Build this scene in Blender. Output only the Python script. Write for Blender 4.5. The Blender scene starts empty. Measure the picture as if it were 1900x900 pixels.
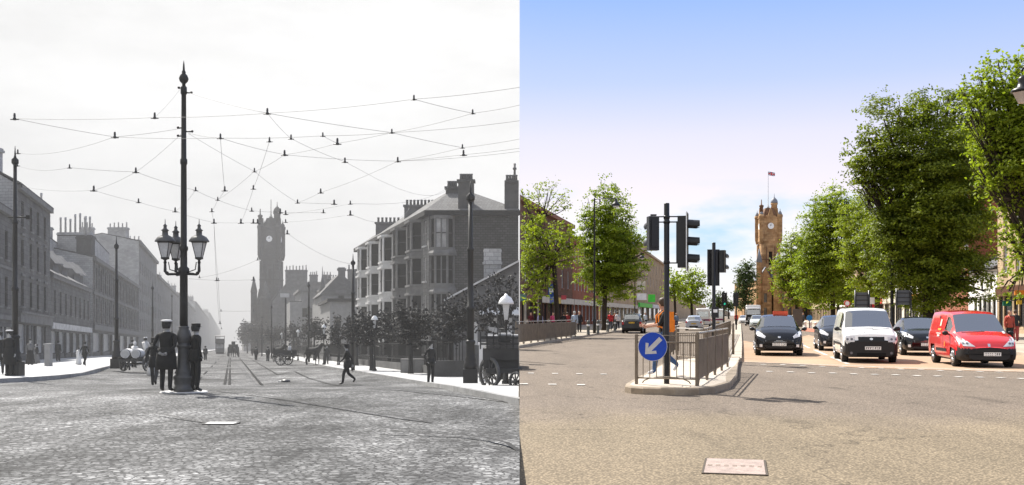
import bpy, bmesh, math, random
from mathutils import Vector, Matrix
from mathutils.bvhtree import BVHTree
from bpy_extras.object_utils import world_to_camera_view
R = math.radians
F = 1900.0; CX = 950.0; HR = 585.0; HL = 645.0; CAMZ = 1.55; SL = (HL - HR) / F
KL = (428 - CX) / F; KR = (1368 - CX) / F; DIV = 14.0 / F
sc = bpy.context.scene
COL = sc.collection
rng = random.Random(7)

def W(px, row, y):
    return Vector(((px - CX) * y / F, y, CAMZ + (HR - row) * y / F))
def sstep(t):
    t = max(0.0, min(1.0, t)); return t * t * (3 - 2 * t)
def hL(x, y):
    a = x - KL * y
    u = 0.22 + 0.78 * sstep((a + 8) / 7.0)
    return 1.13 + 0.47 * sstep((y - 24) / 22.0) * u
def gL(x, y):
    return CAMZ - hL(x, y) - SL * y
def LP(px, y, up=0.0):
    x = (px - CX) * y / F
    return Vector((x, y, gL(x, y) + up))
def LR(px, row, up=0.0):
    y = 60.0
    for _ in range(30):
        x = (px - CX) * y / F
        y = 0.5 * y + 0.5 * F * hL(x, y) / (row - HL)
    return LP(px, y, up)
def LA(a, y, up=0.0):
    x = a + KL * y
    return Vector((x, y, gL(x, y) + up))
def RP(px, y, up=0.0):
    return Vector(((px - CX) * y / F, y, up))
def RR(px, row, up=0.0):
    return RP(px, F * CAMZ / (row - HR), up)
def RA(a, y, up=0.0):
    return Vector((a + KR * y, y, up))

# ------------------------------------------------------------------ objects
def link(o):
    COL.objects.link(o); return o
def tag(o, label=None, cat=None, group=None, kind=None):
    if label: o['label'] = label
    if cat: o['category'] = cat
    if group: o['group'] = group
    if kind: o['kind'] = kind
    return o
def thing(name, label, cat, loc=(0, 0, 0), rotz=0.0, group=None):
    o = link(bpy.data.objects.new(name, None)); o.location = loc; o.rotation_euler = (0, 0, rotz)
    o.empty_display_size = 0.3
    return tag(o, label, cat, group)
def kids(o):
    return [c for c in COL.objects if c.parent == o]
def dup(root, loc=None, rotz=None, label=None, group=None, scale=None):
    def cp(o, par):
        c = link(o.copy()); c.parent = par
        for ch in tree_of.get(o.name, []): 
            n = cp(ch, c); tree_of.setdefault(c.name, []).append(n)
        return c
    r = cp(root, None)
    if loc is not None: r.location = loc
    if rotz is not None: r.rotation_euler = (0, 0, rotz)
    if scale is not None: r.scale = (scale,) * 3
    if label: r['label'] = label
    if group: r['group'] = group
    return r
tree_of = {}
def setpar(o, par):
    if par is not None:
        o.parent = par; tree_of.setdefault(par.name, []).append(o)
def mobj(name, mesh, parent=None, loc=None, rotz=0.0):
    o = link(bpy.data.objects.new(name, mesh)); setpar(o, parent)
    if loc is not None: o.location = loc
    if rotz: o.rotation_euler = (0, 0, rotz)
    return o

class MB:
    def __init__(s, off=(0, 0, 0)):
        s.v = []; s.f = []; s.m = []; s.sm = []; s.off = Vector(off); s.M = None
    def add(s, p):
        p = Vector(p)
        if s.M is not None: p = s.M @ p
        s.v.append(p - s.off); return len(s.v) - 1
    def poly(s, pts, mi=0, sm=False):
        ids = [s.add(p) for p in pts]; s.f.append(ids); s.m.append(mi); s.sm.append(sm)
    def hexa(s, p, mi=0):
        i = [s.add(q) for q in p]
        for a in ((0, 3, 2, 1), (4, 5, 6, 7), (0, 1, 5, 4), (1, 2, 6, 5), (2, 3, 7, 6), (3, 0, 4, 7)):
            s.f.append([i[k] for k in a]); s.m.append(mi); s.sm.append(False)
    def box(s, c, d, rz=0.0, mi=0):
        cx, cy, cz = c; hx, hy, hz = d[0] / 2, d[1] / 2, d[2] / 2
        ca, sa = math.cos(rz), math.sin(rz)
        pts = []
        for z in (-hz, hz):
            for x, y in ((-hx, -hy), (hx, -hy), (hx, hy), (-hx, hy)):
                pts.append((cx + x * ca - y * sa, cy + x * sa + y * ca, cz + z))
        s.hexa(pts, mi)
    def tube(s, pts, r, n=8, mi=0, caps=True, sm=True):
        pts = [Vector(p) for p in pts]
        rs = r if isinstance(r, (list, tuple)) else [r] * len(pts)
        rings = []
        up = Vector((0, 0, 1)); prev = None
        for i, p in enumerate(pts):
            t = (pts[min(i + 1, len(pts) - 1)] - pts[max(i - 1, 0)]).normalized()
            if prev is None:
                ref = up if abs(t.z) < 0.9 else Vector((1, 0, 0)); a = t.cross(ref).normalized()
            else:
                a = (prev - t * prev.dot(t)).normalized()
            prev = a; b = t.cross(a)
            rings.append([s.add(p + (a * math.cos(2 * math.pi * k / n) + b * math.sin(2 * math.pi * k / n)) * rs[i]) for k in range(n)])
        for i in range(len(rings) - 1):
            for k in range(n):
                s.f.append([rings[i][k], rings[i][(k + 1) % n], rings[i + 1][(k + 1) % n], rings[i + 1][k]]); s.m.append(mi); s.sm.append(sm)
        if caps:
            s.f.append(rings[0][::-1]); s.m.append(mi); s.sm.append(False)
            s.f.append(rings[-1]); s.m.append(mi); s.sm.append(False)
    def lathe(s, prof, c=(0, 0, 0), n=16, mi=0, sm=True, ph=0.0, sq=1.0):
        rings = []
        for r, z in prof:
            rings.append([s.add((c[0] + r * math.cos(ph + 2 * math.pi * k / n), c[1] + sq * r * math.sin(ph + 2 * math.pi * k / n), c[2] + z)) for k in range(n)])
        for i in range(len(rings) - 1):
            for k in range(n):
                s.f.append([rings[i][k], rings[i][(k + 1) % n], rings[i + 1][(k + 1) % n], rings[i + 1][k]]); s.m.append(mi); s.sm.append(sm)
        s.f.append(rings[0][::-1]); s.m.append(mi); s.sm.append(False)
        s.f.append(rings[-1]); s.m.append(mi); s.sm.append(False)
    def ball(s, c, r, n=10, mi=0):
        rx, ry, rz = r if isinstance(r, (list, tuple)) else (r, r, r)
        k = max(4, n // 2); rings = []
        for i in range(1, k):
            t = math.pi * i / k
            rings.append([s.add((c[0] + rx * math.sin(t) * math.cos(2 * math.pi * j / n), c[1] + ry * math.sin(t) * math.sin(2 * math.pi * j / n), c[2] - rz * math.cos(t))) for j in range(n)])
        b = s.add((c[0], c[1], c[2] - rz)); tp = s.add((c[0], c[1], c[2] + rz))
        for j in range(n):
            s.f.append([b, rings[0][(j + 1) % n], rings[0][j]]); s.m.append(mi); s.sm.append(True)
            s.f.append([tp, rings[-1][j], rings[-1][(j + 1) % n]]); s.m.append(mi); s.sm.append(True)
        for i in range(len(rings) - 1):
            for j in range(n):
                s.f.append([rings[i][j], rings[i][(j + 1) % n], rings[i + 1][(j + 1) % n], rings[i + 1][j]]); s.m.append(mi); s.sm.append(True)
    def mesh(s, name, mats):
        me = bpy.data.meshes.new(name)
        me.from_pydata([tuple(v) for v in s.v], [], s.f)
        for m in (mats if isinstance(mats, (list, tuple)) else [mats]): me.materials.append(m)
        me.polygons.foreach_set('material_index', s.m)
        me.polygons.foreach_set('use_smooth', s.sm)
        me.update(); return me
    def build(s, name, mats, parent=None, loc=None, rotz=0.0):
        return mobj(name, s.mesh(name, mats), parent, loc, rotz)

def build_each(m, name, mats, parent, chunk=6):
    """every box of the builder becomes a part of its own"""
    o = None
    for i in range(0, len(m.f), chunk):
        q = MB(); ids = {}
        for f in m.f[i:i + chunk]:
            q.f.append([ids.setdefault(j, len(ids)) for j in f]); q.m.append(0); q.sm.append(False)
        q.v = [m.v[j] for j in ids]
        o = q.build(name, mats, parent)
    return o
def clip_left(o, keep_left=True):
    """cut a mesh where the old street's ground ends"""
    me = o.data; bm = bmesh.new(); bm.from_mesh(me)
    mw = o.matrix_basis.copy()
    p = o.parent
    while p is not None: mw = p.matrix_basis @ mw; p = p.parent
    inv = mw.inverted(); n = Vector((1, -DIV, 0)).normalized()
    co = inv @ Vector((0, 0, 0)); no = (inv.to_3x3() @ n).normalized()
    if not keep_left: no = -no
    g = bm.verts[:] + bm.edges[:] + bm.faces[:]
    bmesh.ops.bisect_plane(bm, geom=g, plane_co=co - no * 0.03, plane_no=no, clear_outer=True)
    bm.to_mesh(me); bm.free()

# ------------------------------------------------------------------ materials
MATS = {}
def nodes_of(name):
    m = bpy.data.materials.new(name); m.use_nodes = True
    nt = m.node_tree; b = nt.nodes['Principled BSDF']
    return m, nt, b
def nd(nt, t, **kw):
    n = nt.nodes.new(t)
    for k, v in kw.items():
        if k in n.inputs: n.inputs[k].default_value = v
        else: setattr(n, k, v)
    return n
def mat(name, col, rough=0.8, var=0.18, scale=1.5, metal=0.0, spec=0.4, bump=0.0, bscale=20.0, fine=0.08, coat=0.0):
    if name in MATS: return MATS[name]
    m, nt, b = nodes_of(name); L = nt.links.new
    if not hasattr(col, '__len__'): col = (col, col, col)
    tc = nd(nt, 'ShaderNodeTexCoord')
    n1 = nd(nt, 'ShaderNodeTexNoise', Scale=scale, Detail=6.0, Roughness=0.6); L(tc.outputs['Object'], n1.inputs['Vector'])
    n2 = nd(nt, 'ShaderNodeTexNoise', Scale=scale * 14, Detail=3.0); L(tc.outputs['Object'], n2.inputs['Vector'])
    r1 = nd(nt, 'ShaderNodeMapRange'); r1.inputs[1].default_value = 0.3; r1.inputs[2].default_value = 0.7
    r1.inputs[3].default_value = 1 - var; r1.inputs[4].default_value = 1 + var; L(n1.outputs[0], r1.inputs[0])
    r2 = nd(nt, 'ShaderNodeMapRange'); r2.inputs[1].default_value = 0.3; r2.inputs[2].default_value = 0.7
    r2.inputs[3].default_value = 1 - fine; r2.inputs[4].default_value = 1 + fine; L(n2.outputs[0], r2.inputs[0])
    mu = nd(nt, 'ShaderNodeMath', operation='MULTIPLY'); L(r1.outputs[0], mu.inputs[0]); L(r2.outputs[0], mu.inputs[1])
    vm = nd(nt, 'ShaderNodeVectorMath', operation='SCALE'); vm.inputs[0].default_value = col; L(mu.outputs[0], vm.inputs['Scale'])
    L(vm.outputs[0], b.inputs['Base Color'])
    b.inputs['Roughness'].default_value = rough; b.inputs['Metallic'].default_value = metal
    b.inputs['Specular IOR Level'].default_value = spec
    if coat: b.inputs['Coat Weight'].default_value = coat; b.inputs['Coat Roughness'].default_value = 0.04
    if bump:
        n3 = nd(nt, 'ShaderNodeTexNoise', Scale=bscale, Detail=4.0); L(tc.outputs['Object'], n3.inputs['Vector'])
        bp = nd(nt, 'ShaderNodeBump', Strength=bump, Distance=0.02); L(n3.outputs[0], bp.inputs['Height']); L(bp.outputs[0], b.inputs['Normal'])
    MATS[name] = m; return m
def stone(name, c1, c2, mortar, d=(1, 0), bw=0.6, bh=0.3, var=0.25, rough=0.9, slope=0.0, msize=0.015, stain=0.6):
    if name in MATS: return MATS[name]
    m, nt, b = nodes_of(name); L = nt.links.new
    tc = nd(nt, 'ShaderNodeTexCoord')
    dl = math.hypot(*d); d = (d[0] / dl, d[1] / dl)
    du = nd(nt, 'ShaderNodeVectorMath', operation='DOT_PRODUCT'); du.inputs[1].default_value = (d[0], d[1], 0); L(tc.outputs['Object'], du.inputs[0])
    dv = nd(nt, 'ShaderNodeVectorMath', operation='DOT_PRODUCT'); dv.inputs[1].default_value = (0, slope, 1); L(tc.outputs['Object'], dv.inputs[0])
    cb = nd(nt, 'ShaderNodeCombineXYZ'); L(du.outputs['Value'], cb.inputs[0]); L(dv.outputs['Value'], cb.inputs[1])
    br = nd(nt, 'ShaderNodeTexBrick'); br.inputs['Scale'].default_value = 1.0
    g = lambda c: (c, c, c, 1) if not hasattr(c, '__len__') else (*c, 1)
    br.inputs['Color1'].default_value = g(c1); br.inputs['Color2'].default_value = g(c2); br.inputs['Mortar'].default_value = g(mortar)
    br.inputs['Brick Width'].default_value = bw; br.inputs['Row Height'].default_value = bh; br.inputs['Mortar Size'].default_value = msize
    L(cb.outputs[0], br.inputs['Vector'])
    n1 = nd(nt, 'ShaderNodeTexNoise', Scale=0.35, Detail=8.0, Roughness=0.65); L(tc.outputs['Object'], n1.inputs['Vector'])
    r1 = nd(nt, 'ShaderNodeMapRange'); r1.inputs[1].default_value = 0.3; r1.inputs[2].default_value = 0.7
    r1.inputs[3].default_value = 1 - var; r1.inputs[4].default_value = 1 + var; L(n1.outputs[0], r1.inputs[0])
    n2 = nd(nt, 'ShaderNodeTexNoise', Scale=9.0, Detail=4.0); L(tc.outputs['Object'], n2.inputs['Vector'])
    r2 = nd(nt, 'ShaderNodeMapRange'); r2.inputs[1].default_value = 0.3; r2.inputs[2].default_value = 0.7
    r2.inputs[3].default_value = 0.88; r2.inputs[4].default_value = 1.12; L(n2.outputs[0], r2.inputs[0])
    mu = nd(nt, 'ShaderNodeMath', operation='MULTIPLY'); L(r1.outputs[0], mu.inputs[0]); L(r2.outputs[0], mu.inputs[1])
    vm = nd(nt, 'ShaderNodeVectorMath', operation='SCALE'); L(br.outputs['Color'], vm.inputs[0]); L(mu.outputs[0], vm.inputs['Scale'])
    L(vm.outputs[0], b.inputs['Base Color']); b.inputs['Roughness'].default_value = rough; b.inputs['Specular IOR Level'].default_value = 0.25
    MATS[name] = m; return m
def glassy(name, col, rough=0.05, spec=0.8):
    return mat(name, col, rough, var=0.35, scale=0.7, spec=spec, fine=0.05)
def paint(name, col, flake=0.0):
    return mat(name, col, 0.28, var=0.05, scale=2.0, spec=0.5, coat=1.0, fine=0.02)
def leafmat(name, col, col2, trans=0.45):
    m = bpy.data.materials.new(name); m.use_nodes = True; nt = m.node_tree; nt.nodes.clear(); L = nt.links.new
    out = nd(nt, 'ShaderNodeOutputMaterial'); tc = nd(nt, 'ShaderNodeTexCoord')
    n1 = nd(nt, 'ShaderNodeTexNoise', Scale=0.9, Detail=5.0, Roughness=0.7); L(tc.outputs['Object'], n1.inputs['Vector'])
    n2 = nd(nt, 'ShaderNodeTexWhiteNoise')
    L(tc.outputs['Object'], n2.inputs['Vector'])
    n3 = nd(nt, 'ShaderNodeTexNoise', Scale=7.0, Detail=2.0); L(tc.outputs['Object'], n3.inputs['Vector'])
    ad = nd(nt, 'ShaderNodeMath', operation='ADD'); L(n1.outputs[0], ad.inputs[0]); L(n3.outputs[0], ad.inputs[1])
    cr = nd(nt, 'ShaderNodeValToRGB'); cr.color_ramp.elements[0].position = 0.38; cr.color_ramp.elements[1].position = 0.62
    cr.color_ramp.elements[0].color = (*col, 1); cr.color_ramp.elements[1].color = (*col2, 1)
    hv = nd(nt, 'ShaderNodeMath', operation='MULTIPLY'); hv.inputs[1].default_value = 0.5; L(ad.outputs[0], hv.inputs[0]); L(hv.outputs[0], cr.inputs[0])
    d = nd(nt, 'ShaderNodeBsdfPrincipled'); d.inputs['Roughness'].default_value = 0.55; d.inputs['Specular IOR Level'].default_value = 0.3 if col[0] != col[1] else 0.08
    t = nd(nt, 'ShaderNodeBsdfTranslucent'); mx = nd(nt, 'ShaderNodeMixShader'); mx.inputs[0].default_value = trans
    L(cr.outputs[0], d.inputs['Base Color'])
    tm = nd(nt, 'ShaderNodeVectorMath', operation='MULTIPLY'); tm.inputs[1].default_value = (1.5, 1.6, 0.7) if col[0] != col[1] else (1.2, 1.2, 1.2)
    L(cr.outputs[0], tm.inputs[0]); L(tm.outputs[0], t.inputs['Color'])
    L(d.outputs[0], mx.inputs[1]); L(t.outputs[0], mx.inputs[2]); L(mx.outputs[0], out.inputs['Surface'])
    MATS[name] = m; return m
# ------------------------------------------------------------------ camera, sun, sky
cam = link(bpy.data.objects.new('camera', bpy.data.cameras.new('camera')))
cam.location = (0, 0, CAMZ); cam.rotation_euler = (R(90), 0, 0)
cam.data.lens = 36.0; cam.data.sensor_width = 36.0; cam.data.sensor_fit = 'HORIZONTAL'
cam.data.shift_y = (HR - 450) / 1900.0
cam.data.clip_end = 9000; cam.data.clip_start = 0.05
sc.camera = cam
SUN_EL = R(47); SUN_DIR = Vector((-0.55, 0.84, 0)).normalized() * math.cos(SUN_EL) + Vector((0, 0, math.sin(SUN_EL)))
sun = link(bpy.data.objects.new('sun', bpy.data.lights.new('sun', 'SUN')))
sun.data.energy = 5.0; sun.data.angle = R(0.6); sun.data.color = (1.0, 0.955, 0.89)
sun.rotation_euler = (-SUN_DIR).to_track_quat('-Z', 'Y').to_euler()
sc.view_settings.view_transform = 'Standard'; sc.view_settings.look = 'None'
sc.view_settings.exposure = 1.0; sc.view_settings.gamma = 1.0
sc.render.engine = 'CYCLES'
sc.cycles.use_denoising = True; sc.cycles.max_bounces = 6; sc.cycles.diffuse_bounces = 3; sc.cycles.glossy_bounces = 3
sc.cycles.transmission_bounces = 4; sc.cycles.transparent_max_bounces = 8; sc.cycles.volume_bounces = 1; sc.cycles.sample_clamp_indirect = 6.0

w = bpy.data.worlds.new('World'); sc.world = w; w.use_nodes = True
nt = w.node_tree; L = nt.links.new; bg = nt.nodes['Background']
tc = nd(nt, 'ShaderNodeTexCoord'); sp = nd(nt, 'ShaderNodeSeparateXYZ'); L(tc.outputs['Generated'], sp.inputs[0])
sky = nd(nt, 'ShaderNodeTexSky', sky_type='NISHITA', sun_disc=False, sun_elevation=SUN_EL, sun_rotation=math.atan2(SUN_DIR.x, SUN_DIR.y))
sky.dust_density = 2.0
nis = nd(nt, 'ShaderNodeVectorMath', operation='SCALE'); nis.inputs['Scale'].default_value = 0.02; L(sky.outputs[0], nis.inputs[0])
# blue half: fair weather sky paling to the horizon
cr = nd(nt, 'ShaderNodeValToRGB'); e = cr.color_ramp.elements
def lin(c): return tuple(((v / 255 / 12.92) if v / 255 < 0.04045 else ((v / 255 + 0.055) / 1.055) ** 2.4) for v in c)
stops = [(0.0, (250, 250, 252)), (0.07, (250, 250, 254)), (0.12, (248, 240, 250)), (0.17, (232, 230, 252)), (0.22, (194, 210, 251)), (0.30, (150, 186, 249)), (0.36, (165, 195, 248)), (0.5, (205, 218, 245)), (1.0, (200, 212, 240))]
e[0].position = 0; e[0].color = (*lin(stops[0][1]), 1); e[1].position = 1; e[1].color = (*lin(stops[-1][1]), 1)
for p, c in stops[1:-1]:
    q = e.new(p); q.color = (*lin(c), 1)
L(sp.outputs[2], cr.inputs[0])
mp = nd(nt, 'ShaderNodeMapping'); mp.inputs['Scale'].default_value = (1, 1, 3.2); L(tc.outputs['Generated'], mp.inputs[0])
cn = nd(nt, 'ShaderNodeTexNoise', Scale=7.0, Detail=7.0, Roughness=0.55); L(mp.outputs[0], cn.inputs['Vector'])
cm = nd(nt, 'ShaderNodeMapRange'); cm.inputs[1].default_value = 0.5; cm.inputs[2].default_value = 0.66; L(cn.outputs[0], cm.inputs[0])
lowm = nd(nt, 'ShaderNodeMapRange'); lowm.inputs[1].default_value = 0.13; lowm.inputs[2].default_value = 0.10; L(sp.outputs[2], lowm.inputs[0])
lo2 = nd(nt, 'ShaderNodeMapRange'); lo2.inputs[1].default_value = 0.03; lo2.inputs[2].default_value = 0.06; L(sp.outputs[2], lo2.inputs[0])
pm = nd(nt, 'ShaderNodeMath', operation='MULTIPLY'); L(cm.outputs[0], pm.inputs[0]); L(lowm.outputs[0], pm.inputs[1])
pm2 = nd(nt, 'ShaderNodeMath', operation='MULTIPLY'); L(pm.outputs[0], pm2.inputs[0]); L(lo2.outputs[0], pm2.inputs[1])
pt = nd(nt, 'ShaderNodeMix', data_type='RGBA'); L(pm2.outputs[0], pt.inputs['Factor']); L(cr.outputs[0], pt.inputs[6]); pt.inputs[7].default_value = (*lin((196, 226, 248)), 1)
hal = nd(nt, 'ShaderNodeVectorMath', operation='SCALE'); hal.inputs['Scale'].default_value = 0.5; L(pt.outputs[2], hal.inputs[0])
rs = nd(nt, 'ShaderNodeVectorMath', operation='ADD'); L(hal.outputs[0], rs.inputs[0]); 
ns = nd(nt, 'ShaderNodeVectorMath', operation='SCALE'); ns.inputs['Scale'].default_value = 0.3; L(nis.outputs[0], ns.inputs[0]); L(ns.outputs[0], rs.inputs[1])
# grey half: thin even cloud
c2 = nd(nt, 'ShaderNodeTexNoise', Scale=3.5, Detail=8.0, Roughness=0.6); L(mp.outputs[0], c2.inputs['Vector'])
cr2 = nd(nt, 'ShaderNodeMapRange'); cr2.inputs[1].default_value = 0.35; cr2.inputs[2].default_value = 0.65
cr2.inputs[3].default_value = 0.46; cr2.inputs[4].default_value = 0.55; L(c2.outputs[0], cr2.inputs[0])
dv = nd(nt, 'ShaderNodeMath', operation='MULTIPLY'); dv.inputs[1].default_value = DIV; L(sp.outputs[1], dv.inputs[0])
cp = nd(nt, 'ShaderNodeMath', operation='GREATER_THAN'); L(sp.outputs[0], cp.inputs[0]); L(dv.outputs[0], cp.inputs[1])
mxw = nd(nt, 'ShaderNodeMix', data_type='RGBA'); L(cp.outputs[0], mxw.inputs['Factor'])
L(cr2.outputs[0], mxw.inputs[6]); L(rs.outputs[0], mxw.inputs[7]); L(mxw.outputs[2], bg.inputs['Color'])
bg.inputs['Strength'].default_value = 1.0
w.cycles.sampling_method = 'MANUAL'; w.cycles.sample_map_resolution = 1024

# ------------------------------------------------------------------ haze over the old street
def haze():
    ys = (-12.0, 1500.0); m = MB()
    pts = []
    for z in (-60.0, 45.0):
        pts += [(-520, ys[0], z), (0.03 + DIV * ys[0], ys[0], z), (0.03 + DIV * ys[1], ys[1], z), (-520, ys[1], z)]
    m.hexa(pts)
    mt = bpy.data.materials.new('haze'); mt.use_nodes = True; t = mt.node_tree; t.nodes.clear()
    o = nd(t, 'ShaderNodeOutputMaterial'); v = nd(t, 'ShaderNodeVolumePrincipled')
    v.inputs['Color'].default_value = (0.50, 0.50, 0.50, 1); v.inputs['Density'].default_value = HAZE; v.inputs['Anisotropy'].default_value = 0.1
    t.links.new(v.outputs[0], o.inputs['Volume'])
    ob = m.build('haze', mt); tag(ob, 'pale smoky haze hanging over the old street', None, None, 'stuff')
    mt.cycles.homogeneous_volume = True if hasattr(mt.cycles, 'homogeneous_volume') else None
HAZE = 0.00105

# ------------------------------------------------------------------ grounds
def ground_mat(name, base, spots, scale_fine, var=0.3, patch=0.25, tint=None, bump=0.5, vor=None, crack=False, setts=False, far=None):
    m, nt, b = nodes_of(name); L = nt.links.new
    tc = nd(nt, 'ShaderNodeTexCoord')
    n1 = nd(nt, 'ShaderNodeTexNoise', Scale=0.16, Detail=9.0, Roughness=0.62); L(tc.outputs['Object'], n1.inputs['Vector'])
    n2 = nd(nt, 'ShaderNodeTexNoise', Scale=scale_fine, Detail=3.0, Roughness=0.7); L(tc.outputs['Object'], n2.inputs['Vector'])
    mpg = nd(nt, 'ShaderNodeMapping'); mpg.inputs['Scale'].default_value = (1.5, 0.38, 1); L(tc.outputs['Object'], mpg.inputs[0])
    n4 = nd(nt, 'ShaderNodeTexNoise', Scale=0.5, Detail=8.0, Roughness=0.7); L(mpg.outputs[0], n4.inputs['Vector'])
    cr = nd(nt, 'ShaderNodeValToRGB'); cr.color_ramp.elements[0].position = 0.34; cr.color_ramp.elements[1].position = 0.66
    cr.color_ramp.elements[0].color = (*base, 1); cr.color_ramp.elements[1].color = (*(tint or base), 1); L(n1.outputs[0], cr.inputs[0])
    r2 = nd(nt, 'ShaderNodeMapRange'); r2.inputs[1].default_value = 0.25; r2.inputs[2].default_value = 0.75
    r2.inputs[3].default_value = 1 - var; r2.inputs[4].default_value = 1 + var; L(n2.outputs[0], r2.inputs[0])
    r4 = nd(nt, 'ShaderNodeMapRange'); r4.inputs[1].default_value = 0.3; r4.inputs[2].default_value = 0.7
    r4.inputs[3].default_value = 1 - patch; r4.inputs[4].default_value = 1 + patch; L(n4.outputs[0], r4.inputs[0])
    mu = nd(nt, 'ShaderNodeMath', operation='MULTIPLY'); L(r2.outputs[0], mu.inputs[0]); L(r4.outputs[0], mu.inputs[1])
    last = mu.outputs[0]; h = n2.outputs[0]
    if vor:
        vo = nd(nt, 'ShaderNodeTexVoronoi', Scale=vor); L(tc.outputs['Object'], vo.inputs['Vector'])
        rv = nd(nt, 'ShaderNodeMapRange'); rv.inputs[1].default_value = 0.15; rv.inputs[2].default_value = 0.6
        rv.inputs[3].default_value = 1.12; rv.inputs[4].default_value = 0.5; L(vo.outputs['Distance'], rv.inputs[0])
        m2 = nd(nt, 'ShaderNodeMath', operation='MULTIPLY'); L(last, m2.inputs[0]); L(rv.outputs[0], m2.inputs[1]); last = m2.outputs[0]; h = rv.outputs[0]
    if setts:
        wn = nd(nt, 'ShaderNodeTexNoise', Scale=2.2, Detail=5.0, Roughness=0.7); L(tc.outputs['Object'], wn.inputs['Vector'])
        wa = nd(nt, 'ShaderNodeVectorMath', operation='SCALE'); wa.inputs['Scale'].default_value = 0.42; L(wn.outputs['Color'], wa.inputs[0])
        wb = nd(nt, 'ShaderNodeVectorMath', operation='ADD'); L(tc.outputs['Object'], wb.inputs[0]); L(wa.outputs[0], wb.inputs[1])
        br = nd(nt, 'ShaderNodeTexBrick'); br.inputs['Scale'].default_value = 1.0; br.inputs['Brick Width'].default_value = .095; br.inputs['Row Height'].default_value = .12; br.inputs['Mortar Size'].default_value = .013; br.inputs['Mortar Smooth'].default_value = .5
        br.inputs['Color1'].default_value = (.55,) * 3 + (1,); br.inputs['Color2'].default_value = (1.55,) * 3 + (1,); br.inputs['Mortar'].default_value = (.38,) * 3 + (1,); L(wb.outputs[0], br.inputs['Vector'])
        m2 = nd(nt, 'ShaderNodeMath', operation='MULTIPLY'); L(last, m2.inputs[0]); L(br.outputs['Color'], m2.inputs[1]); last = m2.outputs[0]; h = br.outputs['Color']
    col_out = cr.outputs[0]
    if far:
        # the surface beyond the junction mouth was laid in a greyer stone
        sy = nd(nt, 'ShaderNodeSeparateXYZ'); L(tc.outputs['Object'], sy.inputs[0]); fn = nd(nt, 'ShaderNodeTexNoise', Scale=0.25, Detail=3.0); L(tc.outputs['Object'], fn.inputs['Vector'])
        fm = nd(nt, 'ShaderNodeMath', operation='MULTIPLY_ADD'); fm.inputs[1].default_value = 7.0; L(fn.outputs[0], fm.inputs[0]); L(sy.outputs[1], fm.inputs[2])
        fr_ = nd(nt, 'ShaderNodeMapRange', interpolation_type='SMOOTHSTEP'); fr_.inputs[1].default_value = 17.0; fr_.inputs[2].default_value = 21.0; L(fm.outputs[0], fr_.inputs[0])
        fx = nd(nt, 'ShaderNodeMix', data_type='RGBA'); L(fr_.outputs[0], fx.inputs['Factor']); L(cr.outputs[0], fx.inputs[6]); fx.inputs[7].default_value = (*far, 1); col_out = fx.outputs[2]
    if crack:
        # sealed cracks and oily spots, kept where a broad noise allows them
        wn = nd(nt, 'ShaderNodeTexNoise', Scale=1.1, Detail=5.0); L(tc.outputs['Object'], wn.inputs['Vector'])
        wa = nd(nt, 'ShaderNodeVectorMath', operation='SCALE'); wa.inputs['Scale'].default_value = 1.6; L(wn.outputs['Color'], wa.inputs[0])
        wb = nd(nt, 'ShaderNodeVectorMath', operation='ADD'); L(tc.outputs['Object'], wb.inputs[0]); L(wa.outputs[0], wb.inputs[1])
        ve = nd(nt, 'ShaderNodeTexVoronoi', Scale=0.2, feature='DISTANCE_TO_EDGE'); L(wb.outputs[0], ve.inputs['Vector'])
        re = nd(nt, 'ShaderNodeMapRange'); re.inputs[1].default_value = 0.002; re.inputs[2].default_value = 0.006; re.inputs[3].default_value = 0.66; re.inputs[4].default_value = 1.0; L(ve.outputs['Distance'], re.inputs[0])
        on = nd(nt, 'ShaderNodeTexNoise', Scale=0.9, Detail=3.0, Roughness=0.4); L(mpg.outputs[0], on.inputs['Vector'])
        ro = nd(nt, 'ShaderNodeMapRange'); ro.inputs[1].default_value = 0.64; ro.inputs[2].default_value = 0.74; ro.inputs[3].default_value = 1.0; ro.inputs[4].default_value = 0.72; L(on.outputs[0], ro.inputs[0])
        m3 = nd(nt, 'ShaderNodeMath', operation='MULTIPLY'); L(re.outputs[0], m3.inputs[0]); L(ro.outputs[0], m3.inputs[1])
        m4 = nd(nt, 'ShaderNodeMath', operation='MULTIPLY'); L(last, m4.inputs[0]); L(m3.outputs[0], m4.inputs[1]); last = m4.outputs[0]
    vm = nd(nt, 'ShaderNodeVectorMath', operation='SCALE'); L(col_out, vm.inputs[0]); L(last, vm.inputs['Scale'])
    L(vm.outputs[0], b.inputs['Base Color']); b.inputs['Roughness'].default_value = 0.9; b.inputs['Specular IOR Level'].default_value = 0.2
    bp = nd(nt, 'ShaderNodeBump', Strength=bump, Distance=0.02); L(h, bp.inputs['Height']); L(bp.outputs[0], b.inputs['Normal'])
    MATS[name] = m; return m
def lerp(a, b, t): return a + (b - a) * t

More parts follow.
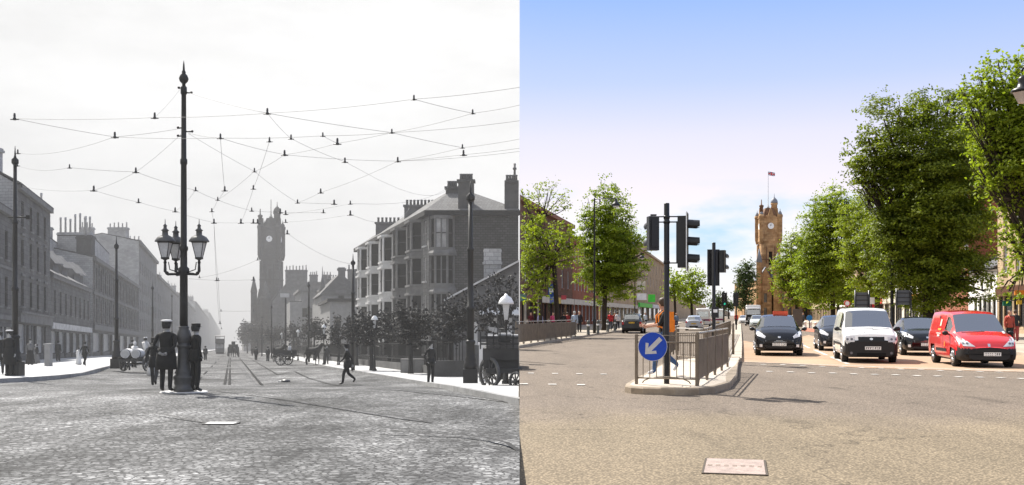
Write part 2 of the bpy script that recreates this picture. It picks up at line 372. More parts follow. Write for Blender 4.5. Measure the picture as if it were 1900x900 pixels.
m_setts = ground_mat('granite_setts', (0.050,) * 3, None, 9.0, var=0.85, patch=0.8, tint=(0.19,) * 3, bump=1.0, setts=True)
m_asph = ground_mat('worn_asphalt', (0.245, 0.196, 0.132), None, 24.0, var=0.42, patch=0.16, tint=(0.31, 0.245, 0.165), bump=0.3, vor=34.0, crack=True, far=(0.235, 0.188, 0.145))
m_asph2 = ground_mat('newer_asphalt', (0.19, 0.152, 0.122), None, 26.0, var=0.35, patch=0.18, tint=(0.235, 0.19, 0.148), bump=0.2, vor=38.0, crack=True)
m_buff = ground_mat('buff_surfacing', (0.32, 0.215, 0.14), None, 20.0, var=0.2, patch=0.15, tint=(0.38, 0.265, 0.18), bump=0.2)
m_redlane = ground_mat('red_surfacing', (0.34, 0.11, 0.07), None, 20.0, var=0.15, patch=0.15, tint=(0.40, 0.16, 0.10), bump=0.2)
m_lpave = ground_mat('old_flagstones', (0.36,) * 3, None, 4.0, var=0.12, patch=0.14, tint=(0.46,) * 3, bump=0.2)
m_rpave = ground_mat('paving_slabs', (0.27, 0.225, 0.175), None, 6.0, var=0.15, patch=0.12, tint=(0.42, 0.37, 0.30), bump=0.2)
m_kerbL = mat('old_kerb_stone', 0.24, 0.85, var=0.3, scale=1.0)
m_kerbR = mat('kerb_stone', (0.36, 0.31, 0.25), 0.85, var=0.25, scale=1.2)
m_white = mat('road_paint', (0.50, 0.47, 0.43), 0.7, var=0.4, scale=3.0, fine=0.3)
m_iron = mat('dark_iron', 0.012, 0.7, metal=0.0, spec=0.2)
m_ironr = mat('old_rail_iron', 0.02, 0.95, spec=.1)

def sheet_left():
    m = MB(); ysr = [-12, -4, 0, 3, 6, 8]; y = 10.0
    while y < 60: ysr.append(y); y += 1.5
    while y < 3000: ysr.append(y); y *= 1.18
    ysr.append(3000)
    ar = [-700, -300, -120, -60, -30, -20, -16] + [-14 + i for i in range(0, 14)] + [0, 2, 4, 6, 8, 12, 16, 20, 25, 30]
    rows = []
    for y in ysr:
        xe = DIV * y; xs = sorted([min(a + KL * y, xe) for a in ar if a + KL * y < xe - 0.05] + [xe])
        # resample to fixed count
        n = 44; x0 = xs[0]; row = []
        for i in range(n):
            t = i / (n - 1)
            x = xe - (xe - x0) * ((1 - t) ** 3.2)
            row.append(m.add((x, y, gL(x, y))))
        rows.append(row)
    for i in range(len(rows) - 1):
        for j in range(43):
            m.f.append([rows[i][j], rows[i][j + 1], rows[i + 1][j + 1], rows[i + 1][j]]); m.m.append(0); m.sm.append(True)
    tag(m.build('road', m_setts), 'old street surface of worn granite setts', None, None, 'structure')
def strip(name, pts_in, pts_out, fn_z, mt, label, up, skirt=0.0, kind='structure'):
    """a band between two polylines given as (x, y); up = height over the road"""
    m = MB(); n = len(pts_in)
    a = [m.add((p[0], p[1], fn_z(*p) + up)) for p in pts_in]; b = [m.add((p[0], p[1], fn_z(*p) + up)) for p in pts_out]
    for i in range(n - 1):
        m.f.append([a[i], b[i], b[i + 1], a[i + 1]]); m.m.append(0); m.sm.append(False)
    if skirt:
        c = [m.add((p[0], p[1], fn_z(*p) - 0.05)) for p in pts_in]
        for i in range(n - 1):
            m.f.append([a[i], a[i + 1], c[i + 1], c[i]]); m.m.append(0); m.sm.append(False)
    return tag(m.build(name, mt), label, None, None, kind)
def kerb(name, pts, fn_z, mt, label, side, wid=0.18, up=0.13):
    m = MB()
    for i in range(len(pts) - 1):
        (x0, y0), (x1, y1) = pts[i], pts[i + 1]
        z0, z1 = fn_z(x0, y0), fn_z(x1, y1)
        m.hexa([(x0, y0, z0 - .1), (x0 + side * wid, y0, z0 - .1), (x1 + side * wid, y1, z1 - .1), (x1, y1, z1 - .1),
                (x0, y0, z0 + up), (x0 + side * wid, y0, z0 + up), (x1 + side * wid, y1, z1 + up), (x1, y1, z1 + up)])
    return tag(m.build(name, mt), label, None, None, 'structure')
gR = lambda x, y: 0.0
sheet_left()
# right hand pavement of the old street
rk = [LR(px, row) for px, row in ((963, 752), (898, 738), (840, 725), (787, 714), (740, 705.5), (695, 697.5), (655, 690.5), (620, 685))]
rk = [(p.x, p.y) for p in rk]
rk = [(DIV * 24 - .1, 24.5)] + rk[1:] if False else rk
rk += [(7.7 + KL * y, y) for y in (90, 110, 140, 200, 300, 600, 1400)]
strip('pavement', [(x + .17, y) for x, y in rk], [(min(DIV * y - .02, x + 12), y) for x, y in rk], gL, m_lpave, 'pale sunlit pavement on the right of the old street', 0.126)
kerb('kerb', rk, gL, m_kerbL, 'stone kerb on the right of the old street', 1)
lk = [LR(px, row) for px, row in ((-60, 712), (0, 709.5), (60, 706), (110, 702), (153, 697), (180, 689), (202, 683), (230, 678.5), (277, 672))]
lk = [(p.x, p.y) for p in lk] + [(-7.1 + KL * y, y) for y in (110, 140, 200, 300, 600, 1400)]
strip('pavement', [(x - .17, y) for x, y in lk], [(min(x, -8 + KL * y) - 26, y + 0.001) for x, y in lk], gL, m_lpave, 'pale sunlit pavement on the left of the old street', 0.126)
kerb('kerb', lk, gL, m_kerbL, 'stone kerb on the left of the old street', -1)

def sheet_right():
    m = MB(); ysr = [-60, -10, 0, 10, 20, 40, 80, 160, 320, 640, 1300, 4000]
    rows = []
    for y in ysr:
        xe = DIV * y; row = [m.add((xe, y, -60 if y < 3999 else -60)), m.add((xe, y, 0))]
        for i in range(1, 12): row.append(m.add((xe + 3000 * (i / 11) ** 4, y, 0)))
        rows.append(row)
    for i in range(len(rows) - 1):
        for j in range(12):
            m.f.append([rows[i][j], rows[i][j + 1], rows[i + 1][j + 1], rows[i + 1][j]]); m.m.append(0); m.sm.append(False)
    tag(m.build('road', m_asph), 'tan worn asphalt of the modern junction', None, None, 'structure')
sheet_right()
def rpoly(name, pix, up, mt, label):
    m = MB(); m.poly([RR(px, r, up) for px, r in pix]); return tag(m.build(name, mt), label, None, None, 'structure')
# newer grey patch round the island and the carriageway beyond the stop line
rpoly('road_patch', [(1376, 672), (1480, 676), (1600, 683), (1760, 687), (1990, 693), (1990, 660), (1620, 628), (1560, 634), (1500, 622), (1420, 640), (1378, 632)], 0.008, m_buff, 'buff surfacing behind the stop line under the waiting cars')
rpoly('road_patch', [(1487, 614), (1532, 618.5), (1530, 610.5), (1490, 606.5)], 0.008, m_redlane, 'red surfaced lane patch beside the white bollards')
rpoly('road_patch', [(1532, 618), (1600, 628), (1990, 700), (1990, 640), (1530, 609)], 0.006, m_redlane, 'reddish strip of road along the right hand kerb')
# markings
def dash(px0, r0, px1, r1, wd, label, up=0.012):
    a = RR(px0, r0, up); b = RR(px1, r1, up); d = (b - a).normalized(); n = Vector((d.y, -d.x, 0)) * wd / 2
    m = MB(); m.poly([a - n, a + n, b + n, b - n]); tag(m.build('road_marking', m_white), label, None, None, 'structure')
dash(1490, 640.5, 1502, 646.5, 0.12, 'white lane dash right of the black hatchback')
dash(1511, 649.5, 1534, 659.5, 0.13, 'white lane dash left of the white van')
dash(1542, 662.5, 1574, 676, 0.14, 'white lane dash nearest the stop line')
dash(1378, 672, 1470, 675.5, 0.10, 'worn white stop line before the black hatchback')
dash(1470, 675.5, 1760, 685.5, 0.16, 'worn white stop line before the vans')
dash(1760, 685.5, 1950, 691, 0.16, 'worn white stop line before the red van')
def studs():
    m = MB(); k = 0
    def sq(px, row, w=.2, d=.34):
        c = RR(px, row, 0.013)
        m.poly([c + Vector((-w, -d, 0)), c + Vector((w, -d, 0)), c + Vector((w, d, 0)), c + Vector((-w, d, 0))])
    for i in range(13): sq(1428 + 39 * i, 690 + 1.1 * i + rng.uniform(-.5, .5), 0.085, .13)
    for i in range(13): sq(1416 + 36.5 * i, 676.5 + 1.25 * i + rng.uniform(-.5, .5), 0.08, .13)
    for i in range(4): sq(985 + 45 * i, 693 + .6 * i, .08, .12)
    for i in range(3): sq(972 + 53 * i, 713 + .8 * i, .09, .13)
    tag(m.build('road_marking', m_white), 'two rows of white crossing studs across the junction', None, None, 'structure')
studs()
# pavements of the modern street
rk2 = [RR(px, row) for px, row in ((-0, 0),) ] if False else None
lkr = [(RR(965, 646).x, RR(965, 646).y)] + [(RR(px, r).x, RR(px, r).y) for px, r in ((1010, 637.5), (1060, 629.5), (1100, 623), (1127, 619), (1143, 616.5))] + [(-11 + KR * y, y) for y in (120, 200, 400, 1200)]
strip('pavement', [(x - .15, y) for x, y in lkr], [(max(DIV * y + .01, x - 22), y) for x, y in lkr], gR, m_rpave, 'shaded pavement on the left of the modern street', 0.125)
kerb('kerb', lkr, gR, m_kerbR, 'kerb on the left of the modern street', -1)
rkr = [(18.5, 30), (19.5, 40), (20.6, 50), (23.6, 66), (26, 80), (31.5, 105), (37, 130)] + [(9.0 + KR * y, y) for y in (160, 200, 300, 500, 1200)]
strip('pavement', [(x + .15, y) for x, y in rkr], [(x + 34, y) for x, y in rkr], gR, m_rpave, 'pavement on the right of the modern street', 0.125)
kerb('kerb', rkr, gR, m_kerbR, 'kerb on the right of the modern street', 1)
# low central reserve beyond the island
def reserve():
    A = [RR(1357, 672), RR(1376, 672), RR(1377, 640), RR(1375, 603), RR(1371, 597), RR(1362, 597), RR(1350, 640)]
    m = MB(); n = len(A)
    m.poly([p + Vector((0, 0, .14)) for p in A])
    for i in range(n):
        p, q = A[i], A[(i + 1) % n]; m.poly([p, q, q + Vector((0, 0, .14)), p + Vector((0, 0, .14))])
    tag(m.build('kerb', m_kerbR), 'long narrow central reserve kerb behind the island', None, None, 'structure')
reserve()
# ------------------------------------------------------------------ building kit
def wallgrid(m, P, L_, H, ops, rd=0.2, mi=0, mr=None, flip=False):
    """flat wall P(u, d, v) with rectangular openings and their reveals"""
    us = sorted(set([0, L_] + [o[0] for o in ops] + [o[2] for o in ops])); vs = sorted(set([0, H] + [o[1] for o in ops] + [o[3] for o in ops]))
    us = [u for u in us if -1e-6 <= u <= L_ + 1e-6]
    for i in range(len(us) - 1):
        j = 0
        while j < len(vs) - 1:
            uc = (us[i] + us[i + 1]) / 2
            def inside(k):
                vc = (vs[k] + vs[k + 1]) / 2
                return any(o[0] < uc < o[2] and o[1] < vc < o[3] for o in ops)
            if inside(j): j += 1; continue
            k = j
            while k < len(vs) - 1 and not inside(k): k += 1
            m.poly([P(us[i], 0, vs[j]), P(us[i + 1], 0, vs[j]), P(us[i + 1], 0, vs[k]), P(us[i], 0, vs[k])], mi)
            j = k
    r = mi if mr is None else mr
    for (a, b, c, d) in ops:
        m.poly([P(a, 0, b), P(c, 0, b), P(c, rd, b), P(a, rd, b)], r); m.poly([P(a, 0, d), P(c, 0, d), P(c, rd, d), P(a, rd, d)], r)
        m.poly([P(a, 0, b), P(a, rd, b), P(a, rd, d), P(a, 0, d)], r); m.poly([P(c, 0, b), P(c, rd, b), P(c, rd, d), P(c, 0, d)], r)
WINC = {}
def win_meshes(w, h, mg, mf, style, msill):
    key = (round(w, 2), round(h, 2), mg.name, mf.name, style)
    if key in WINC: return WINC[key]
    g = MB(); g.poly([(0, 0, 0), (w, 0, 0), (w, 0, h), (0, 0, h)]); pane = g.mesh('window', [mg])
    f = MB(); t = 0.07
    def bar(x0, z0, x1, z1, y=-0.035, dd=.06): f.box(((x0 + x1) / 2, y, (z0 + z1) / 2), (x1 - x0, dd, z1 - z0))
    bar(0, 0, t, h); bar(w - t, 0, w, h); bar(t, h - t, w - t, h); bar(t, 0, w - t, t * 1.3)
    if style != 'plain': bar(t, h * .5 - .03, w - t, h * .5 + .03)
    if style == 'cross': bar(w / 2 - .02, t, w / 2 + .02, h - t, -.03, .04)
    fm = f.mesh('window_frame', [mf])
    s = None
    if msill:
        q = MB(); q.box((w / 2, -.24, -.07), (w + .3, .2, .14)); s = q.mesh('sill', [msill])
    WINC[key] = (pane, fm, s); return WINC[key]

class Bld:
    """street building on a parallelogram plan: u runs along the street, d away from it, v up"""
    def __init__(s, name, label, cat, P0, P1, side, z0, slope, group=None):
        s.P0 = Vector((P0[0], P0[1])); s.P1 = Vector((P1[0], P1[1])); s.side = side; s.z0 = z0; s.slope = slope
        s.L = (s.P1 - s.P0).length; s.dir = (s.P1 - s.P0) / s.L
        s.root = thing(name, label, cat, (P0[0], P0[1], z0), 0, group)
    def P(s, u, d, v):
        q = s.P0 + s.dir * u
        return Vector((q.x + s.side * d, q.y, s.z0 - s.slope * (u * s.dir.y) + v))
    def G(s, g, d, v):   # gable facing the viewer: g runs away from the street, d goes into the building
        q = s.P0 + s.dir * d
        return Vector((q.x + s.side * g, q.y, s.z0 - s.slope * (d * s.dir.y) + v))
    def mb(s): return MB((s.P0.x, s.P0.y, s.z0))
    def shell(s, H, D, wm, ops=(), gops=(), ridge=0, hip=0.0, rm=None, ov=0.35, rd=.22, gm=None, back=True, ridge_d=None):
        m = s.mb(); s.H = H; s.D = D
        wallgrid(m, s.P, s.L, H, list(ops), rd, 0)
        m.poly([s.P(0, D, 0), s.P(s.L, D, 0), s.P(s.L, D, H), s.P(0, D, H)])
        m.poly([s.P(s.L, 0, 0), s.P(s.L, D, 0), s.P(s.L, D, H), s.P(s.L, 0, H)])
        rdm = ridge_d if ridge_d is not None else D / 2
        g = s.mb(); wallgrid(g, s.G, D, H, list(gops), rd, 0)
        if ridge and not hip:
            m.poly([s.P(s.L, 0, H), s.P(s.L, D, H), s.P(s.L, rdm, H + ridge)])
            g.poly([s.P(0, 0, H), s.P(0, D, H), s.P(0, rdm, H + ridge)])
        s.wall = m.build('wall', wm, s.root); s.gable = g.build('gable_wall', gm or wm, s.root)
        # dark liner so rooms never look through
        k = s.mb(); e = rd + .5
        k.poly([s.P(.3, e, .05), s.P(s.L - .3, e, .05), s.P(s.L - .3, e, H - .05), s.P(.3, e, H - .05)]); k.build('inner_wall', m_dark, s.root)
        r = s.mb(); t = .14
        if ridge:
            hu = hip * s.L if hip else 0
            hu = hip
            A = [s.P(-ov * .3, -ov, H), s.P(s.L + ov * .3, -ov, H), s.P(s.L - hu, rdm, H + ridge), s.P(hu, rdm, H + ridge)]
            B = [s.P(-ov * .3, D + ov, H), s.P(s.L + ov * .3, D + ov, H), A[2], A[3]]
            up = Vector((0, 0, t))
            for q in (A, B): r.hexa(q + [x + up for x in q])
            if hip:
                r.poly([A[0] + up, B[0] + up, A[3] + up]); r.poly([A[1] + up, B[1] + up, A[2] + up])
                r.poly([A[0], B[0], A[3]]); 
        else:
            r.hexa([s.P(0, -.02, H - .02), s.P(s.L, -.02, H - .02), s.P(s.L, D, H - .02), s.P(0, D, H - .02), s.P(0, -.02, H + .15), s.P(s.L, -.02, H + .15), s.P(s.L, D, H + .15), s.P(0, D, H + .15)])
        s.roof = r.build('roof', rm, s.root)
        return s
    def band(s, v, h, out, mt, u0=0.0, u1=None, name='cornice', gab=False, d0=0.01):
        m = s.mb(); u1 = s.L if u1 is None else u1
        m.hexa([s.P(u0, -out, v), s.P(u1, -out, v), s.P(u1, -d0 + .02, v), s.P(u0, -d0 + .02, v), s.P(u0, -out, v + h), s.P(u1, -out, v + h), s.P(u1, -d0 + .02, v + h), s.P(u0, -d0 + .02, v + h)])
        if gab:
            D = s.D
            m.hexa([s.G(-out, -out, v), s.G(D, -out, v), s.G(D, .01, v), s.G(-out, .01, v), s.G(-out, -out, v + h), s.G(D, -out, v + h), s.G(D, .01, v + h), s.G(-out, .01, v + h)])
        return m.build(name, mt, s.root)
    def windows(s, ops, mg0, mf, style='sash', msill=None, rd=.18, gable=False, name='window'):
        for (a, b, c, d) in ops:
            mg = mg0
            if rng.random() < .22: mg = {'grey_glass': m_gglass3, 'blue_window_glass': MATS.get('blind_glass')}.get(mg0.name) or mg0
            pane, fm, sl = win_meshes(c - a, d - b, mg, mf, style, msill)
            if gable: p = s.G(a, rd, b) if s.side > 0 else s.G(c, rd, b); ang = 0.0
            else:
                # local x must run so that local -y faces the street
                if s.side > 0: p = s.P(c, rd, b); dv = -s.dir
                else: p = s.P(a, rd, b); dv = s.dir
                ang = math.atan2(dv.y, dv.x)
            o = mobj(name, pane, s.root, p - Vector((s.P0.x, s.P0.y, s.z0)), ang)
            mobj('window_frame', fm, o)
            if sl: mobj('sill', sl, o)
    def chimney(s, u, d, w, dp, top, mt, pots=4, base=None, mp=None, ph=.7):
        c = s.P(u, d, 0) - s.root.location; m = MB(); b = (s.H - .5 if base is None else base)
        m.box((c.x, c.y, c.z + (b + top) / 2), (w, dp, top - b)); m.box((c.x, c.y, c.z + top - .12), (w + .25, dp + .25, .2)); m.box((c.x, c.y, c.z + top + .06), (w + .1, dp + .1, .16))
        o = m.build('chimney', mt, s.root)
        for i in range(pots):
            q = MB(); x = c.x + (0 if pots == 1 else (i / (pots - 1) - .5) * (w - .35)); hh = ph * (1 + .5 * rng.random())
            q.lathe([(.15, 0), (.12, hh * .8), (.15, hh * .82), (.15, hh)], (x, c.y, c.z + top + .14), 8); q.build('chimney_pot', mp or mt, o)
        return o
def winrow(u0, u1, n, v0, v1, w):
    if n == 1: return [((u0 + u1) / 2 - w / 2, v0, (u0 + u1) / 2 + w / 2, v1)]
    return [(u0 + (u1 - u0) * (i + .5) / n - w / 2, v0, u0 + (u1 - u0) * (i + .5) / n + w / 2, v1) for i in range(n)]
def shops(b, n, v1, mg, mf, mfas, mdark=None, u0=.3, u1=None, fas=.7, blind=None):
    """shop openings with glazing, door and fascia"""
    u1 = b.L - .3 if u1 is None else u1; ops = []
    for i in range(n):
        a = u0 + (u1 - u0) * i / n; c = u0 + (u1 - u0) * (i + 1) / n; wd = c - a
        ops += [(a + .2, .55, a + wd * .62, v1 - fas - .15), (a + wd * .68, .05, c - .15, v1 - fas - .15)]
    return ops

m_dark = mat('dark_interior', 0.012, 0.9, var=0.1)
gs = lambda n, c, **k: mat(n, c, **k)
m_gglass = mat('grey_glass', 0.008, 0.4, var=.5, spec=.1)
m_gglass2 = mat('net_curtain_glass', 0.30, 0.3, var=0.5, scale=1.2)
m_gglass3 = mat('half_blind_glass', 0.14, 0.2, var=.7, scale=1.0)
m_gframe = mat('grey_window_paint', 0.03, 0.6)
m_gtrim = mat('dressed_grey_stone', 0.12, 0.85, var=0.25)
m_gtrimw = mat('pale_painted_stone', 0.50, 0.8, var=0.18)
m_slate = stone('grey_slate', 0.07, 0.10, 0.04, (1, 0.2), .3, .2, var=.2)
m_slateL = stone('pale_grey_slate', 0.11, 0.15, 0.07, (1, 0.2), .3, .2, var=.2)
dL = (KL, 1.0)
m_tenL = stone('sooty_ashlar', 0.075, 0.115, 0.045, dL, .9, .38, slope=SL)
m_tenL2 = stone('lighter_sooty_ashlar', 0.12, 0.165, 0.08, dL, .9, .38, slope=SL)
m_gab = stone('pale_rubble_gable', 0.30, 0.40, 0.2, (1, 0), .5, .25)
m_gabd = stone('dark_rubble_gable', 0.035, 0.065, 0.02, (1, 0), .45, .22, var=.4, msize=.03)
m_pot = mat('grey_clay_pot', 0.35, 0.8)
m_chim = mat('sooty_chimney_stone', 0.06, 0.9, var=.3)
m_blind = mat('pale_canvas', 0.6, 0.85)
m_shopw = mat('pale_shop_fitting', 0.42, 0.6, var=.4)

def lbld(name, label, px0, px1, a0, **k):
    y0 = F * a0 / (px0 - 428); y1 = F * a0 / (px1 - 428)
    P0 = (a0 + KL * y0, y0); P1 = (a0 + KL * y1, y1)
    return Bld(name, label, k.get('cat', 'building'), P0, P1, -1 if a0 < 0 else 1, gL(*P0) + .1, SL)

def left_street():
    # B1: near three storey house, cut by the frame
    b = lbld('tenement', 'darker three storey tenement at the far left edge behind the trolley pole', -60, 31, -17.6)
    ops = winrow(0, b.L, 6, 4.3, 6.7, 1.15) + winrow(0, b.L, 6, 8.0, 10.3, 1.15)
    sh = shops(b, 4, 3.6, m_gglass2, m_gframe, None)
    b.shell(11.9, 11, m_tenL, ops + sh, ridge=2.6, rm=m_slate)
    b.windows(ops, m_gglass, m_gframe, msill=m_gtrim); b.windows(sh, m_gglass2, m_shopw, 'plain')
    b.band(11.5, .45, .35, m_gtrim); b.band(3.3, .35, .2, m_gtrim, name='shop_cornice'); b.band(7.3, .2, .08, m_gtrim, name='string_course')
    # B2: tall tenement
    b = lbld('tenement', 'tall four storey dark tenement with gable chimney above the corner shops', 32, 93, -17.6)
    cols = [1.9, 5.2, 8.6, 12.0]
    ops = [(u - .6, v0, u + .6, v1) for v0, v1 in ((4.6, 6.9), (8.0, 10.3), (11.3, 13.5)) for u in (2.2, 6.0, 9.4, 13.0) if u + .6 < b.L]
    sh = [(.6, .6, 3.2, 3.1), (3.8, .05, 5.0, 3.1), (5.6, .6, 6.4, 3.1), (7.2, .05, 8.4, 3.1), (9.0, .6, 11.8, 3.1), (12.4, .05, 13.5, 3.1)]
    b.shell(14.6, 12, m_tenL, ops + sh, ridge=3.4, rm=m_slate, gm=m_gab)
    b.windows(ops, m_gglass, m_gframe, msill=m_gtrim); b.windows(sh[::2], m_gglass2, m_shopw, 'cross'); b.windows(sh[1::2], m_gglass, m_gframe, 'plain', name='shop_door')
    b.band(14.2, .4, .35, m_gtrim); b.band(3.25, .75, .3, m_gtrim, name='fascia'); b.band(4.0, .18, .42, m_gtrim, name='shop_cornice')
    for (a, v0, c, v1) in ops:
        if v1 < 13: b.band(v1 + .25, .2, .16, m_gtrim, a - .15, c + .15, name='hood_mould')
    b.chimney(.7, 3.2, 3.2, 1.0, 17.6, m_gab, 5, base=13, mp=m_pot); b.chimney(b.L - .6, 6.0, 1.6, 1.0, 18.6, m_chim, 4, mp=m_pot)
    # B3 low two storey row
    b = lbld('shop_row', 'low two storey row of old shops with dormers beside the tall tenement', 93.5, 168, -17.6)
    ops = winrow(1, b.L - .5, 8, 4.6, 6.9, 1.1); sh = shops(b, 6, 3.6, None, None, None)
    b.shell(8.3, 9, m_tenL, ops + sh, ridge=2.8, rm=m_slateL, gm=m_gab)
    b.windows(ops, m_gglass, m_gframe, msill=m_gtrim); b.windows(sh[::2], m_gglass2, m_shopw, 'cross'); b.windows(sh[1::2], m_gglass, m_gframe, 'plain', name='shop_door')
    b.band(8.0, .35, .3, m_gtrim); b.band(3.0, .6, .22, m_shopw, name='fascia')
    for u in (7.5, 13.5, 22.5, 26):   # dormers
        m = b.mb()
        for k, (w_, h_) in enumerate(((1.3, 1.9),)):
            c = b.P(u, 1.6, 8.3)
            m.box((c.x, c.y, c.z + h_ / 2 - .2), (1.8, 1.4, h_)); 
            m.poly([(c.x - 1.0, c.y - .8, c.z + h_ - .3), (c.x + 1.1, c.y - .8, c.z + h_ - .3), (c.x + .05, c.y - .8, c.z + h_ + 1.0)])
            m.hexa([(c.x - 1.1, c.y - .85, c.z + h_ - .35), (c.x + .05, c.y - .85, c.z + h_ + 1.0), (c.x + .05, c.y + 1.2, c.z + h_ + 1.0), (c.x - 1.1, c.y + 1.2, c.z + h_ - .35),
                    (c.x - 1.1, c.y - .85, c.z + h_ - .25), (c.x + .05, c.y - .85, c.z + h_ + 1.12), (c.x + .05, c.y + 1.2, c.z + h_ + 1.12), (c.x - 1.1, c.y + 1.2, c.z + h_ - .25)])
            m.hexa([(c.x + 1.2, c.y - .85, c.z + h_ - .35), (c.x + .05, c.y - .85, c.z + h_ + 1.0), (c.x + .05, c.y + 1.2, c.z + h_ + 1.0), (c.x + 1.2, c.y + 1.2, c.z + h_ - .35),
                    (c.x + 1.2, c.y - .85, c.z + h_ - .25), (c.x + .05, c.y - .85, c.z + h_ + 1.12), (c.x + .05, c.y + 1.2, c.z + h_ + 1.12), (c.x + 1.2, c.y + 1.2, c.z + h_ - .25)])
        m.build('dormer', m_gtrim, b.root)
    b.chimney(1.0, 3, 1.7, .9, 12.6, m_gab, 3, mp=m_pot)
    # B4 classical facade
    b = lbld('tenement', 'long three storey building with tall pilaster windows and pale gable', 172, 257, -17.6)
    ops = winrow(1.5, b.L - 1, 13, 4.4, 7.6, 1.5) + winrow(1.5, b.L - 1, 13, 8.7, 11.7, 1.5); sh = shops(b, 6, 3.9, None, None, None)
    b.shell(12.7, 14, m_tenL, ops + sh, ridge=1.5, rm=m_slate, gm=m_gab)
    b.windows(ops, m_gglass, m_gframe); b.windows(sh[::2], m_gglass2, m_shopw, 'plain')
    b.band(12.3, .5, .45, m_gtrim); b.band(8.0, .35, .2, m_gtrim, name='string_course'); b.band(3.4, .7, .3, m_gtrim, name='fascia')
    m = b.mb()
    for i in range(14):
        u = 1.5 + (b.L - 2.5) * i / 13
        m.hexa([b.P(u - .25, -.14, 4.2), b.P(u + .25, -.14, 4.2), b.P(u + .25, 0, 4.2), b.P(u - .25, 0, 4.2), b.P(u - .25, -.14, 12.2), b.P(u + .25, -.14, 12.2), b.P(u + .25, 0, 12.2), b.P(u - .25, 0, 12.2)])
    build_each(m, 'pilaster', m_tenL2, b.root)
    b.chimney(.8, 1.0, 1.9, 1.2, 15.3, m_chim, 1, mp=m_pot, ph=2.2); b.chimney(2, 7.5, 3.6, 1.2, 16.6, m_gab, 6, base=11, mp=m_pot, ph=1.6)
    b.chimney(24, 3, 1.6, 1.2, 16.2, m_chim, 1, mp=m_pot, ph=2.0)
    # B4a pale tall gable standing behind the low row
    b = Bld('tenement', 'pale windowless gable rising behind the low shop row', 'building', (LP(104, 122).x - 1.5, 122), (LP(104, 122).x - 7, 140), -1, gL(-30, 122), SL)
    b.shell(15.2, 9, m_gab, [], ridge=0, rm=m_slate, gm=m_gab); b.chimney(.8, 1.2, 2.0, 1.2, 18.2, m_gab, 3, base=14, mp=m_pot, ph=1.6)
    b = Bld('tenement', 'pale back gable with rows of tall chimney pots above the low row', 'building', (LP(171, 134).x, 134), (LP(171, 134).x - 8, 160), -1, gL(-30, 134), SL)
    b.shell(16.2, 4.6, m_gab, [], ridge=0, rm=m_slate, gm=m_gab, gops=[(1.0, 11.5, 1.7, 13.2), (2.6, 10.6, 3.3, 12.4)])
    b.chimney(.8, 2.3, 4.2, 1.0, 16.6, m_gab, 7, base=15, mp=m_pot, ph=1.7)
    # B5, B6, B7 receding blocks
    for (pa, pb, H, lab, n, ch) in ((257.5, 291, 21.5, 'tall pale hazy tenement with stepped chimneys midway down the left side', 9, ((1, 4, 5), (1, 10, 3), (24, 3, 3))),
                            (291.5, 331, 18.5, 'hazy grey block directly behind the lamp column on the left side', 14, ((1, 3, 3), (40, 3, 3), (80, 3, 3))),
                            (331.5, 362, 19.5, 'faint tenement row seen right of the column base far down the street', 14, ((2, 3, 4), (60, 3, 4), (120, 3, 4))),
                            (362.5, 388, 24, 'very faint far block near the end of the left row', 0, ((2, 3, 4), (120, 3, 4))),
                            (388.5, 409, 30, 'faintest last block closing the left row beside the tram', 0, ((2, 3, 4), (200, 3, 4)))):
        b = lbld('tenement', lab, pa, pb, -17.6)
        ops = []
        if n:
            for v in (4.5, 8.2, 11.9): ops += winrow(1, b.L - 1, n, v, v + 2.3, 1.4)
            if H > 19: ops += winrow(1, b.L - 1, n, 15.6, 17.9, 1.4)
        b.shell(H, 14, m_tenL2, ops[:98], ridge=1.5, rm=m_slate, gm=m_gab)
        if n: b.windows(ops[:98], m_gglass, m_gframe)
        b.band(H - .5, .6, .5, m_gtrim); b.band(3.4, .6, .25, m_gtrim, name='fascia')
        for u, d, np_ in ch: b.chimney(u, d, 3.5 if np_ > 3 else 2.2, 1.6, H + 2.6, m_gab, np_, mp=m_pot)
    # right side
    P0 = ((796 - CX) * 94 / F, 94); P1 = ((664 - CX) * 129.9 / F, 129.9)
    z0 = gL(*P0) + .1
    b = Bld('tenement', 'large bay windowed tenement with dark rubble gable and slate hipped roof', 'building', P0, P1, 1, z0, (131 / F) * 0 + SL)
    fl = [(.9, 2.9), (4.2, 6.4), (7.7, 9.9), (11.0, 13.3)]
    bays = [4.0, 10.6, 17.6, 25.0, 31.6]; ops = []
    singles = [1.6, 7.3, 13.2, 15.2, 20.6, 22.4, 28.3, 34.6]
    for u in singles:
        for v0, v1 in fl: ops.append((u - .5, v0, u + .5, v1))
    mfac = stone('tenement_front_stone', 0.14, 0.18, 0.09, (P1[0] - P0[0], P1[1] - P0[1]), .8, .35, slope=SL)
    b.shell(13.9, 8.2, mfac, ops, ridge=3.1, hip=6.0, rm=m_slateL, gm=m_gabd, ov=.5)
    clip_left(b.roof)
    b.windows(ops, m_gglass, m_gtrimw, msill=m_gtrimw)
    b.band(13.6, .45, .55, m_dark, gab=True, name='gutter')
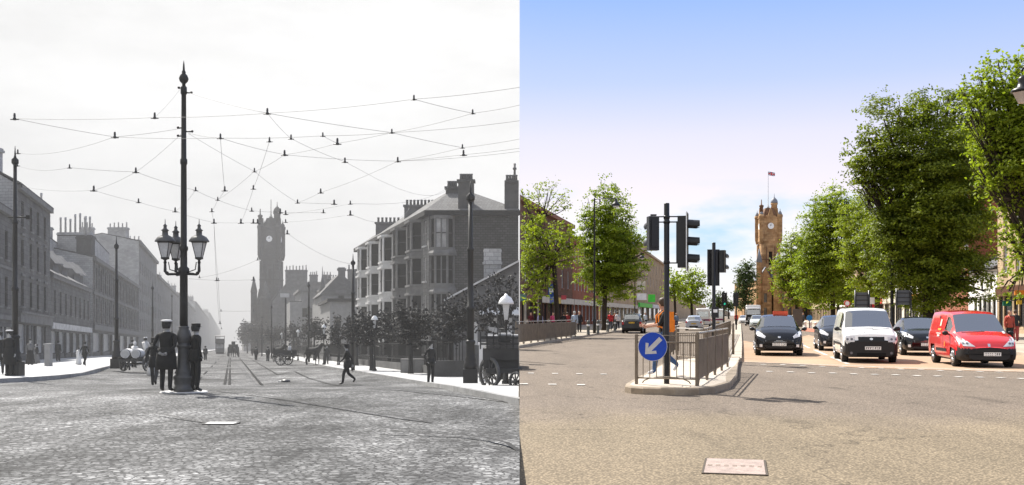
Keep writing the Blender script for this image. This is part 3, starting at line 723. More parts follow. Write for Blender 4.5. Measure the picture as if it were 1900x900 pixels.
    # canted bays
    for k, u in enumerate(bays):
        m = b.mb(); pr = 1.0; hw = 1.55; cw = .62
        mtb = m_gtrimw if k >= 2 else m_gtrim
        plan = [(u - hw, 0), (u - hw + cw, -pr), (u + hw - cw, -pr), (u + hw, 0)]
        bo = None; fr = []
        for i in range(3):
            (ua, da), (ub, db) = plan[i], plan[i + 1]; ln = math.hypot(ub - ua, db - da)
            def Q(t, d, v, ua=ua, da=da, ub=ub, db=db, ln=ln): 
                nx, ny = (db - da) / ln, -(ub - ua) / ln   # outward in (u,d)
                return b.P(ua + (ub - ua) * t / ln - nx * d, da + (db - da) * t / ln - ny * d, v)
            so = [(.16 if i != 1 else .2, v0 - .2, ln - (.16 if i != 1 else .2), v1) for v0, v1 in fl]
            wallgrid(m, Q, ln, 13.5, so, .16, 0)
            fr.append((Q, so))
        for (v0, v1) in fl:
            m.poly([b.P(plan[j][0] + (0), plan[j][1] - .0, v1 + .3) for j in range(4)])
        bo = m.build('bay_window', mtb, b.root)
        g = b.mb()
        for Q, so in fr:
            for (a, v0, c, v1) in so: g.poly([Q(a, .14, v0), Q(c, .14, v0), Q(c, .14, v1), Q(a, .14, v1)])
        g.build('bay_glass', m_gglass, bo)
        t = b.mb()
        for v0, v1 in fl:
            for vv, hh, oo in ((v0 - .42, .2, .14), (v1 + .08, .22, .2)):
                pl = [(u - hw - oo * .3, 0), (u - hw + cw - oo * .4, -pr - oo), (u + hw - cw + oo * .4, -pr - oo), (u + hw + oo * .3, 0)]
                t.hexa([b.P(x, d, vv) for x, d in pl] + [b.P(x, d, vv + hh) for x, d in pl])
            # little mullions
            for Q, so in fr:
                pass
        build_each(t, 'bay_cornice', mtb, bo)
        f = b.mb()
        for Q, so in fr:
            for (a, v0, c, v1) in so:
                vm = (v0 + v1) / 2
                f.hexa([Q(a, .06, vm - .05), Q(c, .06, vm - .05), Q(c, .13, vm - .05), Q(a, .13, vm - .05), Q(a, .06, vm + .05), Q(c, .06, vm + .05), Q(c, .13, vm + .05), Q(a, .13, vm + .05)])
        build_each(f, 'bay_sash', m_gframe, bo)
    # corner bay looking at the viewer on the gable
    m = b.mb(); g = b.mb(); f = b.mb(); cu = 1.35
    plan = [(.05, 0), (.6, -.75), (1.75, -.75), (2.35, 0)]
    def GG(g_, d, v): return Vector((b.P0.x + g_, b.P0.y + d, b.z0 + v))
    for i in range(3):
        (ga, da), (gb, db) = plan[i], plan[i + 1]; ln = math.hypot(gb - ga, db - da)
        def Q(t, d, v, ga=ga, da=da, gb=gb, db=db, ln=ln):
            nx, ny = (db - da) / ln, -(gb - ga) / ln
            return GG(ga + (gb - ga) * t / ln - nx * d, da + (db - da) * t / ln - ny * d, v)
        so = [(.14, v0 - .3, ln - .14, v1) for v0, v1 in fl]
        if i == 1: so = [q for v0, v1 in fl for q in ((.13, v0 - .3, ln / 2 - .06, v1), (ln / 2 + .06, v0 - .3, ln - .13, v1))]
        wallgrid(m, Q, ln, 13.6, so, .16, 0)
        for (a, v0, c, v1) in so:
            top = v0 > 9
            g.poly([Q(a, .14, v0), Q(c, .14, v0), Q(c, .14, v1), Q(a, .14, v1)], 1 if (top and i == 1) else 0)
            vm = (v0 + v1) / 2
            f.hexa([Q(a, .06, vm - .05), Q(c, .06, vm - .05), Q(c, .13, vm - .05), Q(a, .13, vm - .05), Q(a, .06, vm + .05), Q(c, .06, vm + .05), Q(c, .13, vm + .05), Q(a, .13, vm + .05)])
    bo = m.build('bay_window', m_gtrim, b.root); g.build('bay_glass', [m_gglass, m_gglass2], bo); build_each(f, 'bay_sash', m_gframe, bo)
    t = b.mb()
    for v0, v1 in fl[:3]:
        vv = v1 + .25
        pl = [(-.15, 0), (.45, -1.0), (1.9, -1.0), (2.55, 0)]
        t.hexa([GG(x, d, vv) for x, d in pl] + [GG(x * .85 + .2, d * .5, vv + .55) for x, d in pl])
        t.hexa([GG(x, d, vv - .2) for x, d in pl] + [GG(x, d, vv - .002) for x, d in pl])
    build_each(t, 'bay_cornice', m_gtrim, bo)
    mpt = mat('dark_clay_pot', 0.12, 0.8)
    # big dark stacks on the gable
    for (pxa, pxb, top_row, pots, yy) in ((850, 879, 333, 5, 94.3), (936, 962.5, 335, 4, 94.3), (827, 850, 346, 4, 98), (697, 742, 412, 6, 121), (750, 806, 380, 8, 110)):
        x0 = (pxa - CX) * yy / F; x1 = (pxb - CX) * yy / F; zt = CAMZ + (HR - top_row) * yy / F; zb = b.z0 + 12.9 - SL * (yy - 94) if yy > 95 else b.z0 + 14.0
        m = MB(b.root.location); m.box(((x0 + x1) / 2, yy + .6, (zt + zb) / 2), (x1 - x0, 1.1, zt - zb)); m.box(((x0 + x1) / 2, yy + .6, zt - .1), (x1 - x0 + (.24 if pxb < 950 else 0), 1.4, .22))
        o = m.build('chimney', m_chim if yy < 100 else m_gtrim, b.root)
        if pxa == 936: clip_left(o)
        for i in range(pots):
            q = MB(b.root.location); x = x0 + .25 + (x1 - x0 - .5) * i / (pots - 1)
            q.lathe([(.15, 0), (.12, .45), (.15, .48), (.15, .6)], (x, yy + .6, zt), 8)
            if pots == 4 and i == 2 and pxa == 936: q.lathe([(.13, 0), (.1, 1.1), (.18, 1.15), (.18, 1.3), (.1, 1.35), (.12, 1.7)], (x + .15, yy + .9, zt), 8)
            q.build('chimney_pot', mpt, o)
    # small house in front with raking roof
    y = 61.0; s = F / y
    X = lambda px: (px - CX) * y / F
    Z = lambda row: CAMZ + (HR - row) * y / F
    zg = gL(X(880), y) + .1
    root = thing('house', 'low house with raking slate roof and pale skew below the dark gable', 'house', (X(830), y, zg))
    off = root.location
    m = MB(off); m.poly([(X(832), y, zg), (X(964), y, zg), (X(964), y, Z(486)), (X(832), y, Z(556))]); m.poly([(X(832), y, zg), (X(832), y, Z(556)), (X(832), y + 12, Z(556)), (X(832), y + 12, zg)])
    o = m.build('wall', m_gtrim, root); clip_left(o)
    m = MB(off); m.hexa([(X(826), y - .5, Z(561)), (X(966), y - .5, Z(487)), (X(966), y + 12, Z(487)), (X(826), y + 12, Z(561)), (X(826), y - .5, Z(557)), (X(966), y - .5, Z(483)), (X(966), y + 12, Z(483)), (X(826), y + 12, Z(557))]); o = m.build('roof', m_slate, root); clip_left(o)
    m = MB(off); m.hexa([(X(825), y - .62, Z(559)), (X(966), y - .62, Z(485)), (X(966), y - .5, Z(485)), (X(825), y - .5, Z(559)), (X(825), y - .62, Z(555.5)), (X(966), y - .62, Z(481.5)), (X(966), y - .5, Z(481.5)), (X(825), y - .5, Z(555.5))]); o = m.build('barge_board', m_gtrimw, root); clip_left(o)
    m = MB(off)
    for (pa, pb, ra, rb) in ((872, 886, 596, 640), (905, 922, 590, 640), (935, 950, 590, 640)):
        m.hexa([(X(pa), y - .05, Z(rb)), (X(pb), y - .05, Z(rb)), (X(pb), y + .02, Z(rb)), (X(pa), y + .02, Z(rb)), (X(pa), y - .05, Z(ra)), (X(pb), y - .05, Z(ra)), (X(pb), y + .02, Z(ra)), (X(pa), y + .02, Z(ra))])
    m.build('window', m_gtrimw, root)
    m = MB(off); m.hexa([(X(890), y - 1.2, Z(585)), (X(963), y - 1.2, Z(585)), (X(963), y, Z(572)), (X(890), y, Z(572)), (X(890), y - 1.2, Z(583)), (X(963), y - 1.2, Z(583)), (X(963), y, Z(570)), (X(890), y, Z(570))]); m.build('awning', m_blind, root)
    m = MB(off); xc = X(913); m.box((xc, y + 1.5, Z(495)), (1.05, .8, 2.3)); m.box((xc, y + 1.5, Z(487)), (1.2, .95, .15)); ch = m.build('chimney', m_gab, root)
    for i in range(4):
        q = MB(off); q.lathe([(.13, 0), (.10, .62), (.13, .66), (.13, .8)], (xc - .42 + .28 * i, y + 1.5, Z(485.5)), 8); q.build('chimney_pot', m_gtrimw, ch)
    # blocks between tenement and town hall
    def block(name, label, pa, pb, top, y0, D, mt, win=None, ridge=0, hip=0, rm=None, gm=None, rows=None):
        s0 = F / y0; x0 = (pa - CX) / s0; x1 = (pb - CX) / s0; z0 = gL(x0, y0)
        h = CAMZ + (HR - top) / s0 - z0
        b2 = Bld(name, label, 'building', (x0, y0), (x0 + (KL * D), y0 + D), 1, z0, SL)
        wd = x1 - x0; gops = []
        if win:
            nx, rows_ = win
            for v in rows_:
                if v + 2 < h - .3: gops += winrow(.3, wd - .3, nx, v, v + 1.9, 1.0)
        b2.shell(h, wd, mt, [], gops=gops, ridge=ridge, hip=hip, rm=rm or m_slate, gm=gm or mt)
        if gops: b2.windows(gops, m_gglass, m_gframe, gable=True)
        return b2
    mg1 = mat('mid_grey_wall', 0.20, .9, var=.2); mg2 = mat('light_grey_wall', 0.22, .9, var=.15); mg3 = mat('dim_grey_wall', 0.13, .9, var=.25)
    q = block('house', 'pale walled house with broad slate roof left of the bay windowed tenement', 612, 664, 556, 150, 16, mg2, (2, (1, 4.2)), ridge=0)
    q.band(q.H - .3, .45, .4, m_dark, gab=True, name='gutter')
    q2 = block('hall', 'hall with long plain slate roof and central stack behind the pale house', 597, 668, 548, 168, 14, mg1, None, ridge=3.6, hip=.01, rm=m_slateL)
    m = MB(q2.root.location); m.box(((633 - CX) * 168 / F, 168.6, CAMZ + (HR - 530) * 168 / F), (1.0, 1.2, 6.0)); m.box(((633 - CX) * 168 / F, 168.6, CAMZ + (HR - 541) * 168 / F), (1.7, 1.5, .5)); m.box(((633 - CX) * 168 / F, 168.6, CAMZ + (HR - 500) * 168 / F), (1.3, 1.4, .4)); m.build('chimney', mg3, q2.root)
    q = block('house', 'narrow fronted house with pointed dormer right of the lamp standard', 590, 614, 560, 178, 12, mg1, (2, (1, 4.5, 7.6)), ridge=0)
    m = MB(q.root.location); xx = (599 - CX) * 178 / F; zz = CAMZ + (HR - 545) * 178 / F
    m.lathe([(.75, 0), (.75, 1.2), (.1, 4.6), (.03, 6.2)], (xx, 177.6, zz - 1.5), 8); m.build('spire', mg3, q.root)
    q = block('tenement', 'grey tenement with wide chimney beyond the pointed dormer', 558, 592, 538, 215, 18, mg2, (3, (1, 4.5, 8)), ridge=0)
    q.band(q.H - .3, .5, .5, mg3, gab=True, name='gutter')
    q = block('tenement', 'high gabled house with wide chimney stack beside the clock tower', 530, 571, 528, 245, 20, mg3, (4, (6, 10)), ridge=0)
    q.chimney(.6, 2.6, 5.0, 1.4, q.H + 3.4, mg3, 7, mp=m_pot, ph=.8)
    m = MB(q.root.location); sx = 245 / F; m.poly([((505 - CX) * sx, 245.2, CAMZ + (HR - 640) * sx), ((530 - CX) * sx, 245.2, CAMZ + (HR - 640) * sx), ((530 - CX) * sx, 245.2, CAMZ + (HR - 526) * sx), ((505 - CX) * sx, 245.2, CAMZ + (HR - 560) * sx)])
    m.poly([((530 - CX) * sx, 245.2, CAMZ + (HR - 526) * sx), ((505 - CX) * sx, 245.2, CAMZ + (HR - 560) * sx), ((505 - CX) * sx, 262, CAMZ + (HR - 560) * sx), ((530 - CX) * sx, 262, CAMZ + (HR - 526) * sx)]); m.build('lean_to_wing', mg3, q.root)
    for (pa, pb, top, yy, lab, chs) in ((568, 604, 524, 262, 'hazy tenement block rising between the wide chimney and the pointed dormer', ((1, 2, 4), (1, 5.5, 3))), (598, 640, 536, 205, 'hazy block behind the pointed dormer and the hall roof', ((.8, 2, 4),)), (640, 668, 520, 185, 'narrow dim block joining the hall roof to the bay windowed tenement', ((.8, 1.6, 3),))):
        q = block('tenement', lab, pa, pb, top, yy, 14, mg3, (3, (6, 9.5)), ridge=0)
        for u, d, n in chs: q.chimney(u, d, 1.9, 1.2, q.H + 1.9, mg3, n, mp=m_pot)
        q.band(q.H - .3, .4, .35, mg3, gab=True)
    q = block('shop', 'light fronted low building below the high gabled house', 538, 560, 560, 200, 12, mg2, (2, (1,)), ridge=0)
    # far blocks on the right beyond the tower
    q = block('tenement', 'faint far tenement left of the clock tower base', 452, 474, 600, 420, 60, mg1, None)

def clock_tower(name, label, pxl, pxr, y, top_row, base_z, ms, md, mclock, mhands, mdk=None, fx=0.0, flag=None, poleh=9.0, mroof=None):
    s = F / y; w_ = (pxr - pxl) / s; xc = ((pxl + pxr) / 2 - CX) / s
    zt = CAMZ + (HR - top_row) / s; H = zt - base_z
    root = thing(name, label, 'clock tower', (xc, y, base_z)); off = root.location; off = Vector(off)
    cy = y + w_ / 2; hw = w_ / 2 * .77
    # shaft with recessed belfry lancet
    m = MB(off); zs = base_z + H * .69
    def face(k):
        a = k * math.pi / 2; ca, sa = math.cos(a), math.sin(a)
        def Q(t, d, v):
            lx, ly = t - hw, -hw + d
            return Vector((xc + lx * ca - ly * sa, cy + lx * sa + ly * ca, base_z + v))
        return Q
    fulls = zs - base_z
    lan = [(hw - hw * .22, fulls - 6.6, hw + hw * .22, fulls - 2.2), (hw - hw * .14, fulls - 10.5, hw + hw * .14, fulls - 8.6)]
    for k in range(4): wallgrid(m, face(k), 2 * hw, fulls, lan, .5, 0)
    m.build('shaft', ms, root)
    m = MB(off)
    for k in range(4):
        Q = face(k)
        for (a, b, c, d) in lan: m.poly([Q(a, .45, b), Q(c, .45, b), Q(c, .45, d), Q(a, .45, d)])
    m.build('louvre', md, root)
    # corner buttress shafts, corbel table, clock stage
    m = MB(off)
    for sx in (-1, 1):
        for sy in (-1, 1):
            m.box((xc + sx * hw, cy + sy * hw, base_z + fulls * .5), (hw * .34, hw * .34, fulls + .2))
    for i, (q, hh) in enumerate(((1.03, .5), (1.09, .5), (1.15, .5))):
        m.box((xc, cy, zs + .25 + i * .5), (hw * 2 * q, hw * 2 * q, .49))
    m.build('corbel_course', ms, root)
    m = MB(off)
    for q in (.30, .46, .60, .80): m.box((xc, cy, base_z + fulls * q), (hw * 2.34 + .2, hw * 2.34 + .2, .28))
    for t in (-.5, .5):
        for sy in (-1,): m.box((xc + t * hw, cy + sy * (hw + .06), base_z + fulls * .86), (.3, .3, fulls * .22))
    build_each(m, 'string_course', mdk, root)
    m = MB(off); tx2 = xc - w_ / 2 * .86
    m.lathe([(.5, -1.0), (.55, 3.2), (.7, 3.3), (.7, 3.8), (.2, 4.0), (.12, 5.6)], (tx2, cy - w_ / 2 * .8, zs + 1.5 + H * .20), 8); m.build('pinnacle', mdk, root)
    zc = zs + 1.5; hc = H * .20; hw2 = w_ / 2 * .86
    m = MB(off); m.box((xc, cy, zc + hc / 2), (hw2 * 2, hw2 * 2, hc))
    for sx in (-1, 1):
        for sy in (-1, 1):
            m.lathe([(.35, -1.2), (.72, .2), (.72, hc), (.85, hc + .2), (.85, hc + .9), (.6, hc + .95)], (xc + sx * hw2, cy + sy * hw2, zc), 10)
    m.box((xc, cy, zc + hc + .12), (hw2 * 2.12, hw2 * 2.12, .24)); m.box((xc, cy, zc + hc * .18), (hw2 * 2.06, hw2 * 2.06, .22))
    m.build('clock_stage', ms, root)
    # battlements and gablets
    m = MB(off); zp = zc + hc + .24
    n = 5
    for k in range(4):
        a = k * math.pi / 2; ca, sa = math.cos(a), math.sin(a)
        for i in range(n):
            t = -hw2 + hw2 * 2 * (i + .5) / n; lx, ly = t, -hw2 + .2
            m.box((xc + lx * ca - ly * sa, cy + lx * sa + ly * ca, zp + .22), (hw2 * 2 / n * .55, .35, .45), a)
        lx, ly = 0, -hw2 + .1
        def G(px_, pz, dd): return (xc + px_ * ca - (ly + dd) * sa, cy + px_ * sa + (ly + dd) * ca, zp + pz)
        q = [(-1.5, -1.4), (1.5, -1.4), (0, 3.0)]
        m.poly([G(a_, b_, -.15) for a_, b_ in q]); m.poly([G(a_, b_, .2) for a_, b_ in q])
        for j in range(3): m.poly([G(*q[j], -.15), G(*q[(j + 1) % 3], -.15), G(*q[(j + 1) % 3], .2), G(*q[j], .2)])
    m.build('parapet', ms, root)
    m = MB(off); rb, rt_ = hw2 * .82, hw2 * .42
    m.hexa([(xc - rb, cy - rb, zp - .1), (xc + rb, cy - rb, zp - .1), (xc + rb, cy + rb, zp - .1), (xc - rb, cy + rb, zp - .1), (xc - rt_, cy - rt_, zp + 2.9), (xc + rt_, cy - rt_, zp + 2.9), (xc + rt_, cy + rt_, zp + 2.9), (xc - rt_, cy + rt_, zp + 2.9)]); m.build('roof', mdk, root)
    m = MB(off)
    for sx in (-1, 1):
        for sy in (-1, 1): m.lathe([(.62, .3), (.55, .9), (.12, 1.5), (.05, 2.2)], (xc + sx * hw2, cy + sy * hw2, zp + .35), 8)
    m.build('corner_cap', mroof or mdk, root)
    # clock faces
    for k in (0, 1, 3):
        a = k * math.pi / 2; ca, sa = math.cos(a), math.sin(a)
        m = MB(off); rr = hw2 * .33; cz = zc + hc * .62
        def T(lx, ly, lz): return (xc + lx * ca - ly * sa, cy + lx * sa + ly * ca, cz + lz)
        m.poly([T(rr * math.cos(t * math.pi / 12), -hw2 - .12, rr * math.sin(t * math.pi / 12)) for t in range(24)])
        for t in range(24):
            a0, a1 = t * math.pi / 12, (t + 1) * math.pi / 12
            m.poly([T(rr * math.cos(a0), -hw2 - .12, rr * math.sin(a0)), T(rr * math.cos(a1), -hw2 - .12, rr * math.sin(a1)), T(rr * 1.22 * math.cos(a1), -hw2 - .16, rr * 1.22 * math.sin(a1)), T(rr * 1.22 * math.cos(a0), -hw2 - .16, rr * 1.22 * math.sin(a0))], 1)
        c = m.build('clock_face', [mclock, ms], root)
        h = MB(off)
        for ang, ln in ((R(90 - 330), .55), (R(90 - 5), .85)):
            dx, dz = math.cos(ang), math.sin(ang); nx, nz = -dz * .08, dx * .08
            h.poly([T(-nx, -hw2 - .14, -nz), T(nx, -hw2 - .14, nz), T(dx * rr * ln + nx * .4, -hw2 - .14, dz * rr * ln + nz * .4), T(dx * rr * ln - nx * .4, -hw2 - .14, dz * rr * ln - nz * .4)])
        h.build('clock_hand', mhands, c)
    # turret with ogee cap, and spirelet, flag pole
    m = MB(off); tx = xc + hw2 * .62
    m.lathe([(.95, -2), (.95, 4.0), (1.15, 4.2), (1.15, 4.5)], (tx, cy, zp), 12); m.build('turret', ms, root)
    m = MB(off); m.lathe([(1.1, 4.5), (1.12, 4.9), (.95, 5.5), (.5, 6.0), (.12, 6.4), (.06, 7.6)], (tx, cy, zp), 12); m.build('turret_cap', mroof or md, root)
    m = MB(off); m.lathe([(.5, 2.4), (.4, 3.1), (.12, 3.2), (.09, poleh)], (xc - hw2 * .05, cy, zp + .3), 8)
    for k in range(4):
        a = k * math.pi / 2 + .6
        m.tube([(xc - hw2 * .05, cy, zp + 4.5), (xc - hw2 * .05 + 1.6 * math.cos(a), cy + 1.6 * math.sin(a), zp + .4)], .03, 4)
    fp = m.build('flag_pole', md if flag is None else mat('flag_pole_grey', .35), root)
    # little spires at the foot of the belfry and mid-height turrets
    m = MB(off)
    for (ox, oy, zf, hh) in ((hw * .95, -hw * 1.15, fulls * .56, 4.0), (hw * .1, -hw * 1.1, fulls * .50, 4.2), (-hw * 1.35, -hw * .6, fulls * .55, 4.0)):
        m.lathe([(.3, -3.5), (.85, -2), (.85, 0), (1.0, .1)], (xc + ox, cy + oy, base_z + zf), 10)
        m.lathe([(.95, .1), (.5, 1.6), (.08, hh)], (xc + ox, cy + oy, base_z + zf), 10, mi=1)
    m.build('corner_turret', [ms, mroof or md], root)
    if flag:
        g = MB(off); z1 = zp + poleh + .2; x0 = xc - hw2 * .05; N = 14; ww, hh = 2.1, 1.15
        G = [[g.add((x0 + ww * i / N, cy - .05 + .16 * math.sin(i * .8) * i / N, z1 - hh + hh * j / 8 - .35 * (i / N) ** 1.3)) for i in range(N + 1)] for j in range(9)]
        for j in range(8):
            for i in range(N):
                u, v = (i + .5) / N - .5, (j + .5) / 8 - .5
                mi = 0
                if abs(u) < .07 or abs(v) < .13: mi = 1
                elif abs(abs(u) - abs(v)) < .10: mi = 2
                g.f.append([G[j][i], G[j][i + 1], G[j + 1][i + 1], G[j + 1][i]]); g.m.append(mi); g.sm.append(True)
        g.build('flag', [mat('flag_blue', (.02, .03, .16)), mat('flag_red', (.6, .03, .04)), mat('flag_white', (.75, .72, .7))], fp)
    return root, xc, cy, hw
left_street()
mts = stone('grey_tower_stone', 0.05, 0.07, 0.035, (1, 0), 1.0, .5)
mtd = mat('grey_louvre', 0.04, .9)
mck = mat('clock_white', 0.85, .6, var=.03); mhd = mat('clock_hand_black', 0.02, .6)
rt, xc, cy, hw = clock_tower('clock_tower', 'hazy grey Victorian clock tower with turret rising over the old street', 479, 519, 290, 406, gL(-68, 290) - .3, mts, mtd, mck, mhd, mdk=mat('dim_tower_trim', .035, .9), poleh=8)
def hall_body(xc, cy, hw, z0, ms, mr, label, sidef=1, far=26, tint=None, mw=None, gsrt=None):
    """gabled town hall range in front of and beside the tower"""
    root = thing('town_hall', label, 'town hall', (xc - 3, cy - 8, z0)); off = Vector(root.location)
    m = MB(off)
    def gab(x0, x1, y0, y1, h, r):
        ops = []
        wd = x1 - x0; n = max(1, int(wd / 2.4))
        for v in (1.0, 5.4, 9.8):
            if v + 3 < h: ops += winrow(.3, wd - .3, n, v, v + 2.8, 1.0)
        P = lambda u, d, v: Vector((x0 + u, y0 + d, z0 + v))
        wallgrid(m, P, wd, h, ops, .35, 0)
        m.poly([(x0, y0, z0 + h), (x1, y0, z0 + h), ((x0 + x1) / 2, y0, z0 + h + r)])
        for x in (x0, x1): m.poly([(x, y0, z0), (x, y1, z0), (x, y1, z0 + h), (x, y0, z0 + h)])
        m.poly([(x0, y1, z0), (x1, y1, z0), (x1, y1, z0 + h), (x0, y1, z0 + h)])
        for x, o in ((x0, -.3), (x1, .3)):
            m.hexa([(x + o, y0 - .2, z0 + h - .2), ((x0 + x1) / 2, y0 - .2, z0 + h + r), ((x0 + x1) / 2, y1, z0 + h + r), (x + o, y1, z0 + h - .2), (x + o, y0 - .2, z0 + h), ((x0 + x1) / 2, y0 - .2, z0 + h + r + .25), ((x0 + x1) / 2, y1, z0 + h + r + .25), (x + o, y1, z0 + h)], 1)
        m.box(((x0 + x1) / 2, y0 - .05, z0 + 4.6), (wd + .3, .4, .3)); m.box(((x0 + x1) / 2, y0 - .05, z0 + 9.1), (wd + .3, .4, .3))
        for (a, b, c, d) in ops: win.poly([P(a, .3, b), P(c, .3, b), P(c, .3, d), P(a, .3, d)])
    win = MB(off)
    gab(xc + hw * .2, xc + hw * .2 + 7.5, cy - 9, cy + 18, 13.2, 4.5)
    gab(xc - hw * 1.6, xc - hw * .1, cy - 5, cy + 30, 12.5, 3.6)
    gab(xc + hw * .2 + 7.6, xc + hw * .2 + 14.5, cy - 6, cy + 16, 11.5, 4.0)
    m.lathe([(1.3, 0), (1.3, 15.5), (1.5, 15.7), (1.5, 16.2)], (xc + hw * .2, cy - 9, z0), 12); m.lathe([(1.4, 16.2), (.1, 20.5)], (xc + hw * .2, cy - 9, z0), 12, mi=1)
    m.lathe([(.9, 0), (.9, 17.5), (1.0, 17.7)], (xc - hw * 1.6, cy - 5, z0), 10); m.lathe([(1.0, 17.7), (.08, 22.0)], (xc - hw * 1.6, cy - 5, z0), 10, mi=1)
    m.build('wall', [ms, mr], root); win.build('window', mw or mtd, root)
    return root
hall_body(xc, cy, hw, gL(-68, 290) - .3, mts, m_slate, 'hazy grey gabled town hall at the foot of the old clock tower')
# ------------------------------------------------------------------ people
def sk_mesh(name, verts, edges, rad, mats, pick, sub=1, root=0):
    me = bpy.data.meshes.new(name + '_sk'); me.from_pydata(verts, edges, []); me.update()
    o = link(bpy.data.objects.new(name + '_sk', me))
    o.modifiers.new('s', 'SKIN')
    sv = me.skin_vertices[0].data
    for i, r in enumerate(rad):
        r = r if hasattr(r, '__len__') else (r, r); sv[i].radius = r; sv[i].use_root = (i == root)
    if sub:
        ss = o.modifiers.new('u', 'SUBSURF'); ss.levels = sub; ss.render_levels = sub
    dg = bpy.context.evaluated_depsgraph_get(); ev = o.evaluated_get(dg)
    out = bpy.data.meshes.new_from_object(ev); out.name = name
    bpy.data.objects.remove(o); bpy.data.meshes.remove(me)
    out.materials.clear()
    for m in mats: out.materials.append(m)
    for p in out.polygons:
        p.use_smooth = True; p.material_index = pick(p.center)
    return out
PM = dict(skin=0)
def person(label, loc, face, h=1.75, pose='stand', top=None, bot=None, skin=None, shoe=None, hairm=None, hat=None, coat=None,
           skirt=None, group=None, lod=1, arms='down', lean=0.0, fat=1.0, cat='person', name='person', extra=None, sleeves=True):
    """face: heading in degrees, 0 looks towards the viewer (-y)"""
    k = h / 1.75
    stride = {'stand': 0.03, 'walk': 0.21, 'run': 0.34}[pose]
    hipz = .92 if pose != 'run' else .88
    J = {}; 
    J['pel'] = (0, 0, hipz + .03); J['wst'] = (0, -.01, 1.08); J['chs'] = (0, -.02 - lean * .3, 1.28); J['shc'] = (0, -.01 - lean * .45, 1.42)
    J['nck'] = (0, -.02 - lean * .5, 1.50); J['hd1'] = (0, -.035 - lean * .55, 1.585); J['hd2'] = (0, -.03 - lean * .6, 1.66); J['hd3'] = (0, -.01 - lean * .6, 1.735)
    for s, n in ((-1, 'l'), (1, 'r')):
        f = stride * s
        J['hip' + n] = (.095 * s, 0, hipz - .02)
        if pose == 'stand': J['kne' + n] = (.10 * s, -.02, .50); J['ank' + n] = (.10 * s, .02, .09); J['toe' + n] = (.12 * s, -.13, .035)
        else:
            if s > 0: J['kne' + n] = (.09 * s, -f * .75 - .03, .52); J['ank' + n] = (.09 * s, -f - .02, .10); J['toe' + n] = (.10 * s, -f - .18, .05)
            else:
                lift = .12 if pose == 'walk' else .32
                J['kne' + n] = (.09 * s, -f * .25 - .02, .50); J['ank' + n] = (.09 * s, -f + .14, .12 + lift); J['toe' + n] = (.10 * s, -f + .04, .03 + lift * .6)
        J['sho' + n] = (.175 * s * fat, -.01 - lean * .45, 1.40)
        am = arms if isinstance(arms, str) else arms[0 if s < 0 else 1]
        sy = -lean * .3
        if am == 'down': e, w_, t = (.235, .03, 1.12), (.245, -.05, .87), (.24, -.08, .79)
        elif am == 'back': e, w_, t = (.27, .13, 1.14), (.12, .20, .98), (.04, .22, .95)
        elif am == 'fwd': e, w_, t = (.22, -.14, 1.16), (.20, -.38, 1.12), (.19, -.46, 1.13)
        elif am == 'swf': e, w_, t = (.23, -.10, 1.14), (.21, -.28, .98), (.20, -.34, .94)
        elif am == 'swb': e, w_, t = (.24, .16, 1.13), (.25, .20, .90), (.25, .18, .82)
        elif am == 'pocket': e, w_, t = (.27, .06, 1.14), (.21, -.04, .94), (.18, -.06, .89)
        J['elb' + n] = (e[0] * s, e[1] + sy, e[2]); J['wri' + n] = (w_[0] * s, w_[1] + sy, w_[2]); J['hnd' + n] = (t[0] * s, t[1] + sy, t[2])
    rr = {'pel': (.150, .11), 'wst': (.135, .10), 'chs': (.155, .115), 'shc': (.13, .09), 'nck': .055, 'hd1': (.072, .078), 'hd2': (.088, .10), 'hd3': (.062, .07),
          'hip': .092, 'kne': .074, 'ank': .055, 'toe': .036, 'sho': .062, 'elb': .043, 'wri': .030, 'hnd': (.040, .028)}
    names = list(J); idx = {n: i for i, n in enumerate(names)}
    E = [('pel', 'wst'), ('wst', 'chs'), ('chs', 'shc'), ('shc', 'nck'), ('nck', 'hd1'), ('hd1', 'hd2'), ('hd2', 'hd3')]
    for n in 'lr': E += [('pel', 'hip' + n), ('hip' + n, 'kne' + n), ('kne' + n, 'ank' + n), ('ank' + n, 'toe' + n), ('shc', 'sho' + n), ('sho' + n, 'elb' + n), ('elb' + n, 'wri' + n), ('wri' + n, 'hnd' + n)]
    rad = []
    for n in names:
        r = rr.get(n) or rr[n[:3]]
        r = tuple(q * fat for q in (r if hasattr(r, '__len__') else (r, r))) if n in ('pel', 'wst', 'chs') else r
        rad.append(r)
    segs = [(a, b, Vector(J[a]), Vector(J[b])) for a, b in E]
    mats = [skin, top, bot, shoe]
    def pick(c):
        best = None; bd = 9
        for a, b, p, q in segs:
            d = q - p; t = max(0, min(1, (c - p).dot(d) / max(d.length_squared, 1e-6))); dist = (c - (p + d * t)).length
            r = rad[idx[a]]; r = r[0] if hasattr(r, '__len__') else r
            dist -= r * .5
            if dist < bd: bd = dist; best = (a, b, t)
        a, b, t = best
        if a in ('nck', 'hd1', 'hd2') : return 0
        if a == 'shc' and b == 'nck' and t > .6: return 0
        if a[:3] == 'wri': return 0
        if a[:3] == 'elb' and not sleeves: return 0
        if a[:3] in ('hip', 'kne'): return 2
        if a[:3] == 'ank': return 3
        if a == 'pel' and b != 'wst': return 2
        if c.z < 1.0 and a == 'pel': return 2
        return 1
    me = sk_mesh('person', [J[n] for n in names], [(idx[a], idx[b]) for a, b in E], rad, mats, pick, lod)
    root = link(bpy.data.objects.new(name, me)); root.location = loc; root.rotation_euler = (0, 0, R(face)); root.scale = (k, k, k)
    tag(root, label, cat, group)
    hx, hy, hz = J['hd2']
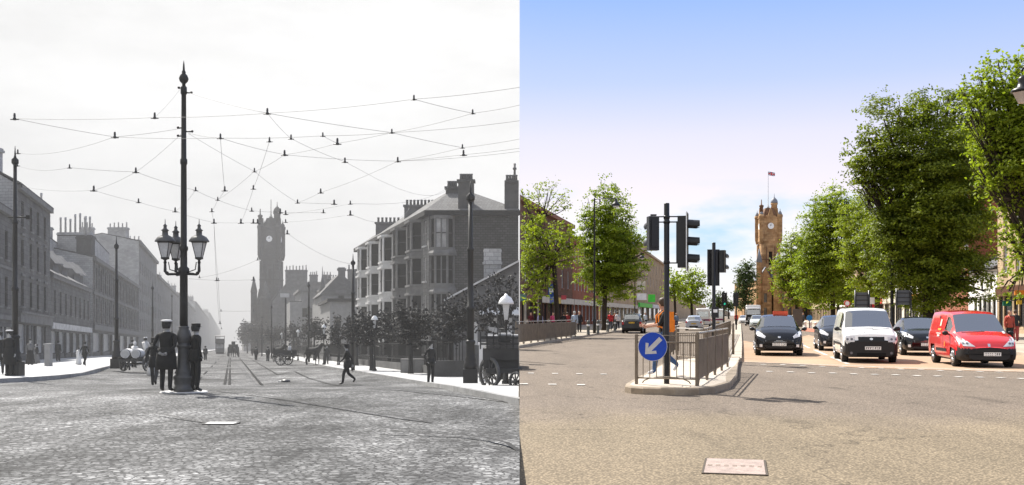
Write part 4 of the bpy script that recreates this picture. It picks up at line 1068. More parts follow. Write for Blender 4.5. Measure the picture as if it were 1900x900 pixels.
    if lod:   # face and fingers
        m = MB(); m.poly([(hx - .014, hy - .092, hz - .03), (hx + .014, hy - .092, hz - .03), (hx, hy - .125, hz - .028)]); m.poly([(hx - .014, hy - .092, hz - .03), (hx, hy - .125, hz - .028), (hx, hy - .092, hz + .02)]); m.poly([(hx + .014, hy - .092, hz - .03), (hx, hy - .125, hz - .028), (hx, hy - .092, hz + .02)])
        for s in (-1, 1): m.ball((hx + s * .084, hy + .005, hz - .02), (.014, .022, .032), 6)
        bm = bmesh.new(); bm.from_mesh(me); 
        tmp = m.mesh('t', [skin]); bm.from_mesh(tmp)
        f = MB()
        for n, s in (('l', -1), ('r', 1)):
            w_ = Vector(J['wri' + n]); hnd = Vector(J['hnd' + n]); d = (hnd - w_).normalized(); sd = d.cross(Vector((s, 0, .2))).normalized()
            for i, ln in enumerate((.062, .072, .068, .052)):
                b0 = hnd + sd * (-.027 + .018 * i); f.tube([b0, b0 + d * ln * .55, b0 + d * ln * .95 + Vector((-s * .018, 0, 0))], [.0095, .0085, .007], 5)
            b0 = w_ + d * .03 - sd * .03; f.tube([b0, b0 + d * .035 - sd * .018, b0 + d * .07 - sd * .016], [.011, .010, .008], 5)
        tmp2 = f.mesh('t', [skin]); bm.from_mesh(tmp2); bm.to_mesh(me); bm.free()
        e = MB()
        for s in (-1, 1): e.ball((hx + s * .033, hy - .090, hz + .005), (.012, .008, .007), 6)
        e.poly([(hx - .024, hy - .0985, hz - .062), (hx + .024, hy - .0985, hz - .062), (hx + .018, hy - .0985, hz - .070), (hx - .018, hy - .0985, hz - .070)])
        e.build('facial_features', PM['dark'], root)
    if hairm:
        m = MB()
        m.lathe([(.085, -.085), (.105, -.03), (.110, .02), (.104, .065), (.08, .10), (.03, .12)], (hx, hy + .03, hz), 12, sq=1.02)
        m.build('hair', hairm, root)
    if hat == 'cap':
        m = MB(); m.lathe([(.112, .025), (.114, .085), (.118, .098), (.120, .11), (.105, .125), (.03, .13)], (hx, hy + .01, hz), 14, mi=0); m.poly([(hx - .07, hy - .09, hz + .04), (hx + .07, hy - .09, hz + .04), (hx + .05, hy - .15, hz + .025), (hx - .05, hy - .15, hz + .025)], 0)
        o = m.build('cap', PM['cap'], root)
    if hat == 'whitecap':
        m = MB(); m.lathe([(.112, .025), (.114, .082)], (hx, hy + .01, hz), 14, mi=0); m.lathe([(.114, .082), (.136, .094), (.138, .112), (.11, .128), (.03, .134)], (hx, hy + .01, hz), 14, mi=1); m.poly([(hx - .07, hy - .09, hz + .04), (hx + .07, hy - .09, hz + .04), (hx + .05, hy - .15, hz + .025), (hx - .05, hy - .15, hz + .025)], 0)
        m.build('peaked_cap', [PM['cap'], PM['capw']], root)
    if hat == 'bowler':
        m = MB(); m.lathe([(.15, .05), (.155, .06), (.105, .062), (.105, .11), (.08, .155), (.03, .17)], (hx, hy + .01, hz), 14); m.build('hat', PM['cap'], root)
    if hat == 'boater':
        m = MB(); m.lathe([(.17, .06), (.17, .07), (.10, .072), (.10, .13), (.02, .132)], (hx, hy + .01, hz), 14); m.build('hat', PM['capw'], root)
    if coat:
        m = MB(); top_ = 1.08; bot_ = coat[1]
        m.lathe([(.205 * fat, bot_ - 1.0), (.200 * fat, (bot_ + top_) / 2 - 1.0), (.165 * fat, top_ - 1.0), (.12, top_ + .04 - 1.0)], (0, .0, 1.0), 16, sq=.78)
        m.build('coat_skirt', coat[0], root)
    if skirt:
        m = MB(); m.lathe([(.33, .06), (.28, .35), (.20, .80), (.13, 1.05), (.10, 1.10)], (0, 0, 0), 16, sq=.9); m.build('skirt', skirt, root)
    if extra: extra(root)
    return root
PM['dark'] = mat('feature_dark', 0.02, .6)
PM['cap'] = mat('black_cloth_cap', 0.012, .8); PM['capw'] = mat('white_cap_cover', 0.62, .8, var=.05)
g_skin = mat('grey_tone_skin', 0.30, .6, var=.05); g_black = mat('black_serge', 0.012, .9, var=.3); g_dark = mat('dark_grey_wool', 0.03, .9, var=.3)
g_mid = mat('mid_grey_cloth', 0.12, .9, var=.2); g_wht = mat('white_linen', 0.55, .9, var=.12); g_shoe = mat('black_boot', 0.01, .35)
skin_m = mat('fair_skin', (.50, .27, .18), .5, var=.06); hair_br = mat('short_brown_hair', (.06, .035, .02), .6)
def cloth(n, c): return mat(n, c, .85, var=.15)

# officers at the lamp column
pb = LP(343, 26)
step_up = .06
def gp(px, y, up=0.0): return LP(px, y, up)
person('tram official in white topped cap, back turned, hands clasped behind him left of the column', gp(308.5, 25.8, .02), 176, 1.78, 'stand', g_black, g_black, g_skin, g_shoe, g_dark, 'whitecap', (g_black, .56), arms='back', fat=1.28)
person('man in dark cap and jacket leaning close on the right side of the lamp column', gp(362.5, 25.9, .02), 140, 1.70, 'stand', g_black, g_black, g_skin, g_shoe, g_dark, 'cap', (g_black, .80), arms=('pocket', 'down'), fat=1.0)
person('person in dark cap walking just behind the tram official', LP(286, 35), 190, 1.66, 'walk', g_black, g_dark, g_skin, g_shoe, g_dark, 'cap', (g_black, .7), arms=('swf', 'swb'))
person('person in dark hat and pale skirt walking far behind the tram official', LP(283, 52), 190, 1.6, 'stand', g_dark, g_mid, g_skin, g_shoe, g_dark, 'bowler', None, g_wht, lod=0)
person('man in white cap and long dark coat at the foot of the left trolley pole', LR(18, 703, .12), 0, 1.74, 'stand', g_black, g_black, g_skin, g_shoe, g_dark, 'whitecap', (g_black, .45), fat=1.25)
person('man in dark cap half cut off by the left edge of the photo', LR(0, 700, .12), 20, 1.72, 'stand', g_black, g_dark, g_skin, g_shoe, g_dark, 'cap', (g_black, .6), fat=1.1)
person('woman in dark long dress and pale blouse front outside the corner shop', LP(56, 66, .12), 30, 1.62, 'stand', g_mid, g_black, g_skin, g_shoe, g_dark, 'bowler', None, g_black, lod=0)
person('child in dark clothes behind the woman outside the corner shop', LP(68, 70, .12), -40, 1.35, 'stand', g_dark, g_dark, g_skin, g_shoe, g_dark, None, None, g_mid, lod=0)
person('small child in white dress holding back on the left pavement', LP(146, 66, .12), 170, 1.12, 'stand', g_wht, g_wht, g_skin, g_shoe, g_dark, None, None, g_wht, lod=0)
person('boy in dark suit walking away beside the child in white', LP(157, 61, .12), 175, 1.45, 'walk', g_black, g_black, g_skin, g_shoe, g_dark, 'cap', (g_black, .8), arms=('swf', 'swb'))
person('man in dark suit and cap striding across the road', LP(645, 43.5), -70, 1.72, 'walk', g_black, g_black, g_skin, g_shoe, g_dark, 'cap', (g_black, .74), arms=('swf', 'swb'), lean=.05, fat=1.15)
person('man in dark suit and flat cap standing at the kerb by the railings', LR(799, 716, .05), 40, 1.74, 'stand', g_black, g_black, g_skin, g_shoe, g_dark, 'cap', (g_black, .78), arms='pocket')
for i, (px, y, f, hh, lab) in enumerate(((475, 128, 170, 1.7, 'tiny dark walker on the far right side pavement under the first tree'), (512, 150, 10, 1.7, 'tiny dark figure by the kerb behind the horse cart'),
        (497, 118, 170, 1.7, 'dark figure stepping off the far kerb left of the horse cart'), (441, 190, 0, 1.7, 'minute figure beside the distant carriage'),
        (381, 120, 180, 1.7, 'small dark figure by the kerb left of the distant tram'), (468, 190, 0, 1.7, 'minute dark figure right of the distant carriage'), (606, 92, 20, 1.7, 'pedestrian half hidden before the railings beside the street lamp'),
        (245, 78, 180, 1.7, 'bystander on the pavement beyond the barrel cart'), (108, 84, 180, 1.65, 'dark shopper near the shop doors beyond the pale pillar'))):
    up = .12 if (px < 300 or px > 590) else 0
    person(lab, LP(px, y, up), f, hh, 'walk' if i % 2 else 'stand', g_dark, g_dark, g_skin, g_shoe, g_dark, 'cap', (g_dark, .75), lod=0, group='distant people in the old street')

def skirtless(): pass
# modern street
def backpack(r):
    m = MB(); m.box((0, .155, 1.22), (.28, .11, .46)); m.box((0, .22, 1.14), (.22, .04, .26)); 
    for s in (-1, 1): m.tube([(s * .13, .12, 1.44), (s * .135, 0.0, 1.485), (s * .135, -.135, 1.36), (s * .14, -.13, 1.12), (s * .15, .12, 1.02)], .022, 6)
    m.build('backpack', cloth('orange_backpack', (.80, .22, .02)), r)
person('man with short hair, black T-shirt, jeans and orange backpack crossing the traffic island', RP(1231, 24.0, .14), -86, 1.80, 'walk', cloth('black_tee', (.012, .011, .010)), cloth('blue_jeans', (.04, .08, .17)), skin_m, cloth('pale_trainers', (.5, .5, .52)), hair_br, None, arms=('fwd', 'fwd'), fat=1.0, sleeves=False, extra=backpack)
pp = [(985, 92, 'maroon coat pedestrian by the green shop door', (.10, .01, .015), (.02, .02, .02), 0), (1002, 90, 'pedestrian in lavender shirt and dark trousers under the blue shop sign', (.42, .40, .62), (.02, .02, .025), 170),
      (1026, 93, 'pedestrian in pink top left of the leaning tree trunk', (.5, .06, .14), (.02, .02, .02), 10), (1046, 88, 'pedestrian in black coat right of the leaning tree trunk', (.02, .015, .015), (.02, .02, .02), 180),
      (1053, 92, 'pedestrian in dark red jacket behind the black coat', (.22, .02, .02), (.03, .03, .03), 180), (1066, 78, 'grey haired pedestrian in pale blue jacket beside the planter end', (.36, .42, .52), (.22, .20, .18), 170),
      (1075, 84, 'pedestrian in black behind the pale blue jacket', (.015, .015, .02), (.02, .02, .02), 0), (1132, 100, 'pedestrian in bright red top under the big left tree', (.55, .03, .04), (.04, .05, .07), 0),
      (1140, 104, 'pedestrian in brown red coat under the big left tree', (.18, .03, .03), (.02, .02, .02), 20), (1146, 101, 'pedestrian in white shirt and dark trousers by the dark car', (.7, .7, .75), (.02, .02, .03), 180),
      (1197, 125, 'pedestrian in pale shirt behind the dark car', (.5, .55, .6), (.1, .1, .12), 0), (1255, 110, 'pedestrian in grey blue top on the far side of the railings', (.14, .18, .24), (.05, .06, .10), 0),
      (1366, 150, 'tiny pedestrian in red coat beyond the central railings', (.5, .03, .03), (.03, .03, .03), 0), (1490, 140, 'pedestrian by the white bollards', (.05, .05, .06), (.03, .03, .03), 0),
      (1873, 52, 'pedestrian in dark red top on the right pavement behind the red van', (.35, .06, .04), (.015, .015, .015), 0), (1884, 56, 'pedestrian in black jacket beside the dark red top', (.02, .02, .02), (.3, .05, .05), 170),
      (1472, 170, 'tiny pedestrian in white near the town hall', (.6, .6, .6), (.05, .05, .1), 0)]
for px, y, lab, c1, c2, f in pp:
    person(lab, RP(px, y, .125), f, 1.7 + rng.uniform(-.06, .06), 'walk' if rng.random() < .5 else 'stand', cloth('top_%d' % px, c1), cloth('bottom_%d' % px, c2), skin_m, g_shoe, hair_br if px != 1066 else mat('grey_hair', .45), None, (cloth('top_%d' % px, c1), .85), lod=0, group='pedestrians on the modern pavements')
# ------------------------------------------------------------------ old street furniture
m_cast = mat('painted_cast_iron', 0.014, 0.5, var=.25, spec=.3)
m_cast2 = mat('worn_highlit_cast_iron', 0.06, 0.45, var=.3, spec=.4)  # paler iron; on the column base the highlights are put into its colour
m_lglass = mat('lantern_glass', 0.5, 0.15, var=.2, spec=.7)
m_plinth = mat('kerb_plinth_stone', 0.42, .85, var=.2)
def lantern(par, x, y, z, s=1.0, arm=0):
    """four sided gas lantern standing on the end of its bracket"""
    m = MB(); 
    for k in range(4):
        a = math.pi / 4 + k * math.pi / 2
        m.tube([(x + .10 * s * math.cos(a), y + .10 * s * math.sin(a), z), (x + .215 * s * math.cos(a), y + .215 * s * math.sin(a), z + .42 * s)], .011 * s, 5)
    m.lathe([(.12 * s, -.03 * s), (.125 * s, .02 * s)], (x, y, z), 4, ph=math.pi / 4, sm=False); m.lathe([(.235 * s, .41 * s), (.235 * s, .445 * s)], (x, y, z), 4, ph=math.pi / 4, sm=False)
    m.lathe([(.05 * s, -.14 * s), (.03 * s, -.06 * s), (.09 * s, -.03 * s)], (x, y, z), 8)
    o = m.build('lantern_frame', m_cast, par)
    m = MB(); m.lathe([(.27 * s, .44 * s), (.27 * s, .47 * s), (.20 * s, .57 * s), (.08 * s, .63 * s), (.075 * s, .73 * s), (.11 * s, .75 * s), (.05 * s, .80 * s), (.04 * s, .85 * s), (.055 * s, .88 * s), (.012 * s, .93 * s), (.008 * s, 1.06 * s)], (x, y, z), 16); m.build('lantern_roof', m_cast2, o)
    m = MB(); m.lathe([(.105 * s, .02 * s), (.205 * s, .41 * s)], (x, y, z), 4, ph=math.pi / 4, sm=False); m.build('lantern_glass', m_lglass, o)
base = LP(341, 26); zrow = lambda row: CAMZ + (HR - row) * 26 / F - base.z
col = thing('lamp_column', 'tall ornate cast iron tram column with lanterns standing on a round stone plinth', 'lamp post', base)
m = MB(); m.lathe([(.56, -.12), (.60, -.02), (.58, .03)], (0.0, 0, 0), 28); m.build('plinth', m_plinth, col)
z1 = .03
prof = [(.25, 0), (.25, .12), (.22, .14), (.235, .2), (.235, .3), (.26, .34), (.26, .38), (.20, .43), (.225, .48), (.19, .55), (.165, .62), (.155, .85), (.145, 1.05), (.15, 1.1), (.19, 1.14), (.19, 1.17), (.155, 1.2), (.155, 1.25), (.19, 1.27), (.185, 1.42), (.15, 1.54), (.12, 1.58), (.13, 1.62), (.115, 1.66)]
m = MB(); m.lathe([(r, z + z1) for r, z in prof], n=24); m.build('base', m_cast2, col)
zt = zrow(170)
m = MB(); m.lathe([(.10, 1.69), (.098, 2.3), (.096, zrow(508)), (.135, zrow(506)), (.135, zrow(498)), (.088, zrow(495)), (.084, zrow(466)), (.105, zrow(464)), (.105, zrow(458)), (.078, zrow(456)), (.070, zrow(306)), (.088, zrow(304)), (.088, zrow(296)), (.066, zrow(294)), (.058, zrow(176)), (.078, zrow(174)), (.078, zrow(162)), (.04, zrow(159))], n=20); m.build('shaft', m_cast, col)
m = MB(); m.lathe([(.05, zrow(160)), (.04, zrow(156)), (.10, zrow(151)), (.12, zrow(146)), (.09, zrow(140)), (.04, zrow(136)), (.055, zrow(134)), (.03, zrow(131)), (.02, zrow(120)), (.004, zrow(112))], n=16); m.build('finial', m_cast, col)
m = MB()
zb = zrow(507)
for (dx, dy) in ((-.44, -.10), (.42, -.10), (-.34, .42)):
    m.tube([(0, 0, zb), (dx * .45, dy * .45, zb - .02), (dx * .85, dy * .85, zb - .03), (dx, dy, zb + .05), (dx, dy, zb + .26)], [.045, .035, .035, .04, .03], 8)
    m.tube([(dx * .3, dy * .3, zb + .03), (dx * .75, dy * .75, zb + .09), (dx * .82, dy * .82, zb + .28)], .014, 5)
    m.ball((dx * .9, dy * .9, zb + .0), .05, 8)
m.build('bracket', m_cast, col)
for (dx, dy) in ((-.44, -.10), (.42, -.10), (-.34, .42)): lantern(col, dx, dy, zb + .38, .93)
m = MB()
for zz, dx in ((zrow(163), -.12), (zrow(172), .2), (zrow(237), -.14), (zrow(244), .22), (zrow(252), -.14)):
    m.tube([(0, 0, zz), (dx, -.02, zz - .01)], .02, 5); m.ball((dx, -.02, zz), .035, 6)
m.build('wire_clamp', m_cast, col)

def tpole(label, px, row_base, y, top_row, base=True, r=.11, crossarm=None, group='tramway poles in the old street', lantern_=None):
    b = LP(px, y, .1); H = CAMZ + (HR - top_row) * y / F - b.z
    root = thing('trolley_pole', label, 'pole', b, 0, group)
    m = MB(); z = 0
    if base:
        m.box((0, 0, .28), (.52, .52, .56)); m.build('pedestal', m_cast, root)
        m = MB(); m.lathe([(.24, .56), (.25, .7), (.20, .8), (.21, .9), (.17, 1.0), (.15, 1.45), (.18, 1.5), (.18, 1.56), (.12, 1.62)], n=16); m.build('base', m_cast, root); z = 1.6
    m = MB(); m.lathe([(r, z), (r, H * .38), (r * 1.25, H * .381), (r * 1.25, H * .395), (r * .82, H * .4), (r * .8, H * .68), (r, H * .681), (r, H * .69), (r * .66, H * .7), (r * .6, H - .5)], n=12); m.build('shaft', m_cast, root)
    m = MB(); m.lathe([(r * .6, H - .5), (r * 1.2, H - .42), (r * 1.2, H - .28), (r * .5, H - .2), (r * .3, H - .1), (.01, H + .25)], n=10); m.build('finial', m_cast, root)
    if crossarm:
        m = MB(); m.tube([(-.25, 0, crossarm), (.55, 0, crossarm)], .035, 6); m.box((.5, 0, crossarm), (.12, .1, .16)); m.build('wire_bracket', m_cast, root)
    return root
p1 = tpole('thick trolley pole with pedestal at the far left by the corner shops', 28, 703, 40, 283, crossarm=6.2)
p2 = tpole('trolley pole with pedestal just left of the barrel cart', 216, 683, 58, 446, crossarm=None)
tpole('slimmer hazy trolley pole left of the tram official', 283, 668, 100, 528, base=False)
tpole('faint thin trolley pole close to the left side of the lamp column', 319, 660, 150, 545, base=False)
p3 = tpole('thick dark trolley pole with pedestal at the right kerb before the gable', 873, 725, 37, 349, r=.13)
p4 = tpole('dark trolley pole at the near end of the pale bay windows', 655, 690, 67, 478, base=False, r=.13)
tpole('dark trolley pole rising behind the horse cart', 573, 672, 105, 524, base=False, r=.13)
tpole('hazy trolley pole right of the town hall', 504, 665, 140, 565, base=False)
tpole('thin faint trolley pole beside the distant trees', 486, 660, 175, 585, base=False)
# tall square topped lamp beside the town hall
root = thing('lamp_standard', 'tall post carrying a wide pale flat lamp near the town hall', 'lamp post', LP(530, 125, .1)); H = CAMZ + (HR - 545) * 125 / F - root.location.z
m = MB(); m.lathe([(.12, 0), (.09, H - .5)], n=10); m.build('post', m_cast, root); m = MB(); m.box((-.1, 0, H - .2), (1.0, .5, .45)); m.build('lamp_head', m_gtrimw, root)
def gaslamp(label, px, y, top_row, s=.72):
    b = LP(px, y, .1); H = CAMZ + (HR - top_row) * y / F - b.z
    root = thing('street_lamp', label, 'street lamp', b, 0, 'gas street lamps on the old pavement')
    m = MB(); m.lathe([(.14, 0), (.14, .12), (.08, .2), (.07, .6), (.05, .7), (.04, H - .95), (.06, H - .93), (.03, H - .9)], n=12); m.tube([(-.25, 0, H - 1.15), (.25, 0, H - 1.15)], .02, 6); m.build('post', m_cast, root)
    m = MB(); m.lathe([(.10 * s, H - .85), (.20 * s, H - .35)], n=4, ph=math.pi / 4, sm=False); m.build('lantern_glass', m_lglass, root)
    m = MB(); m.lathe([(.32 * s, H - .34), (.31 * s, H - .28), (.22 * s, H - .14), (.08 * s, H - .06), (.04 * s, H)], n=16); m.build('shade', m_capw2, root)
m_capw2 = mat('white_enamel_shade', 0.75, .4, var=.06)
gaslamp('gas street lamp with white shade before the railings', 695, 65, 584)
gaslamp('smaller gas street lamp with white shade right of the horse cart', 601, 88, 601)
gaslamp('white shaded gas lamp above the horse cart', 553, 118, 611)
gaslamp('farthest small white shaded gas lamp left of the horse cart', 523, 145, 617)
gaslamp('large white shaded gas lamp among leaves above the loaded cart', 939, 33.5, 545, .8)
gaslamp('gas lamp with pale head behind the right trolley pole', 912, 60, 622, .7)

# railings on low wall before the tenement
def fence():
    root = thing('railings', 'long dark iron railings on a low stone wall before the tenement gardens', 'railings', LA(11.3, 52)); off = Vector(root.location)
    m = MB(off); w_ = MB(off); y = 52.0
    while y < 210:
        step = .32 if y < 80 else (.6 if y < 120 else 1.2); y2 = min(y + 4 * step, 210)
        for k in range(4):
            p = LA(11.3, y + k * step, .1); m.tube([p + Vector((0, 0, .5)), p + Vector((0, 0, 1.9))], .022 if y < 80 else .035, 4, caps=False)
        a, b = LA(11.3, y, .1), LA(11.3, y2, .1)
        for z in (.75, 1.75): m.hexa([a + Vector((-.03, 0, z)), a + Vector((.03, 0, z)), b + Vector((.03, 0, z)), b + Vector((-.03, 0, z)), a + Vector((-.03, 0, z + .06)), a + Vector((.03, 0, z + .06)), b + Vector((.03, 0, z + .06)), b + Vector((-.03, 0, z + .06))])
        w_.hexa([a + Vector((-.15, 0, 0)), a + Vector((.2, 0, 0)), b + Vector((.2, 0, 0)), b + Vector((-.15, 0, 0)), a + Vector((-.15, 0, .5)), a + Vector((.2, 0, .5)), b + Vector((.2, 0, .5)), b + Vector((-.15, 0, .5))])
        y = y2
    w_.build('low_wall', mat('low_wall_stone', 0.07, .9, var=.3), root); m.build('rails', m_iron, root)
    # return wall facing the viewer at the corner
    a = LA(11.3, 52, .1); 
    r = MB(off); X0, X1 = (806 - CX) * 52 / F, (862 - CX) * 52 / F; z0 = a.z
    r.hexa([(X0, 51.7, z0), (X1, 51.7, z0), (X1, 52, z0), (X0, 52, z0), (X0, 51.7, z0 + .85), (X1, 51.7, z0 + .85), (X1, 52, z0 + .85), (X0, 52, z0 + .85)]); r.build('corner_wall', mat('corner_wall_stone', 0.05, .9, var=.3), root)
    r = MB(off); x = X0
    while x < X1: r.tube([(x, 51.85, z0 + .85), (x, 51.85, z0 + 2.0)], .02, 4, caps=False); x += .16
    r.box(((X0 + X1) / 2, 51.85, z0 + 1.9), (X1 - X0, .05, .06)); r.build('corner_rails', m_iron, root)
fence()
def box_thing():
    y = 60; x0, x1 = (744 - CX) * y / F, (793 - CX) * y / F; z0 = gL(x0, y) + .1
    root = thing('cabinet', 'grey panelled street cabinet with two doors against the railings', 'cabinet', ((x0 + x1) / 2, y, z0))
    m = MB(); m.box((0, 0, .42), (x1 - x0, .5, .84)); m.build('body', mat('cabinet_grey', .14, .7), root)
    m = MB(); 
    for s in (-1, 1): m.box((s * (x1 - x0) / 4, -.26, .42), ((x1 - x0) / 2 - .12, .02, .68))
    m.build('door', mat('cabinet_door_grey', .19, .7), root)
box_thing()
def pillar(label, px, row0, row1, px2, y, mt, name='gate_pillar'):
    x0, x1 = (px - CX) * y / F, (px2 - CX) * y / F; z0 = gL(x0, y) + .05; z1 = CAMZ + (HR - row0) * y / F
    root = thing(name, label, 'pillar', ((x0 + x1) / 2, y, z0)); m = MB(); m.box((0, 0, (z1 - z0) / 2), (x1 - x0, .4, z1 - z0)); m.build('shaft', mt, root)
    m = MB(); m.box((0, 0, z1 - z0 + .04), (x1 - x0 + .1, .5, .1)); m.build('cap', mt, root)
pillar('stone gate pillar behind the wheel of the loaded cart', 889, 640, 715, 905, 44, m_gtrimw)
pillar('pale square stone pillar on the left pavement by the shops', 85, 640, 672, 95, 62, mat('pillar_grey', .22, .85))
# tram rails
def rail(pix, label, w_=.11, mt=None, ahead=None):
    pts = []
    for px, row in pix: pts.append(LR(px, row, .006))
    if ahead: pts = ahead + pts
    # densify so the strip follows the ground
    q = []
    for i in range(len(pts) - 1):
        n = max(1, int((pts[i + 1] - pts[i]).length / 1.0))
        for k in range(n):
            p = pts[i].lerp(pts[i + 1], k / n); q.append(Vector((p.x, p.y, gL(p.x, p.y) + .045 + max(0, p.y - 50) * .0006)))
    q.append(pts[-1]); m = MB(); prev = None
    for i, p in enumerate(q):
        d = (q[min(i + 1, len(q) - 1)] - q[max(0, i - 1)]); d.z = 0; d.normalize(); n = Vector((d.y, -d.x, 0)) * w_ / 2
        cur = (m.add(p - n), m.add(p + n))
        if prev: m.f.append([prev[0], prev[1], cur[1], cur[0]]); m.m.append(0); m.sm.append(False)
        prev = cur
    o = m.build('tram_rail', mt or m_ironr); tag(o, label, None, None, 'structure'); return o
def arail(a, y0=34, y1=330): return [(428 + F * a / y, HL + F * hL(a + KL * y, y) / y) for y in (y1, 220, 150, 110, 85, 70, 60, 52, 46, 40, y0) if y >= y0 - .1]
rail(arail(-1.55, 40), 'leftmost rail of the left tram track'); rail(arail(-.25, 43), 'right rail of the left tram track'); rail(arail(-.05, 43), 'groove rail beside the left tram track')
rail(arail(1.3, 42), 'left rail of the right tram track')
rail(arail(2.75, 60) + [(545, 689), (572, 702), (600, 710), (640, 717), (700, 722), (780, 729), (860, 737), (950, 748)], 'rightmost rail curving across to the right hand street', .09, m_iron)
rail([(400, 726), (440, 731), (490, 737), (560, 748), (640, 761), (700, 771), (760, 780), (800, 785)], 'rail curving across the junction in front of the plinth', .07, m_iron)
rail([(700, 806), (780, 809), (850, 812), (900, 818), (940, 828), (961, 836)], 'rail groove at the right of the near junction', .06, m_iron)
rail([(0, 762), (100, 765), (200, 767), (300, 773), (385, 786)], 'faint rail groove crossing the near left of the junction', .05, m_iron)
rail([(400, 704), (440, 709)] , 'short crossing groove near the rail points', .08, m_iron)
c = LR(411, 787, .012); root = thing('drain_cover', 'small pale rectangular iron cover among the near setts', 'drain cover', c)
m = MB(); m.box((0, 0, 0), (.42, .26, .02)); m.build('plate', mat('pale_cover', .42, .6), root); m = MB(); m.box((0, 0, -.002), (.48, .32, .016)); m.build('rim', m_cast, root)
c = LR(530, 709, .05); root = thing('points_box', 'small rough points box beside the curving rail', 'rail box', c); m = MB(); m.ball((0, 0, 0), (.22, .3, .09), 10); m.build('lid', m_cast2, root); m = MB(); m.box((-.2, .3, -.03), (.3, .5, .05)); m.build('frame', m_plinth, root)

# overhead wires
m_wire = mat('copper_span_wire', 0.10, .6); m_ins = mat('insulator_hanger', 0.05, .5)
def wd(px, row):
    if abs(px - 343) < 17 and row < 260: return 26.0
    return max(18.0, min(150.0, 9500.0 / (HL - row)))
used_nodes = set()
def wire(label, nodes, r=.0042, ys=None, hang=True, group='overhead tram wires'):
    pts = []
    for i, n in enumerate(nodes):
        y = n[2] if len(n) > 2 else wd(n[0], n[1]); pts.append(W(n[0], n[1], y))
    q = []
    rs_ = rng.uniform(.006, .013)
    for i in range(len(pts) - 1):
        ln = (pts[i + 1] - pts[i]).length
        for k in range(8):
            t = k / 8; p = pts[i].lerp(pts[i + 1], t); p.z -= rs_ * ln * 4 * t * (1 - t); q.append(p)
    q.append(pts[-1]); off = pts[0]
    m = MB(off); rr = [max(r, .00011 * p.y) for p in q]; m.tube(q, rr, 4, caps=False)
    root = link(bpy.data.objects.new('overhead_wire', m.mesh('overhead_wire', m_wire))); root.location = off; tag(root, label, 'overhead wire', group)
    for i, n in enumerate(nodes):
        key = (n[0], n[1])
        if not hang or key in used_nodes or abs(n[0] - 343) < 18 or not (5 < n[0] < 955) or (len(n) > 3): continue
        used_nodes.add(key); p = pts[i]; s = rng.uniform(.5, .78) * (p.y / 26.0) ** .5
        h = MB(off); h.lathe([(.05 * s, -.05 * s), (.055 * s, .01 * s), (.03 * s, .04 * s), (.04 * s, .07 * s), (.03 * s, .16 * s), (.012 * s, .18 * s)], p, 8); h.tube([p + Vector((-.13 * s, 0, -.03 * s)), p + Vector((.13 * s, 0, -.03 * s))], .018 * s, 5)
        h.build('insulator', m_ins, root)
A1 = (27, 220); A2 = (287, 218); A3 = (213, 254); A4 = (129, 311); A5 = (252, 319); A6 = (174, 353); A7 = (257, 375); A8 = (325, 392); A9 = (409, 256); A10 = (472, 318); A11 = (363, 353); A12 = (417, 353); A13 = (404, 371); A14 = (393, 392); A15 = (397, 413); A16 = (467, 391)
B1 = (496, 210); B2 = (768, 184); B3 = (877, 210); B4 = (727, 246); B5 = (599, 252); B6 = (626, 266); B7 = (858, 274); B8 = (528, 287); B9 = (738, 299); B10 = (595, 357); B11 = (552, 376)
WL = [('long topmost wire across the whole sky rising to the right', [A1, A2, B1, B2, (964, 162)]),
      ('wire from the column top falling right to the first crossing', [(350, 172, 26), B1, B4]), ('short wire from the column top down to the left insulator', [(336, 163, 26), A2]),
      ('wire sloping from the far left insulator to the double hanger', [A1, A3]), ('wire from the left trolley pole head up to the double hanger', [(33, 284, 40), A3]),
      ('wire from the double hanger up to the column', [A3, (337, 238, 26)]), ('nearly level wire passing the column at the lantern head height of row four', [A3, A9, B5, B4, (964, 224)]),
      ('wire from the right of the column through the crossing hangers', [(350, 247, 26), A9, B8, B9, (964, 281)]), ('level wire from the left pole through two insulators falling to the right', [(32, 307, 40), A4, A5, A11, A13, A16, (520, 394), (600, 394)]),
      ('steep wire from the left of the column down to the left crossing', [(337, 248, 26), A5, A6]), ('lower wire from the left pole cross arm falling to the right', [(40, 346, 40), A6, A7, A8, A15, (470, 413), (478, 413)]),
      ('wire from the column falling right past the tower top', [(350, 248, 26), A10, B11, (620, 378)]), ('rising wire right of the tower', [B11, B10, B9, B7, (964, 258)]),
      ('wire descending from the second crossing to the vertical drop', [A10, A13, A14, A15]), ('thin drop wire from the level wire', [A9, A12, A13]),
      ('long wire falling from the first crossing to the tenement roof', [B1, (540, 257), (640, 300), (830, 352, 94)]), ('wire joining two right hand insulators down to the right', [B2, B3, B3]),
      ('wire rising from the right crossing to the frame edge', [B4, B3, (964, 195)]), ('small slack wire between two middle insulators', [B5, B6, B4]), ('wire between the middle hangers falling left', [B6, B8, A10]),
      ('wire from the right crossing down to the right insulator', [B4, B7]), ('trolley wire receding down the middle of the street', [A15, (402, 520, 76), (408, 600, 150)]),
      ('trolley wire receding beside the tram', [(397, 413), (405, 520, 76), (411, 610, 190)]), ('left wire crossing low between the column and building', [A8, A11]),
      ('wire running right from the tower to the tenement chimneys', [(530, 397), (650, 378), (828, 350, 94)]), ('lower wire running right from the tower to the tenement roof', [(530, 412), (650, 398), (760, 386, 100)]),
      ('wire falling from the tower front to the right hand pole', [(470, 413), (533, 433), (655, 490, 67, 0)]), ('level span wire at lantern bracket height', [(350, 517), (402, 520), (470, 519)]),
      ('rising span wire from the bracket to the tower', [(370, 515), (478, 482)]), ('short low span wire before the town hall', [(410, 577), (470, 577)]), ('steep thin wire left of the tower', [(500, 262), (470, 350), (447, 413)]),
      ('low wire leaving the frame on the right under the rising wire', [B9, (860, 287), (964, 275)])]
